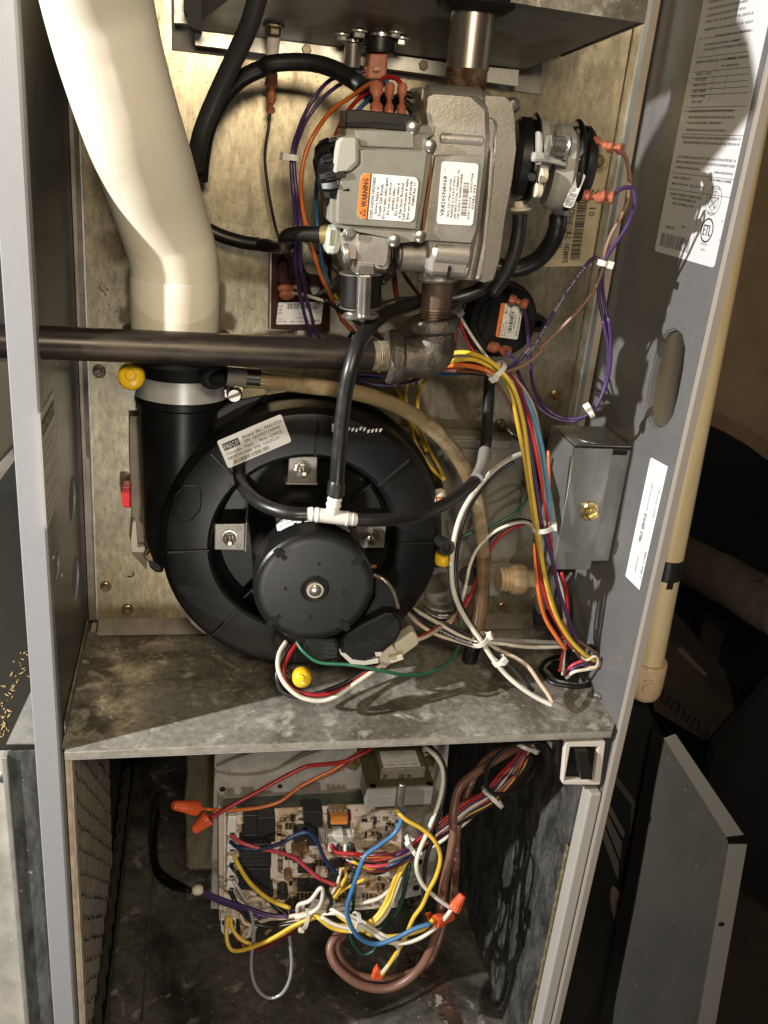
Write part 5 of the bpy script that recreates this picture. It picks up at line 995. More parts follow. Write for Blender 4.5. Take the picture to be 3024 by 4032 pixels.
# grommet in the shelf and a stray screw
gr = [at('z6', x, y, Z=.0012) for x, y in ((535, 1800), (560, 1760), (620, 1738), (700, 1740), (770, 1765), (805, 1810), (800, 1860), (740, 1885), (660, 1880), (585, 1860))]
tag(link('grommet', tube_me(spline(gr+[gr[0]], 4), .0022, 8, 1, raw=True), RUBD, None, 0, True), 'oval rubber grommet where the wires pass through the shelf', 'grommet')
zc = thing('loose_screw', at('z6', 825, 1928, Z=.004), 'bright pointed sheet metal screw tip standing at the shelf corner', 'screw')
a = at('z6', 800, 1922, Z=.004); b = at('z6', 842, 1936, Z=.005); dd = b-a; L_ = dd.length; pr = []
for k in range(5): pr += [(L_*(.05+k*.19), .0016), (L_*(.13+k*.19), .0030)]
lathe('thread', a, dd, [(0, 0)]+pr+[(L_, 0)], CHR, zc, 18, ang=10)
pt = thing('corner_bracket', at('z6', 800, 1800, Z=.001), 'bent galvanised tab lying by the wire grommet', 'bracket')
prism('tab', [at('z6', x, y, Z=.0016) for x, y in ((770, 1790), (820, 1800), (905, 1900), (880, 1985), (830, 1900))], (0, 0, .0008), GALV2, pt)
# ================================================================== rocker switch under the shelf
YS = .004
sw = thing('door_switch', at('z9', 750, 500, Y=YS), 'black door switch in a white bezel under the right end of the shelf', 'switch')
OUT = [(665, 404), (852, 396), (858, 404), (832, 608), (826, 616), (652, 614), (643, 606), (660, 412)]; INN = [(684, 428), (822, 427), (803, 594), (656, 594)]
pprism('bezel', 'z9', OUT, YS, .006, mat('bezel_plastic', (.60, .56, .50), .4), sw, .0008, [INN])
pprism('housing', 'z9', [(684, 428), (822, 427), (803, 594), (656, 594)], YS+.006, .035, BLK, sw)
pprism('rocker', 'z9', [(712, 450), (775, 448), (797, 590), (735, 590)], YS-.004, .010, mat('glossy_black', (.02, .018, .014), .12), sw, .0012)
pprism('side_wall', 'z9', [(618, 360), (640, 372), (660, 404), (650, 540), (632, 545), (610, 500)], YS+.010, .03, BLKM, sw)
pprism('bracket', 'z9', [(568, 402), (622, 402), (620, 480)], YS+.020, .002, GALV2, sw)
tag(link('coil_spring', tube_me([at('z5', 1215+t*1.2, 1803+5*math.sin(t*1.1), Y=.098+.003*math.cos(t*1.1)) for t in range(0, 50, 1)], .0007, 5, 1, raw=True), CHR, None, 0, True), 'small steel spring poking out under the header boss', 'spring')
# ================================================================== wires, upper compartment
TERMG = None
def tw(label, c, z, *a):
    if isinstance(z, str): pts = zp(z, a[0]); a = a[1:]
    else: pts = z
    r, group, terms = (list(a)+[.00135, None, ()][len(a):])[:3]
    o = wire(label, c, pts, r, group)
    for tz, a, b, rr in terms: terminal(o, at(tz, *a[:2], Y=a[2]), at(tz, *b[:2], Y=b[2]), rr)
    return o
tw('thin black sensor wire falling from a pink terminal on the left of the back panel', 'black', 'z2', [(108, 700, .148), (97, 820), (78, 940), (72, 1060), (88, 1200), (120, 1390), (158, 1540, .150), (232, 1720, .148), (330, 1865, .140), (480, 1965, .130), (600, 2045), (760, 2157, .12)], .0011, None,
   [('z2', (118, 400, .132), (112, 560, .142), .0045), ('z2', (110, 640, .146), (108, 735, .148), .0048)])
terminal(bpy.data.objects['wire'], at('z2', 122, 470, Y=.138), at('z2', 112, 660, Y=.146), .0050)
PG = 'purple wires tied together left of the gas valve'
PU = [(730, 465, .100), (600, 495), (500, 522, .105), (405, 620, .110), (335, 740, .108), (290, 850, .100), (256, 960, .090), (245, 1090, .088), (262, 1290, .085), (274, 1500, .070), (268, 1690, .080), (288, 1850, .10), (325, 2030, .12), (362, 2170, .130)]
tag(tube('wire', zp('z2', PU)+zp('z5', [(480, 195, .14)]), .00140, WC['purple'], None, 8, 6), 'purple wire looping from the ignition plug, outer strand of the left pair', 'wire', PG)
tw('purple wire of the left pair, inner strand starting under the black hose', 'purple', [*zp('z2', [(590, 530, .098), (460, 630, .104), (355, 765, .105), (296, 890, .098), (268, 990, .088), (262, 1100, .086), (283, 1300, .082), (302, 1480, .066), (300, 1700, .078), (328, 1890, .10), (372, 2050, .12), (400, 2157, .130)]), *zp('z5', [(530, 195, .14)])], .0014, PG)
tw('dark purple wire half hidden between the left pair', 'purple', 'z2', [(250, 1060, .092), (255, 1250, .09), (285, 1450, .075), (280, 1650, .085), (295, 1800, .10)], .0013, PG)
tie('white cable tie round the purple wires left of the gas valve', at('z2', 252, 1028, Y=.086), (.05, 0, 1), .0040, (-1, -.4, 0))
tw('orange wire bowing left from the valve terminals and down past the knob', 'orange', [*zp('z2', [(800, 560, .040), (760, 548, .044), (655, 618, .060), (505, 725, .075), (400, 868, .082), (332, 1020, .080), (308, 1200, .076), (322, 1390, .068), (370, 1570, .060), (428, 1775, .070), (498, 1930, .09), (570, 2070, .11), (640, 2160, .12)]), *zp('z5', [(650, 80, .125), (780, 215, .13)])], .0015, None,
   [('z2', (800, 545, .034), (800, 745, .024), .0042)])
tw('crimson wire curling over the terminals and behind the valve cover', 'red', 'z2', [(966, 590, .030), (955, 540, .034), (915, 508, .040), (850, 512, .048), (785, 570, .054), (680, 650, .062), (600, 745, .066), (535, 880, .064), (492, 1010, .056), (482, 1060, .05)], .0015, None, [('z2', (968, 555, .030), (962, 758, .024), .0042)])
tw('light blue wire passing behind the terminals and knob of the valve', 'blue', [*zp('z2', [(880, 560, .036), (860, 535, .044), (800, 600, .058), (690, 708, .066), (610, 800, .070), (560, 880, .072), (500, 980, .072), (440, 1080, .072), (405, 1250, .072), (412, 1440, .072), (432, 1620, .070), (462, 1800, .08), (522, 1980, .10), (590, 2100, .115), (640, 2157, .12)]), *zp('z5', [(700, 190, .13)])], .0015, None, [('z2', (886, 555, .032), (882, 755, .024), .0042)])
LASTW = tw('white wire looping from the maroon module to the right under the coil', 'white', [*zp('z2', [(205, 1912, .146), (270, 1915, .140), (350, 1932, .125), (450, 1962, .110), (600, 1992, .10), (680, 1992, .1)]), *zp('z5', [(760, 60, .13), (870, 195, .15)])], .0013)
terminal(LASTW, at('z2', 205, 1880, Y=.15), at('z2', 215, 1935, Y=.142), .006)
tw('black wire running from the coil leads up behind the valve', 'black', 'z2', [(820, 1830, .04), (870, 1780, .045), (920, 1700, .05), (945, 1620, .055)], .0018)
tw('black wire twisted beside the coil lead', 'black', 'z2', [(840, 1850, .035), (895, 1790, .04), (940, 1690, .045), (950, 1600, .05)], .0018)
tw('dark red wire dropping behind the coil to the elbow', 'maroon', 'z2', [(900, 1580, .07), (915, 1760, .075), (935, 1930, .08), (970, 1980, .09), (1010, 2000, .1)], .0016)
tw('red wire dropping beside the coil lead', 'red', 'z2', [(895, 1600, .075), (908, 1760, .08), (918, 1900, .085), (945, 1985, .09)], .0013)
tw('brown wire slanting behind the lower nipple from the coil', 'maroon', 'z2', [(930, 1700, .07), (985, 1800, .075), (1050, 1890, .08), (1110, 1960, .085)], .0015)
tw('thin black wire crossing level behind the coil', 'black', 'z2', [(540, 1985, .06), (600, 2020, .06), (760, 2010, .06), (820, 1985, .07), (950, 1950, .08), (1090, 1945, .09)], .0011)
tw('grey wire crossing behind the coil towards the module', 'grey', 'z2', [(420, 1920, .12), (500, 1870, .11), (560, 1800, .10), (640, 1760, .09)], .0018)
tw('yellow wire ducking under the gas pipe beside the orange wire', 'yellow', [*zp('z2', [(520, 1920, .13), (600, 2020, .13), (690, 2150, .13)]), *zp('z5', [(790, 215, .135), (880, 400, .14), (960, 480, .145), (1040, 600, .150)])], .0014)
tw('black wire running from the coil foot down to the gas pipe', 'black', 'z5', [(560, -30, .08), (660, 40, .09), (760, 110, .10), (900, 205, .11)], .0016)
tw('crimson wire ducking behind the gas pipe by the grey tube', 'red', 'z5', [(800, 90, .11), (850, 150, .12), (910, 215, .13)], .0015)
tw('purple wire sagging below the elbow, printed with white letters', 'purple', 'z5', [(745, 420, .125), (800, 448, .122), (900, 468, .120), (1010, 458), (1110, 425), (1200, 400, .11), (1300, 385, .10), (1520, 372, .06)], .0014)
tw('purple wire level along the underside of the gas pipe', 'purple', 'z5', [(745, 398, .125), (850, 406), (950, 402), (1050, 405, .12)], .0015)
tw('blue wire running level behind the elbow into the bundle', 'blue', 'z5', [(760, 412, .128), (900, 420), (1100, 408, .12), (1300, 402, .10), (1530, 395, .055)], .0014)
# right-hand wires
tw('brown wire looping from the upper switch terminal down to the bundle tie', 'tan', [*zp('z3', [(790, 862, .020), (835, 920, .022), (855, 1040, .026), (848, 1150, .030), (805, 1260, .034), (745, 1370, .038), (705, 1490, .040), (695, 1570, .042), (650, 1680, .045), (560, 1800, .050), (450, 1915, .055), (330, 2030, .060)]), *zp('z6', [(545, 225, .058), (460, 295, .056), (365, 332, .055)])], .0014, None,
   [('z3', (640, 812, .034), (740, 852, .024), .0042), ('z3', (815, 868, .018), (735, 856, .024), .0050)])
tw('purple wire arching from the lower switch terminal into the right tie', 'purple', [*zp('z3', [(765, 1125, .020), (820, 1092, .020), (872, 1098), (888, 1170), (862, 1270, .026), (800, 1380, .032), (735, 1470, .038), (700, 1560, .042), (700, 1700, .048), (725, 1850, .050), (745, 1990, .050)]), *zp('z6', [(872, 60, .048), (884, 200, .046), (872, 350, .046), (830, 470, .046), (785, 530, .048), (720, 560, .050), (640, 555, .056), (560, 505, .062), (500, 400, .08), (482, 230, .11), (465, 60, .135), (440, 10, .143)])], .0014, 'purple wires looping on the right of the gas valve',
   [('z3', (585, 1135, .030), (700, 1150, .024), .0055), ('z3', (765, 1148, .020), (690, 1142, .024), .0060)])
tw('purple wire with white print slanting down from the right tie to the bundle', 'purple', [*zp('z3', [(690, 1530, .040), (655, 1498, .042), (600, 1545, .046), (500, 1680, .052), (400, 1840, .058), (320, 1980, .062), (260, 2066, .062)]), *zp('z6', [(480, 215, .060), (420, 285, .058), (365, 312, .055)])], .00145, 'purple wires looping on the right of the gas valve')
tw('purple wire of the long right loop, inner strand ending at the round switch', 'purple', [*zp('z3', [(688, 1560, .043), (672, 1680, .048), (695, 1830, .05), (735, 1980, .05)]), *zp('z6', [(845, 80, .048), (872, 220, .048), (862, 360, .048), (815, 500, .048), (770, 540, .05), (700, 573, .052), (610, 560, .058), (520, 500, .065), (450, 390, .08), (410, 290, .10), (380, 240, .12), (350, 225, .14)])], .0014, 'purple wires looping on the right of the gas valve',
   [('z6', (290, 205, .145), (380, 232, .132), .0062)])
tie('white cable tie round the purple wires by the right flange', at('z3', 697, 1528, Y=.040), (.15, 0, 1), .0034, (1, -.3, 0))
tie('white cable tie at the bottom of the purple loop', at('z6', 782, 530, Y=.048), (1, -.2, .8), .0036, (-.7, -.3, .7))
ps_t = bpy.data.objects['round_pressure_switch']
terminal(ps_t, at('z3', 155, 1738, Y=.144), at('z3', 262, 1772, Y=.138), .0060)
# bundle from the elbow, round the tie and down the right
def bundle(specs, grp):
    for lab, c, pts, r in specs: wire(lab, c, pts, r, grp)
TIEP = (330, 325)
BY = .050
Z = lambda pts, Y0=None: zp('z6', pts, Y0)
L5 = lambda pts, Y0=None: zp('z5', pts, Y0)
BG = 'coloured wires of the main harness tied on the right'
bundle([
 ('yellow harness wire, topmost over the tie and down the right side', 'yellow', L5([(1255, 292, .085), (1350, 276, .075), (1440, 292, .062), (1520, 330, .054)])+Z([(345, 330, .048), (395, 395, .044), (428, 480), (455, 600), (470, 720), (487, 860), (508, 1010, .044), (528, 1150, .046), (556, 1330, .046), (600, 1500, .048), (668, 1630, .05), (740, 1712, .052), (805, 1758, .056)]), .0018),
 ('yellow harness wire behind the topmost, printed with small letters', 'yellow', L5([(1235, 352, .085), (1320, 322, .074), (1430, 320, .064), (1530, 365, .056)])+Z([(352, 352, .054), (392, 430, .05), (412, 520), (435, 640), (462, 780), (482, 920), (505, 1060), (532, 1220, .052), (572, 1390, .052), (622, 1540, .054), (700, 1670, .056), (780, 1745, .06), (800, 1775, .06)]), .0017),
 ('purple harness wire beside the yellow ones', 'purple', Z([(360, 330, .056), (408, 390, .05), (440, 470), (468, 600), (492, 760), (515, 900), (535, 1040), (560, 1150, .05), (596, 1260), (625, 1400), (672, 1545, .052), (725, 1680, .055), (790, 1765, .058), (820, 1760, .06)]), .0017),
 ('crimson harness wire running down behind the purple one', 'red', Z([(372, 330, .06), (418, 388, .054), (446, 450), (490, 600, .058), (520, 740), (545, 880), (562, 1000), (578, 1110, .054), (592, 1220, .056), (600, 1330, .058)]), .0016),
 ('sky blue harness wire on the right of the bundle', 'lightblue', Z([(370, 345, .064), (425, 400, .06), (480, 490, .056), (518, 600), (545, 710), (563, 830), (578, 950, .058), (580, 1060, .06), (590, 1160, .06)]), .0018),
 ('grey harness wire between the purple and blue ones', 'grey', Z([(380, 350, .062), (440, 420, .058), (490, 540), (520, 690), (545, 830), (560, 960), (575, 1090, .06), (590, 1180, .06)]), .0015),
 ('cream harness wire on the outside near the tie', 'cream', Z([(385, 340, .066), (445, 405, .062), (500, 500, .06), (530, 620), (555, 760)]), .0013),
 ('brown harness wire along the left edge of the bundle', 'brown', L5([(1300, 385, .08), (1450, 392, .065), (1530, 420, .058)])+Z([(330, 400, .058), (375, 480, .055), (420, 600, .055)]), .0013),
 ('orange wire leading from behind the elbow to the tie', 'orange', L5([(1195, 372, .10), (1290, 352, .08), (1390, 355, .066), (1480, 375, .058), (1540, 405, .055)]), .0019),
 ('orange wire behind the bundle between blue wire and box', 'orange', Z([(575, 720, .068), (580, 900, .066), (585, 1080, .064)]), .0013),
 ('red wire leading from behind the elbow to the tie', 'red', L5([(1190, 392, .10), (1330, 380, .08), (1530, 400, .058)]), .0014),
 ('black wire leading from behind the elbow to the tie', 'black', L5([(1180, 385, .10), (1330, 390, .08), (1530, 410, .060)]), .0016),
 ('dark wire looping over the yellow wires towards the tie', 'maroon', L5([(1230, 330, .10), (1300, 330, .085), (1400, 335, .075), (1500, 360, .065)]), .0014),
 ('orange wire swinging wide at the bottom left of the bundle', 'orange', Z([(512, 1180, .058), (516, 1290), (528, 1420), (560, 1545), (610, 1630, .056), (660, 1700, .056)]), .0018),
 ('red wire inside the orange one at the lower bundle', 'red', Z([(520, 1170, .055), (530, 1280), (552, 1400), (590, 1510), (640, 1600), (690, 1690, .056)]), .0019),
 ('brown wire in the middle of the lower bundle', 'brown', Z([(560, 1330, .054), (580, 1420), (620, 1530), (665, 1630), (720, 1720), (770, 1770, .058)]), .0017),
 ('tan wire curling round the loop at the grommet', 'tan', Z([(640, 1560, .06), (700, 1640), (770, 1690), (815, 1725), (822, 1765), (790, 1790), (740, 1780, .07)]), .0013),
 ('white wire curling round the outside of the loop at the grommet', 'cream', Z([(700, 1700, .054), (760, 1752), (800, 1735, .05), (820, 1750), (812, 1785), (778, 1790, .054)]), .0013),
 ('black wire swinging wide round the grommet loop', 'black', Z([(640, 1640, .066), (730, 1672), (800, 1692), (848, 1725), (858, 1765), (820, 1792), (750, 1795), (690, 1812, .072)]), .0017),
 ('pink wire diving into the grommet', 'pink', Z([(780, 1750, .062), (730, 1762, .064), (690, 1782), (655, 1820, .07)]), .0015),
 ('purple wire diving into the grommet', 'purple', Z([(800, 1770, .062), (740, 1775, .064), (690, 1800), (660, 1840, .07)]), .0016),
 ('white printed wire diving into the front of the grommet', 'white', Z([(815, 1790, .054), (760, 1800, .054), (700, 1812), (665, 1842, .06)]), .0015),
], BG)
tie('white cable tie at the top bend of the main harness', at('z6', 322, 322, Y=.052), (.75, 0, -.65), .0068, (-.5, -.8, -.5))
tie('white cable tie across the main harness by the junction box', at('z6', 545, 1098, Y=.050), (.22, 0, -1), .0072, (1, -.35, 0))
# wires from behind the elbow, up by the round switch
for lab, c, pts in (('white wire slanting past the round switch', 'white', [(135, 50, .13), (170, 110), (215, 180), (262, 245, .12), (310, 300, .07)]), ('crimson wire slanting past the round switch', 'red', [(128, 50, .13), (158, 140), (195, 215), (250, 270, .12), (300, 305, .075)]),
                    ('black wire slanting past the round switch', 'black', [(140, 40, .135), (190, 150), (235, 230), (300, 290, .08)]), ('brown wire hanging beside the elbow collar', 'maroon', [(140, 60, .13), (122, 120), (115, 180), (112, 240, .12)])):
    wire(lab, c, zp('z6', pts), .0013, 'thin wires tied beside the round switch')
tie('white cable tie beside the elbow by the round switch', at('z6', 130, 42, Y=.125), (.5, 0, -1), .0038, (-1, -.3, 0))
# supply wires out of the junction box
for lab, c, pts, r in (('red supply wire dropping from the junction box into the grommet', 'red', [(640, 1318, .085), (662, 1400, .08), (672, 1500), (668, 1600), (648, 1700), (630, 1810, .07)], .0016),
                       ('white supply wire dropping from the junction box into the grommet', 'white', [(612, 1322, .085), (640, 1410, .08), (654, 1520), (656, 1640), (650, 1740), (648, 1830, .07)], .0017),
                       ('black supply wire dropping from the junction box into the grommet', 'black', [(660, 1330, .09), (685, 1430, .085), (690, 1550), (680, 1680), (668, 1780), (662, 1840, .07)], .0017),
                       ('grey supply wire bowing out of the junction box', 'grey', [(690, 1325, .09), (672, 1345, .088), (655, 1380, .086), (668, 1420, .085)], .0013),
                       ('green ground wire curling under the header to the panel bolt', 'green', [(150, 1145, .120), (230, 1110), (330, 1075), (420, 1020), (470, 960, .120), (480, 930, .13)], .0014),
                       ('green ground wire behind the main harness near the panel bolt', 'green', [(385, 640, .165), (420, 662, .15), (455, 690, .14), (470, 740, .13)], .0014)):
    wire(lab, c, zp('z6', pts), r, None)
gt = thing('ring_terminal', at('z6', 398, 640, Y=.162), 'tinned ring terminal bolted at the panel seam', 'terminal')
cyl('barrel', at('z6', 372, 615, Y=.165), at('z6', 412, 655, Y=.160), .0022, TIN, gt, 12)
# black/white cable loops on the right
CG = 'white and black supply wires looped over the shelf'
bundle([
 ('white printed wire sweeping in a wide arc left of the main harness', 'white', Z([(466, 728, .10), (400, 752, .095), (310, 812, .085), (225, 905, .075), (152, 1020, .065), (112, 1150, .058), (97, 1300, .052), (112, 1430, .050), (165, 1545, .048), (235, 1645, .045), (300, 1745, .040), (370, 1828, .035), (450, 1895, .028), (530, 1945, .022), (596, 1976, .018)]), .0021),
 ('cream wire bowing back from the loop end on the shelf', 'cream', Z([(598, 1970, .019), (575, 1925, .024), (530, 1862, .032), (480, 1790, .040), (420, 1745, .046), (350, 1712, .05), (268, 1672, .048)]), .0018),
 ('black wire following the white arc left of the main harness', 'black', Z([(400, 775, .10), (320, 825, .09), (240, 915, .08), (175, 1020, .07), (137, 1140, .063), (118, 1290, .058), (130, 1430, .055), (180, 1550, .052), (245, 1645, .05), (330, 1740, .045), (395, 1790, .04), (450, 1850, .034), (500, 1905, .03)]), .0019),
 ('white wire fanning left from the shelf tie to the blower foot', 'white', L5([(1450, 1965, .046), (1350, 1925, .052), (1230, 1858, .06), (1130, 1800, .07), (1070, 1765, .08)]), .0018),
 ('lower white wire fanning left from the shelf tie', 'cream', L5([(1440, 1985, .046), (1340, 1955, .05), (1210, 1915, .056), (1110, 1855, .065), (1045, 1792, .08)]), .0017),
 ('printed black wire fanning left from the shelf tie', 'black', L5([(1445, 1975, .044), (1330, 1940, .05), (1210, 1880, .058), (1110, 1815, .07), (1055, 1765, .08)]), .0019),
 ('upper black wire fanning left from the shelf tie', 'black', L5([(1440, 1945, .052), (1340, 1890, .058), (1220, 1835, .064), (1120, 1790, .075), (1060, 1762, .084)]), .0017),
 ('printed grey wire running right from the shelf tie', 'grey', Z([(255, 1652, .046), (330, 1650, .05), (430, 1658, .055), (540, 1664, .06), (650, 1668, .066)]), .0019),
 ('white wire running right from the shelf tie', 'white', Z([(250, 1662, .044), (340, 1672, .05), (450, 1686, .055), (560, 1690, .06), (650, 1685, .066)]), .0017),
], CG)
tie('white cable tie at the crossing of white and black wires', at('z6', 240, 1652, Y=.046), (.6, 0, -.8), .0066, (.5, -.3, .8))
tie('white cable tie on the loop near the shelf front', at('z6', 332, 1756, Y=.041), (.6, -.2, -.7), .0050, (.3, -.9, .4))
# wires rising behind the amber hose
for lab, c, pts, r in (('white wire curving up behind the amber hose', 'white', [(80, 1585, .10), (135, 1500), (165, 1400), (190, 1280), (235, 1190), (310, 1120), (400, 1080), (470, 1075, .11), (520, 1110, .10)], .0015),
                       ('black wire curving up behind the amber hose', 'black', [(240, 1240, .125), (300, 1140), (380, 1075), (450, 1062), (520, 1090, .12)], .0018),
                       ('red wire curving up behind the amber hose', 'red', [(60, 1600, .115), (130, 1540), (190, 1440), (225, 1340), (270, 1240), (330, 1150), (400, 1100), (470, 1080), (530, 1100, .11)], .0016)):
    wire(lab, c, zp('z6', pts), r, 'wires curving up behind the amber hose')
# motor leads
D_ = lambda pts, Y0=None: zp('d', pts, Y0)
for lab, c, pts, r in (('white motor lead looping below the motor to the nylon plug', 'white', [(618, 1386, .05), (603, 1412, .040), (601, 1445, .030), (618, 1480, .022), (655, 1508, .018), (708, 1512, .018), (765, 1478, .024), (825, 1436, .034)], .0019),
                       ('red motor lead looping below the motor to the nylon plug', 'red', [(643, 1388, .05), (622, 1420, .040), (612, 1450, .032), (628, 1484, .026), (680, 1502, .022), (740, 1488, .026), (815, 1438, .036)], .0018),
                       ('black motor lead looping below the motor to the nylon plug', 'black', [(630, 1386, .052), (606, 1430, .042), (598, 1466, .034), (615, 1498, .028), (660, 1504, .024), (740, 1478, .03), (818, 1432, .038)], .0018),
                       ('green ground lead drooping across under the capacitor cover', 'green', [(640, 1386, .05), (656, 1408, .042), (690, 1431, .034), (755, 1436, .026), (812, 1446, .024), (868, 1457, .026), (920, 1455, .034), (968, 1432, .048), (990, 1396, .060), (993, 1355, .075), (978, 1290, .09), (968, 1215, .095)], .0014)):
    wire(lab, c, zp('d', pts), r, 'leads hanging under the blower motor')
cn_ = thing('nylon_plug', at('z5', 990, 2020, Y=.034), 'translucent cream nylon plug tilted under the capacitor cover', 'connector')
pprism('plug', 'z5', [(960, 1975), (1062, 1900), (1085, 1905), (1108, 1952), (1100, 1975), (1000, 2050), (975, 2020)], .034, .012, CREAM, cn_, .0015)
pprism('socket', 'z5', [(872, 2035), (950, 1978), (975, 2010), (1000, 2050), (985, 2060), (900, 2120), (878, 2090)], .032, .014, CREAM, cn_, .0015)
pprism('latch', 'z5', [(930, 2048), (1010, 2035), (1020, 2060), (945, 2085)], .028, .004, CREAM, cn_, .0006)
tw('pink and black lead leaving the nylon plug up to the right', 'cream', 'z5', [(1100, 1945, .040), (1160, 1920, .045), (1220, 1880, .055), (1290, 1830, .07), (1330, 1780, .08)], .0016)
tw('red lead leaving the nylon plug up to the right', 'red', 'z5', [(1095, 1935, .042), (1170, 1898, .05), (1230, 1860, .06), (1330, 1790, .085), (1400, 1680, .10)], .0014)
# yellow loops behind the amber hose
for lab, c, pts in (('yellow wire looping down beside the blower, left strand', 'yellow', [(1058, 425, .135), (1030, 480), (1030, 560), (1052, 680), (1085, 800), (1140, 900), (1200, 975), (1248, 1015, .12)]),
                    ('yellow wire looping down beside the blower, right strand', 'yellow', [(1165, 420, .14), (1115, 480), (1098, 560), (1105, 680), (1145, 800), (1185, 880), (1225, 950), (1250, 1012, .12)]),
                    ('yellow wire between the two loops beside the blower', 'yellow', [(900, 425, .145), (960, 480), (1020, 580), (1062, 680), (1110, 770), (1150, 850, .13)])):
    wire(lab, c, zp('z5', pts), .0016, 'yellow wires looping behind the amber hose')
# ================================================================== control panel in the lower compartment
YC = .125
cpn = thing('control_panel', at('z8', 700, 1000, Y=YC), 'galvanised control panel hanging in the lower compartment', 'control panel')
pprism('plate', 'z8', [(205, 20), (1480, -40), (1475, 140), (1400, 880), (1325, 930), (1200, 960), (1195, 1000), (225, 1070), (225, 1010), (182, 1005)], YC, .0015, mat('panel_galvanised', (.52, .50, .46), .42, .4, c2=(.42, .40, .36), sc=50, spots=((.25, .22, .18), 300, .68)), cpn)
pprism('plate_edge', 'z8', [(180, 1005), (203, 130), (210, 130), (190, 1006)], YC-.006, .006, GALV2, cpn)
for x, y, r in ((243, 356, .0028), (557, 341, .0024), (410, 425, .0036), (902, 400, .0036), (1182, 535, .004), (1172, 613, .004), (1312, 752, .004), (1298, 893, .004)):
    p = at('z8', x, y, Y=YC-.0004); lathe('punched_hole', p, FRONT, [(0, r), (.0003, r*.98), (.0003, 0)], BLKR, cpn, 16)
screw(at('z8', 955, 212, Y=YC-.001), FRONT, .0072, cpn, 'slot', BRASSB, .5); screw(at('z8', 1362, 188, Y=YC-.001), FRONT, .0075, cpn, 'slot', BRASS, .9)
pprism('teal_shadow_strip', 'z8', [(245, 408), (1000, 368), (1030, 440), (246, 470)], YC-.0012, .001, mat('teal_shade', (.12, .19, .18), .4, .5, c2=(.3, .29, .26), sc=18), cpn)  # shadow above the board's top edge, painted as a teal strip
bh = thing('blower_housing', at('z8', 120, 800, Y=.20), 'pale curved galvanised blower housing behind the left of the control panel', 'blower housing')
pprism('side_sheet', 'z8', [(45, 140), (240, 100), (260, 800), (60, 812), (38, 790), (42, 560), (30, 420), (46, 300)], .20, .012, GALV, bh, .006)
# circuit board
YBRD = .100
cb = thing('circuit_board', at('z8', 700, 1050, Y=YBRD), 'printed pinkish ignition circuit board crowded with relays and wires', 'circuit board')
pprism('board', 'z8', [(248, 480), (1012, 440), (1180, 445), (1228, 450), (1215, 720), (1190, 760), (1180, 1000), (700, 1030), (520, 1040), (440, 1050), (420, 1165), (345, 1165), (335, 1060), (250, 1058)], YBRD, .0017, BOARD, cb, .0003)
pprism('backing', 'z8', [(222, 440), (246, 480), (250, 1062), (226, 1058)], YBRD+.004, .002, mat('backing_edge', (.55, .46, .38), .5), cb)
def comp(nm, x0, y0, x1, y1, h, mt, bev=.0004, sk=0, y=YBRD): return pprism(nm, 'z8', [(x0, y0), (x1, y0-sk), (x1-sk*.3, y1-sk), (x0-sk*.3, y1)], y-h, h-.0001, mt, cb, bev)
relm = mat('relay_black', (.020, .020, .021), .4)
comp('relay', 360, 498, 432, 600, .016, relm); comp('relay', 434, 512, 532, 645, .014, relm, sk=2)
comp('relay', 352, 604, 432, 652, .015, relm); comp('relay', 338, 656, 510, 782, .016, relm, sk=3); comp('relay', 332, 790, 505, 905, .016, relm, sk=3); comp('relay', 430, 900, 520, 945, .012, relm)
comp('relay', 688, 478, 790, 562, .018, relm); comp('relay', 705, 562, 762, 665, .014, relm)
rl = quadsheet(at('z8', 345, 690, Y=YBRD-.0163), at('z8', 500, 685, Y=YBRD-.0163), at('z8', 342, 780, Y=YBRD-.0163), FRONT)
gi = mat('relay_print', (.10, .10, .10), .4)
for i, t in enumerate(('SONG CHUAN', '812H-1C-C 24VDC', '20A 125VAC', 'MADE IN TAIWAN')): rl.text(t, 0, rl.h*(.2+.24*i), rl.h*.17, gi, width=rl.w*.9)
rl.done('relay_print', cb)
comp('fuse_holder', 818, 500, 940, 582, .010, CHIP); comp('fuse', 832, 506, 928, 552, .018, FUSE, .0015)
for k in range(4): pprism('fuse_contact', 'z8', [(824+k*27, 470), (842+k*27, 470), (846+k*27, 512), (826+k*27, 512)], YBRD-.013, .008, TIN, cb, .0004)
comp('led', 930, 486, 946, 535, .006, mat('red_led', (.35, .02, .02), .2), .001)
comp('plug_socket', 808, 585, 962, 655, .012, MILK, .001); comp('plug_housing', 818, 612, 950, 700, .020, mat('nylon_grey', (.48, .46, .41), .35), .0012)
comp('plug_key', 850, 612, 905, 648, .023, mat('nylon_grey', (.48, .46, .41), .35), .0008); comp('grey_connector', 765, 575, 805, 655, .014, PSW, .001)
for k, (y0_, y1_) in enumerate(((505, 608), (632, 700), (722, 772), (788, 842), (860, 908))):
    pprism('edge_connector', 'z8', [(272-k, y0_), (322-k, y0_-1), (318-k, y1_), (266-k, y1_+1)], YBRD-.016, .0155, MILK, cb, .001)
    pprism('connector_slot', 'z8', [(285-k, y1_-14), (312-k, y1_-14), (311-k, y1_-5), (285-k, y1_-5)], YBRD-.0166, .002, CHIP, cb)
pprism('edge_connector', 'z8', [(232, 1062), (318, 1058), (318, 1120), (262, 1165), (236, 1130)], YBRD-.008, .008, MILK, cb, .001)
for x in (240, 298): pprism('connector_slot', 'z8', [(x, 1072), (x+12, 1072), (x+12, 1095), (x, 1095)], YBRD-.0088, .002, CHIP, cb)
comp('ic_chip', 655, 778, 752, 814, .005, CHIP); comp('ic_chip', 652, 862, 825, 915, .006, CHIP)
comp('nylon_clip', 850, 855, 885, 905, .010, MILK, .002); 
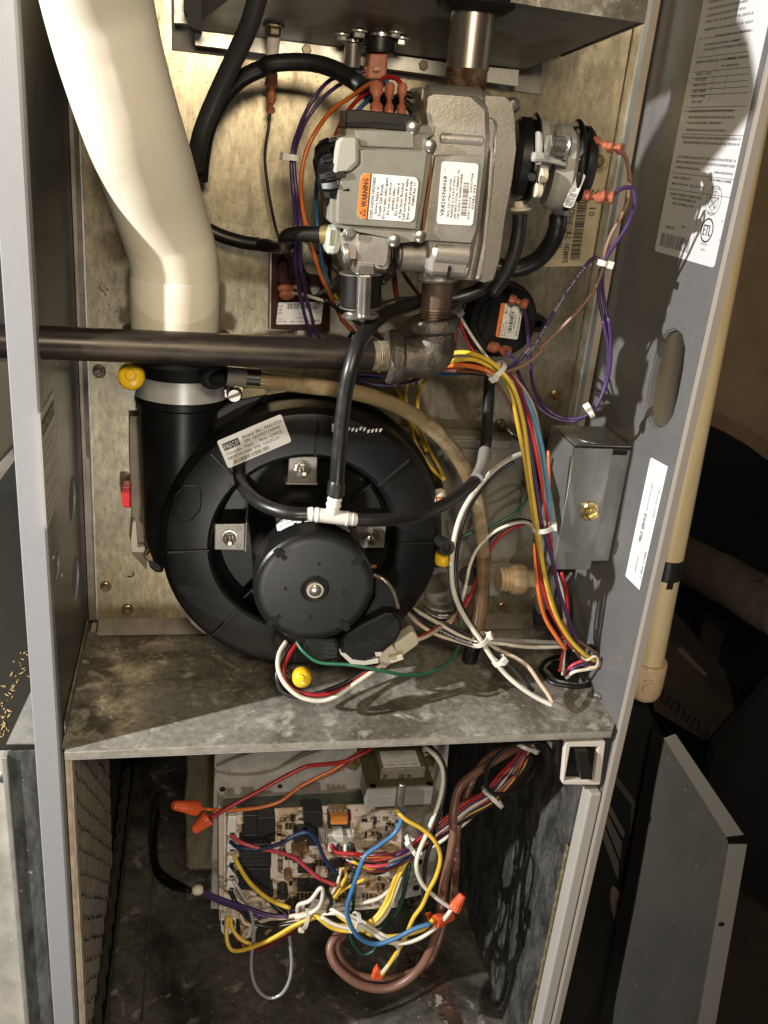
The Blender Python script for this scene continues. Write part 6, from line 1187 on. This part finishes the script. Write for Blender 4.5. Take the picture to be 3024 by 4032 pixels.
for x, y, r, h in ((858, 762, .0085, .016), (568, 880, .0052, .014), (622, 968, .0075, .018), (660, 572, .0065, .012), (690, 655, .004, .010), (640, 655, .0042, .012), (598, 797, .004, .010)):
    p = at('z8', x, y, Y=YBRD); lathe('capacitor', p, FRONT, [(0, r), (.001, r), (.0016, r*.92), (.0024, r), (h-.001, r), (h, r*.86), (h, 0)], RES2 if r > .0045 else RES, cb, 24)
rnd = random.Random(21); taken = [(330, 490, 540, 950), (680, 470, 970, 710), (645, 770, 830, 925), (825, 730, 895, 910), (240, 480, 330, 1060)]
def free(x, y): return all(not (a-8 < x < c+8 and b-8 < y < d+8) for a, b, c, d in taken)
nres = 0
def resistor(x, y, hz, l, mt, r=.0016):
    p = at('z8', x, y, Y=YBRD-.0018); q = at('z8', x+(l if hz else 0), y+(0 if hz else l), Y=YBRD-.0018); d = q-p
    lathe('resistor', p, d, [(0, 0), (0, r), (d.length*.2, r*1.1), (d.length*.25, r*.85), (d.length*.75, r*.85), (d.length*.8, r*1.1), (d.length, r), (d.length, 0)], mt, cb, 8)
for bx_, by_, n_, hz in ((592, 545, 5, 0), (590, 712, 7, 0), (632, 705, 6, 0), (655, 925, 14, 0), (860, 925, 9, 0), (545, 745, 4, 1), (548, 690, 3, 1), (560, 640, 4, 1), (905, 745, 3, 1), (540, 560, 4, 1), (1010, 925, 6, 0), (755, 745, 5, 0)):
    for k in range(n_):
        if hz: resistor(bx_, by_+k*14, True, 26, RES if k % 3 else RES2)
        else: resistor(bx_+k*10.5, by_, False, 26, RES if k % 2 else RES2, .0013)
for k in range(140):
    x, y = rnd.uniform(530, 1190), rnd.uniform(480, 985)
    if free(x, y) and nres < 80: nres += 1; resistor(x, y, rnd.random() < .5, rnd.choice((16, 22, 28)), rnd.choice((RES, RES2, CHIP)), rnd.choice((.0011, .0014, .0018)))
# printed legend and outlines on the board
lg_ = quadsheet(at('z8', 248, 480, Y=YBRD-.0003), at('z8', 1225, 446, Y=YBRD-.0003), at('z8', 250, 1060, Y=YBRD-.0003), FRONT)
def lx(x): return (x-248)/977*lg_.w
def ly(y): return (y-478)/575*lg_.h
for t, x, y, h_, x2 in (('R-4RB', 258, 498, 12, 305), ('065355', 312, 496, 16, 372), ('1170-83-23A', 388, 496, 12, 470), ('MOD1', 440, 512, 12, 478), ('F3', 570, 510, 16, 588), ('GAS IGNITION AUTOMATIC IGNITION SYSTEMS', 592, 510, 12, 820), ('24 VAC 60HZ  0.2A MAX', 655, 524, 11, 790), ('3 AMP MAX', 842, 524, 13, 915), ('HEAT', 985, 530, 14, 1028), ('CAPACITOR', 1160, 640, 10, 1200), ('TWIN', 575, 600, 11, 600), ('LINE', 700, 735, 10, 735), ('COOL', 1120, 560, 11, 1160), ('PARK', 1000, 700, 11, 1040)):
    lg_.text(t, lx(x), ly(y), lg_.h*h_/575, SILK, width=lx(x2)-lx(x))
for k in range(150):
    x, y = rnd.uniform(530, 1200), rnd.uniform(480, 1010); w_ = rnd.uniform(6, 38); h_ = rnd.uniform(4, 20)
    if k % 3 == 0: w_, h_ = h_, w_
    x1_, y1_ = lx(x), ly(y); ww_, hh_ = lx(x+w_)-x1_, ly(y+h_)-y1_; t_ = .0003
    if k % 4: 
        for q in ((x1_, y1_, ww_, t_), (x1_, y1_+hh_, ww_, t_), (x1_, y1_, t_, hh_), (x1_+ww_, y1_, t_, hh_)): lg_.rect(*q, SILK)
    else: lg_.rect(x1_, y1_, max(t_, ww_*.5), max(t_, hh_*.4), SILK)
for k in range(60): lg_.circle(lx(rnd.uniform(530, 1200)), ly(rnd.uniform(490, 1000)), .0009, .0003, TIN, 8)
for k in range(30): lg_.rect(lx(rnd.uniform(530, 1180)), ly(rnd.uniform(490, 1000)), rnd.uniform(.006, .018), .0011, mat('tan_trace', (.34, .21, .11), .5), .0001)
lg_.circle(lx(565), ly(528), .0030, .0021, SILK, 16); lg_.circle(lx(588), ly(528), .0030, .0021, SILK, 16)
lg_.done('board_legend', cb)
# transformer
YF = .045
tf = thing('transformer', at('z8', 1210, 460, Y=.08), 'olive wrapped transformer with silver laminations above the circuit board', 'transformer')
def blk(nm, z, x0, y0, x1, y1, Y, depth, mt, bev=.001):
    a = at(z, x0, y0, Y=Y); b = at(z, x1, y0, Y=Y); c = at(z, x0, y1, Y=Y); return box(nm, (a.x, Y, c.z), (b.x, Y+depth, (a.z+b.z)/2), mt, tf, bev)
lam = blk('lamination_core', 'z8', 1032, 348, 1393, 458, YF, .030, LAM, .0008)
ztop = at('z8', 1210, 349, Y=YF).z
xa, xb = at('z8', 1032, 348, Y=YF).x, at('z8', 1393, 348, Y=YF).x
box('core_top', (xa-.0004, YF-.0006, ztop), (xb+.0004, YC-.004, ztop+.0022), mat('olive_core', (.085, .08, .05), .5), tf, .0006)
for x, y in ((1062, 338), (1370, 326)): p = at('z8', x, y, Z=ztop+.0023); lathe('core_hole', p, (0, 0, 1), [(0, .0032), (.0003, .003), (.0003, 0)], BLKR, tf, 14)
ca2 = at('z8', 1098, 318, Y=YF+.008); cb2 = at('z8', 1343, 318, Y=YF+.008); zt2 = at('z8', 1100, 245, Y=YF+.008).z
box('coil_block', (ca2.x, YF+.008, ztop+.0024), (cb2.x, YF+.058, zt2), OLIVE, tf, .002)
q0 = at('z8', 1322, 230, Z=zt2+.0003); q1 = at('z8', 1118, 230, Z=zt2+.0003); q2 = at('z8', 1318, 142, Z=zt2+.0003); xq0, xq1 = q1.x, q0.x
s = Sheet(lambda a, b, l: V((xq1-a, q0.y+.0+(b*-1)+(q2.y-q0.y)*0, zt2+.0003+l)), xq1-xq0, q2.y-q0.y)
s = Sheet(lambda a, b, l: V((xq1-a, q0.y+b, zt2+.0003+l)), xq1-xq0, q2.y-q0.y); s.base(PAPER, .001)
for t, x, y, h_, w_ in (('JARD  4031F   44504', .04, .20, .17, .9), ('PRI 120V 60HZ', .05, .36, .10, .42), ('40VA CLASS 2', .05, .49, .10, .4), ('SEC 24V', .55, .36, .10, .3), ('MADE IN CHINA', .3, .94, .10, .45), ('WATCH ALL BRANDS', .1, .80, .10, .7), ('E 100528', .62, .64, .10, .26), ('RU', .50, .66, .16, .1), ('1912', .36, .64, .1, .1)):
    s.text(t, s.w*x, s.h*y, s.h*h_, INKG, width=s.w*w_)
s.done('rating_sticker', tf)
for x in (1128, 1258): obox('coil_tab', at('z8', x, 292, Y=YF+.0075), (.0016, 0, 0), (0, .0008, 0), (0, 0, .003), mat('dark_tab', (.05, .045, .035), .5), tf)
cyl('clamp_post', at('z8', 1222, 325, Y=YF-.004), at('z8', 1214, 440, Y=YF-.004), .0030, CHR, tf, 16)
obox('core_slot', at('z8', 1210, 400, Y=YF-.0004), (.0042, 0, 0), (0, .0005, 0), (0, 0, .0125), LAMD, tf)
blk('core_foot', 'z8', 1068, 459, 1340, 468, YF+.004, .02, OLIVE, .0004)
# ------------------------------------------------------------------ low voltage wires
E8 = lambda pts, Y0=None: zp('z8', pts, Y0)
LG = 'coloured wires tangled in front of the circuit board'
def lw(lab, c, pts, r=.0016, g=LG): return wire(lab, c, E8(pts), r, g)
lw('red wire running from the transformer down to the lower orange wire nut', 'red', [(1060, 132, .085), (1000, 165, .082), (930, 198, .080), (850, 215, .078), (760, 224, .076), (690, 236, .074), (560, 300, .070), (400, 388, .066), (280, 452, .062), (175, 515, .060)], .0019, None)
lw('orange wire running from the transformer to the left orange wire nut', 'orange', [(1170, 118, .090), (1100, 108, .088), (1040, 122, .088), (960, 172, .086), (850, 248, .084), (760, 290, .082), (650, 352, .080), (560, 420, .078), (450, 455, .076), (330, 468, .074), (230, 470, .070), (100, 460, .066)], .0017, None)
lw('dark red wire beside the orange wire at the transformer', 'maroon', [(1070, 122, .09), (980, 180, .088), (870, 255, .086), (720, 320, .084), (600, 385, .082)], .0012, None)
nut('orange wire nut lying level at the left of the board', at('z7', 1122, 985, Y=.066), at('z7', 985, 968, Y=.058), .0060)
nut('orange wire nut tilted downward left of the board', at('z7', 1190, 1038, Y=.060), at('z7', 1100, 1112, Y=.056), .0060)
lw('deep blue wire looping wide in front of the harness to the wire nuts', 'blue', [(1215, 450, .060), (1222, 500, .058), (1185, 590, .054), (1105, 655, .050), (1020, 718, .046), (985, 800, .042), (950, 900, .040), (922, 1000, .038), (938, 1090, .036), (990, 1165, .034), (1080, 1200, .034), (1190, 1165, .034), (1290, 1115, .034), (1375, 1088, .034)], .0022)
lw('navy wire crossing the relays from the top left connector', 'navy', [(286, 640, .084), (330, 672, .076), (430, 682, .072), (550, 655, .070), (640, 607, .070), (708, 592, .070), (758, 640, .070), (800, 735, .072), (870, 822, .074)], .0019)
lw('pink wire crossing from the top left connector to the middle of the board', 'pink', [(290, 606, .084), (350, 648, .076), (450, 678, .072), (560, 702, .072), (640, 733, .072), (710, 790, .072), (770, 840, .072), (860, 880, .072)], .0019)
lw('yellow wire dropping from the left connector across the relays', 'yellow', [(302, 708, .084), (330, 768, .076), (380, 850, .072), (440, 912, .070), (510, 962, .068), (610, 1003, .066)], .0021)
lw('yellow wire falling from the transformer in an S to the lower orange tab', 'yellow', [(1180, 458, .058), (1240, 520, .052), (1330, 572, .048), (1400, 640, .044), (1430, 725, .042), (1408, 825, .040), (1368, 905, .040), (1330, 990, .040), (1280, 1062, .040), (1240, 1160, .040), (1195, 1240, .040), (1150, 1310, .040), (1112, 1365, .040)], .0020)
lw('white wire arching from behind the transformer down to the upper nut', 'white', [(1235, 118, .100), (1290, 100, .095), (1350, 130, .085), (1410, 185, .075), (1442, 265, .068), (1428, 400, .060), (1372, 560, .054), (1312, 700, .050), (1300, 785, .046), (1332, 872, .044), (1400, 940, .042), (1485, 1002, .040)], .0021)
lw('black wire arching from behind the transformer to the lower nut', 'black', [(1260, 98, .100), (1350, 108, .092), (1430, 190, .080), (1456, 285, .072), (1438, 430, .064), (1392, 600, .058), (1350, 750, .052), (1338, 900, .048), (1338, 1040, .044), (1350, 1075, .042)], .0022)
lw('white wire bending back from the upper nut under the blue loop', 'white', [(1492, 1008, .040), (1445, 1068, .038), (1350, 1148, .036), (1250, 1190, .036), (1150, 1188, .038), (1080, 1150, .042), (1000, 1100, .046), (900, 1045, .052), (830, 1005, .058)], .0022)
lw('second white wire bending back from the nuts to the board tie', 'white', [(1180, 1180, .040), (1100, 1140, .044), (1010, 1080, .050), (920, 1040, .054), (840, 1030, .058), (760, 1040, .062), (690, 1060, .064)], .0020)
lw('yellow wire running under the blue loop into the lower nut', 'yellow', [(1390, 1065, .036), (1340, 1115, .038), (1250, 1145, .040), (1160, 1158, .042), (1060, 1150, .044), (985, 1110, .048), (900, 1060, .054), (840, 1010, .060)], .0021)
nut('orange wire nut pointing up at the right end of the white wire', at('z8', 1500, 1010, Y=.040), at('z8', 1552, 930, Y=.044), .0058)
nut('orange wire nut lying behind the blue loop', at('z8', 1400, 1078, Y=.038), at('z8', 1498, 1046, Y=.046), .0058)
nut('orange wire nut half hidden at the end of the black wire', at('z8', 1375, 1060, Y=.046), at('z8', 1335, 1050, Y=.050), .0052)
ot = thing('orange_tab', at('z8', 1060, 1400, Y=.042), 'folded orange plastic tab at the lowest loop of the brown cable', 'plastic tab')
pprism('tab', 'z8', [(1088, 1328), (1115, 1355), (1125, 1380), (1105, 1400), (1055, 1395), (1068, 1360)], .040, .006, NUT, ot, .0012)
pprism('tab', 'z8', [(1000, 1418), (1065, 1430), (1020, 1456), (1006, 1440)], .046, .005, NUT, ot, .0012)
lw('white wire kinked down to the lower orange tab', 'white', [(1150, 1185, .042), (1190, 1205, .040), (1200, 1240, .040), (1165, 1290, .040), (1110, 1358, .040)], .0019)
# bundle tied below the board
for i, (lab, c, pts, r) in enumerate((
 ('yellow wire of the lower swag, outermost from the bottom connector', 'yellow', [(272, 1048, .088), (264, 1130, .080), (275, 1205, .074), (312, 1236, .070), (400, 1218, .066), (520, 1165, .062), (630, 1100, .060), (720, 1060, .058)], .0020),
 ('yellow wire of the lower swag, middle strand', 'yellow', [(286, 1050, .088), (300, 1120, .080), (355, 1180, .074), (440, 1200, .070), (560, 1150, .066), (670, 1085, .062), (760, 1050, .060)], .0020),
 ('red wire of the lower swag under the yellow ones', 'maroon', [(290, 1100, .090), (330, 1180, .082), (400, 1228, .076), (480, 1215, .072), (600, 1148, .068), (680, 1100, .064)], .0018),
 ('yellow wire swinging up on the right of the board, outermost', 'yellow', [(760, 1050, .058), (840, 1110, .054), (940, 1128, .052), (1030, 1105, .052), (1100, 1050, .054), (1155, 960, .060), (1190, 860, .066), (1240, 760, .072), (1300, 660, .08), (1400, 560, .09)], .0021),
 ('yellow wire swinging up on the right of the board, middle', 'yellow', [(740, 1035, .06), (820, 1080, .056), (920, 1100, .054), (1040, 1080, .054), (1110, 1010, .058), (1160, 900, .064), (1200, 800, .070), (1260, 700, .078)], .0020),
 ('white wire swinging up between the yellow ones', 'white', [(780, 1050, .056), (860, 1095, .052), (960, 1115, .050), (1060, 1100, .052), (1130, 1040, .056), (1180, 930, .062), (1215, 830, .068)], .0019),
 ('red wire in the swag below the board', 'red', [(760, 1045, .062), (830, 1085, .058), (920, 1105, .056), (1000, 1095, .056)], .0018),
 ('dark green wire swinging up at the far right of the board', 'darkgreen', [(820, 1060, .062), (960, 1130, .060), (1080, 1120, .060), (1170, 1060, .062), (1220, 960, .066), (1245, 850, .070), (1260, 760, .075)], .0022),
 ('white wire crossing level below the chips', 'white', [(690, 1030, .072), (790, 1002, .070), (900, 982, .070), (1000, 975, .070), (1090, 952, .070), (1150, 910, .072), (1200, 850, .074)], .0021),
 ('yellow wire short curve by the white socket', 'yellow', [(905, 780, .082), (915, 830, .076), (880, 900, .074), (845, 950, .072)], .0020),
 ('yellow wire short curve beside the blue loop', 'yellow', [(1020, 845, .078), (940, 880, .076), (880, 920, .074), (850, 960, .072)], .0018),
 ('cream wire short loop beside the socket', 'cream', [(890, 785, .084), (880, 830, .078), (865, 880, .074), (830, 940, .072)], .0016),
 ('white ring of wire above the board tie', 'white', [(650, 1020, .066), (660, 985, .062), (720, 962, .058), (770, 900, .056), (788, 905, .056), (785, 960, .056), (760, 1005, .058), (700, 1040, .06), (640, 1055, .064)], .0020),
 ('black ring of wire above the board tie', 'black', [(700, 1000, .066), (740, 940, .062), (790, 915, .058), (825, 930, .058), (835, 975, .058), (810, 1030, .06), (760, 1055, .062), (700, 1065, .064)], .0020),
 ('white wire running level into the board tie from the left', 'cream', [(430, 1085, .078), (500, 1060, .072), (580, 1055, .068), (680, 1035, .064), (780, 1020, .062), (860, 1015, .060)], .0021),
 ('second cream wire running into the board tie from the left', 'cream', [(480, 1140, .078), (520, 1110, .074), (600, 1080, .070), (680, 1060, .066), (800, 1040, .062)], .0018),
 ('black wire running into the board tie from the left connector', 'black', [(282, 900, .086), (312, 965, .080), (365, 1040, .076), (430, 1090, .074), (520, 1105, .070), (620, 1090, .066), (720, 1070, .064)], .0022),
 ('black wire dropping from the middle left connector', 'black', [(288, 768, .084), (310, 800, .078), (350, 835, .078)], .0018),
 ('black wire slanting off the lower relay', 'black', [(500, 960, .082), (540, 1000, .076), (600, 1045, .070)], .0024),
 ('cream wire curl over the lower left relay', 'cream', [(378, 985, .080), (392, 958, .076), (430, 948, .074), (462, 965, .074), (470, 1000, .076)], .0021),
 ('cream wire curl below the lower left relay', 'cream', [(340, 1030, .082), (360, 1080, .078), (400, 1100, .076), (370, 1130, .076), (350, 1160, .078)], .0018),
 ('pale wire end curling at the bottom connector', 'white', [(360, 1165, .080), (385, 1150, .078), (400, 1110, .076), (440, 1095, .074)], .0020))):
    lw(lab, c, pts, r)
tie('cream cable tie round the swag below the board', at('z8', 690, 1055, Y=.062), (1, 0, -.25), .0095, (-.2, -.3, -1), mt=CREAM)
tie('cream cable tie on the white wires under the blue loop', at('z8', 965, 1082, Y=.050), (1, 0, -.35), .0085, (.3, -.9, .4), mt=MILK)
tie('milky cable tie on the right side of the harness', at('z8', 1285, 668, Y=.070), (1, 0, .8), .0115, (-.3, -.5, .9), mt=MILK)
for i, pts in enumerate(([(110, 905, .066), (200, 938, .070), (300, 975, .070), (400, 1008, .070), (500, 1040, .068), (600, 1050, .066)], [(115, 915, .068), (210, 955, .074), (320, 992, .076), (420, 1030, .076), (520, 1060, .072)], [(130, 925, .070), (230, 972, .078), (330, 1010, .080), (400, 1045, .080), (460, 1050, .078)])):
    lw(('upper', 'middle', 'lower')[i]+' purple wire leading left from the board tie to a white knot', 'purple', pts, .0019, 'purple wires leading left in the lower compartment')
kn = tag(lathe('cream_knot', at('z8', 75, 905, Y=.066), (1, 0, -.05), [(0, 0), (.001, .003), (.004, .0048), (.008, .0045), (.010, .003), (.0105, 0)], CREAM, None, 18), 'cream plastic clip holding the purple wires at the left', 'clip')
tw('dark cable hanging at the back left of the compartment', BLKR, 'z7', [(1075, 1452, .17), (980, 1430, .2), (900, 1370, .26), (868, 1260, .3), (862, 1130, .33), (880, 980, .36), (900, 900, .38)], .0034)
tw('second dark cable hanging at the back left of the compartment', BLKR, 'z7', [(1070, 1440, .18), (960, 1380, .22), (890, 1300, .27), (885, 1150, .31), (900, 1000, .35)], .0024)
lw('thin silver wire hanging in a long loop below the board', mat('silver_wire', (.42, .42, .41), .28, .4), [(300, 850, .084), (340, 910, .080), (382, 985, .076), (405, 1060, .074), (415, 1150, .072), (402, 1250, .070), (402, 1350, .068), (425, 1430, .066), (465, 1478, .066), (515, 1492, .066), (570, 1465, .066), (608, 1395, .066), (620, 1300, .068), (612, 1200, .070), (602, 1100, .072), (600, 1020, .075)], .0017, None)
lw('dark green wire hanging in a small loop under the blue loop', 'darkgreen', [(935, 650, .078), (948, 720, .074), (962, 850, .070), (955, 1000, .068), (938, 1130, .060), (958, 1200, .058), (1005, 1252, .058), (1060, 1240, .058), (1092, 1185, .060)], .0017)
# harness from the white socket to the shelf grommet
HGN = 'harness wires running up right under the shelf'
cols = ['red', 'maroon', 'orange', 'purple', 'red', 'brown', 'white', 'black', 'grey', 'pink', 'navy', 'yellow', 'black', 'maroon']
words = ['crimson', 'dark red', 'orange', 'purple', 'bright red', 'brown', 'white', 'black', 'grey', 'pink', 'navy', 'yellow', 'second black', 'second dark red']
rnd = random.Random(5)
N9 = lambda x, y, Y: at('z9', x, y, Y=Y)
for i, c in enumerate(cols):
    k = i/(len(cols)-1); o1 = (k-.5)*2; w1, w2, w3 = rnd.uniform(-16, 16), rnd.uniform(-16, 16), rnd.uniform(-14, 14)
    s8 = [(832+min(i, 9)*13, 655+(i % 3)*14, .080), (865+i*9, 700+k*60, .074), (960, 742+o1*38+w1, .068+w1*.0003), (1080, 765+o1*46+w2, .066+w2*.0004), (1200, 735+o1*38+w3, .068-w1*.0004), (1290, 680+o1*34, .072)]
    p = E8(s8)
    for x, y, Y in ((60, 820, .080), (170, 735, .088), (280, 672, .096), (365, 590, .106), (432, 500, .116), (472, 420, .126), (500, 360, .134)):
        j = rnd.uniform(-4, 4)+(w1 if x < 150 else w2 if x < 260 else w3 if 380 < x < 450 else 0)*.55; tt = 36 if x < 400 else 31
        p.append(N9(x+o1*tt*.55+j, y+o1*tt*.85+j, Y))
    wire(words[i]+' wire of the harness climbing right to the shelf grommet', c, p, .0016 if i % 3 else .0019, HGN)
wire('white wire leaving the harness straight down to the left', 'white', [*[N9(*q) for q in ((0, 925, .085), (80, 870, .088), (150, 815, .092), (210, 760, .096))]], .0017, HGN)
tie('white cable tie on the harness below the shelf', N9(455, 410, .118), (.4, .2, 1), .0125, (.5, -.8, -.3))
tie('white cable tie low on the harness beside the black loop', N9(300, 672, .094), (.8, .2, .8), .0130, (-.4, -.3, .9))
tw('thin black wire looping round the harness to the door switch', 'black', 'z9', [(575, 410, .040), (500, 402, .055), (420, 408, .070), (340, 455, .075), (282, 530, .075), (266, 600, .075), (300, 655, .075), (380, 655, .080), (450, 620, .09), (510, 540, .10), (535, 450, .115)], .0020)
# thick brown thermostat cables
BR = mat('brown_cable', (.17, .085, .060), .4, c2=(.13, .06, .042), sc=30)
tag(tube('cable', [*zp('z9', [(520, 395, .13), (430, 425, .12), (300, 500, .105), (190, 575, .095), (132, 640, .088), (108, 740, .080), (105, 850, .074), (92, 960, .068), (60, 1100, .060)]), *E8([(1432, 1010, .052), (1405, 1140, .046), (1345, 1290, .042), (1252, 1392, .040), (1135, 1442, .040), (1005, 1424, .042), (905, 1362, .046), (845, 1290, .052), (830, 1215, .060), (868, 1150, .068), (925, 1120, .078)])], .0042, BR, None, 14), 'thick brown cable looping lowest in front of the board', 'cable', 'thick brown cables in the lower compartment')
tag(tube('cable', [*zp('z9', [(440, 380, .14), (330, 440, .13), (240, 520, .12), (190, 620, .11), (155, 720, .10), (130, 820, .092), (122, 900, .088), (122, 1000, .084), (110, 1150, .080)]), *E8([(1500, 900, .085), (1495, 990, .080)])[1:]], .0036, BR, None, 14), 'thick brown cable falling beside the upper right wire nut', 'cable', 'thick brown cables in the lower compartment')
tag(tube('cable', E8([(1460, 1040, .080), (1420, 1180, .070), (1370, 1290, .060), (1280, 1350, .054), (1180, 1380, .050), (1080, 1385, .050), (980, 1365, .052), (910, 1310, .056), (872, 1245, .062), (872, 1190, .068), (905, 1150, .074)]), .0034, BR, None, 14), 'inner turn of brown cable in the lower loop', 'cable', 'thick brown cables in the lower compartment')

# print on the wires
def find(lab): return [o for o in COL.objects if o.get('label', '').startswith(lab)][0]
WINK = mat('white_ink', (.62, .60, .64), .5)
def leg(lab, pts, r, t, mt, **k): legend(find(lab), pts, r, t, mt, **k)
leg('purple wire with white print', [*zp('z3', [(655, 1498, .042), (600, 1545, .046), (500, 1680, .052), (400, 1840, .058), (320, 1980, .062), (260, 2066, .062)]), *zp('z6', [(480, 215, .060), (420, 285, .058)])], .00145, '18 AWG 105C 600V TENNESSEE', WINK, size=.0028, start=.08, reps=2)
leg('purple wire sagging below', zp('z5', [(800, 448, .122), (900, 468, .120), (1010, 458), (1110, 425)]), .0014, 'TENNESSEE WIRE', WINK, size=.0026, start=.1, reps=1)
leg('white printed wire sweeping', zp('z6', [(466, 728, .10), (400, 752, .095), (310, 812, .085), (225, 905, .075), (152, 1020, .065), (112, 1150, .058)]), .0021, 'TENNESSEE WIRE & CABLE 14 AWG 105C', INKG, size=.0028, start=.15, reps=2)
leg('printed black wire fanning', zp('z5', [(1445, 1975, .044), (1330, 1940, .05), (1210, 1880, .058), (1110, 1815, .07), (1055, 1765, .08)]), .0019, 'TENNESSEE WIRE & CABLE', WINK, size=.0028, start=.08, reps=2)
leg('yellow harness wire, topmost', zp('z6', [(395, 395, .044), (428, 480), (455, 600), (470, 720), (487, 860), (508, 1010, .044), (528, 1150, .046), (556, 1330, .046), (600, 1500, .048), (668, 1630, .05)]), .0018, '18 AWG 105C TEW CSA', INKG, size=.0026, start=.5, gap=.02, reps=3)
leg('yellow harness wire behind', zp('z5', [(1235, 352, .085), (1320, 322, .074), (1430, 320, .064), (1530, 365, .056)]), .0017, '18 AWG 2 WIRE', INKG, size=.0027, start=.1, reps=1)
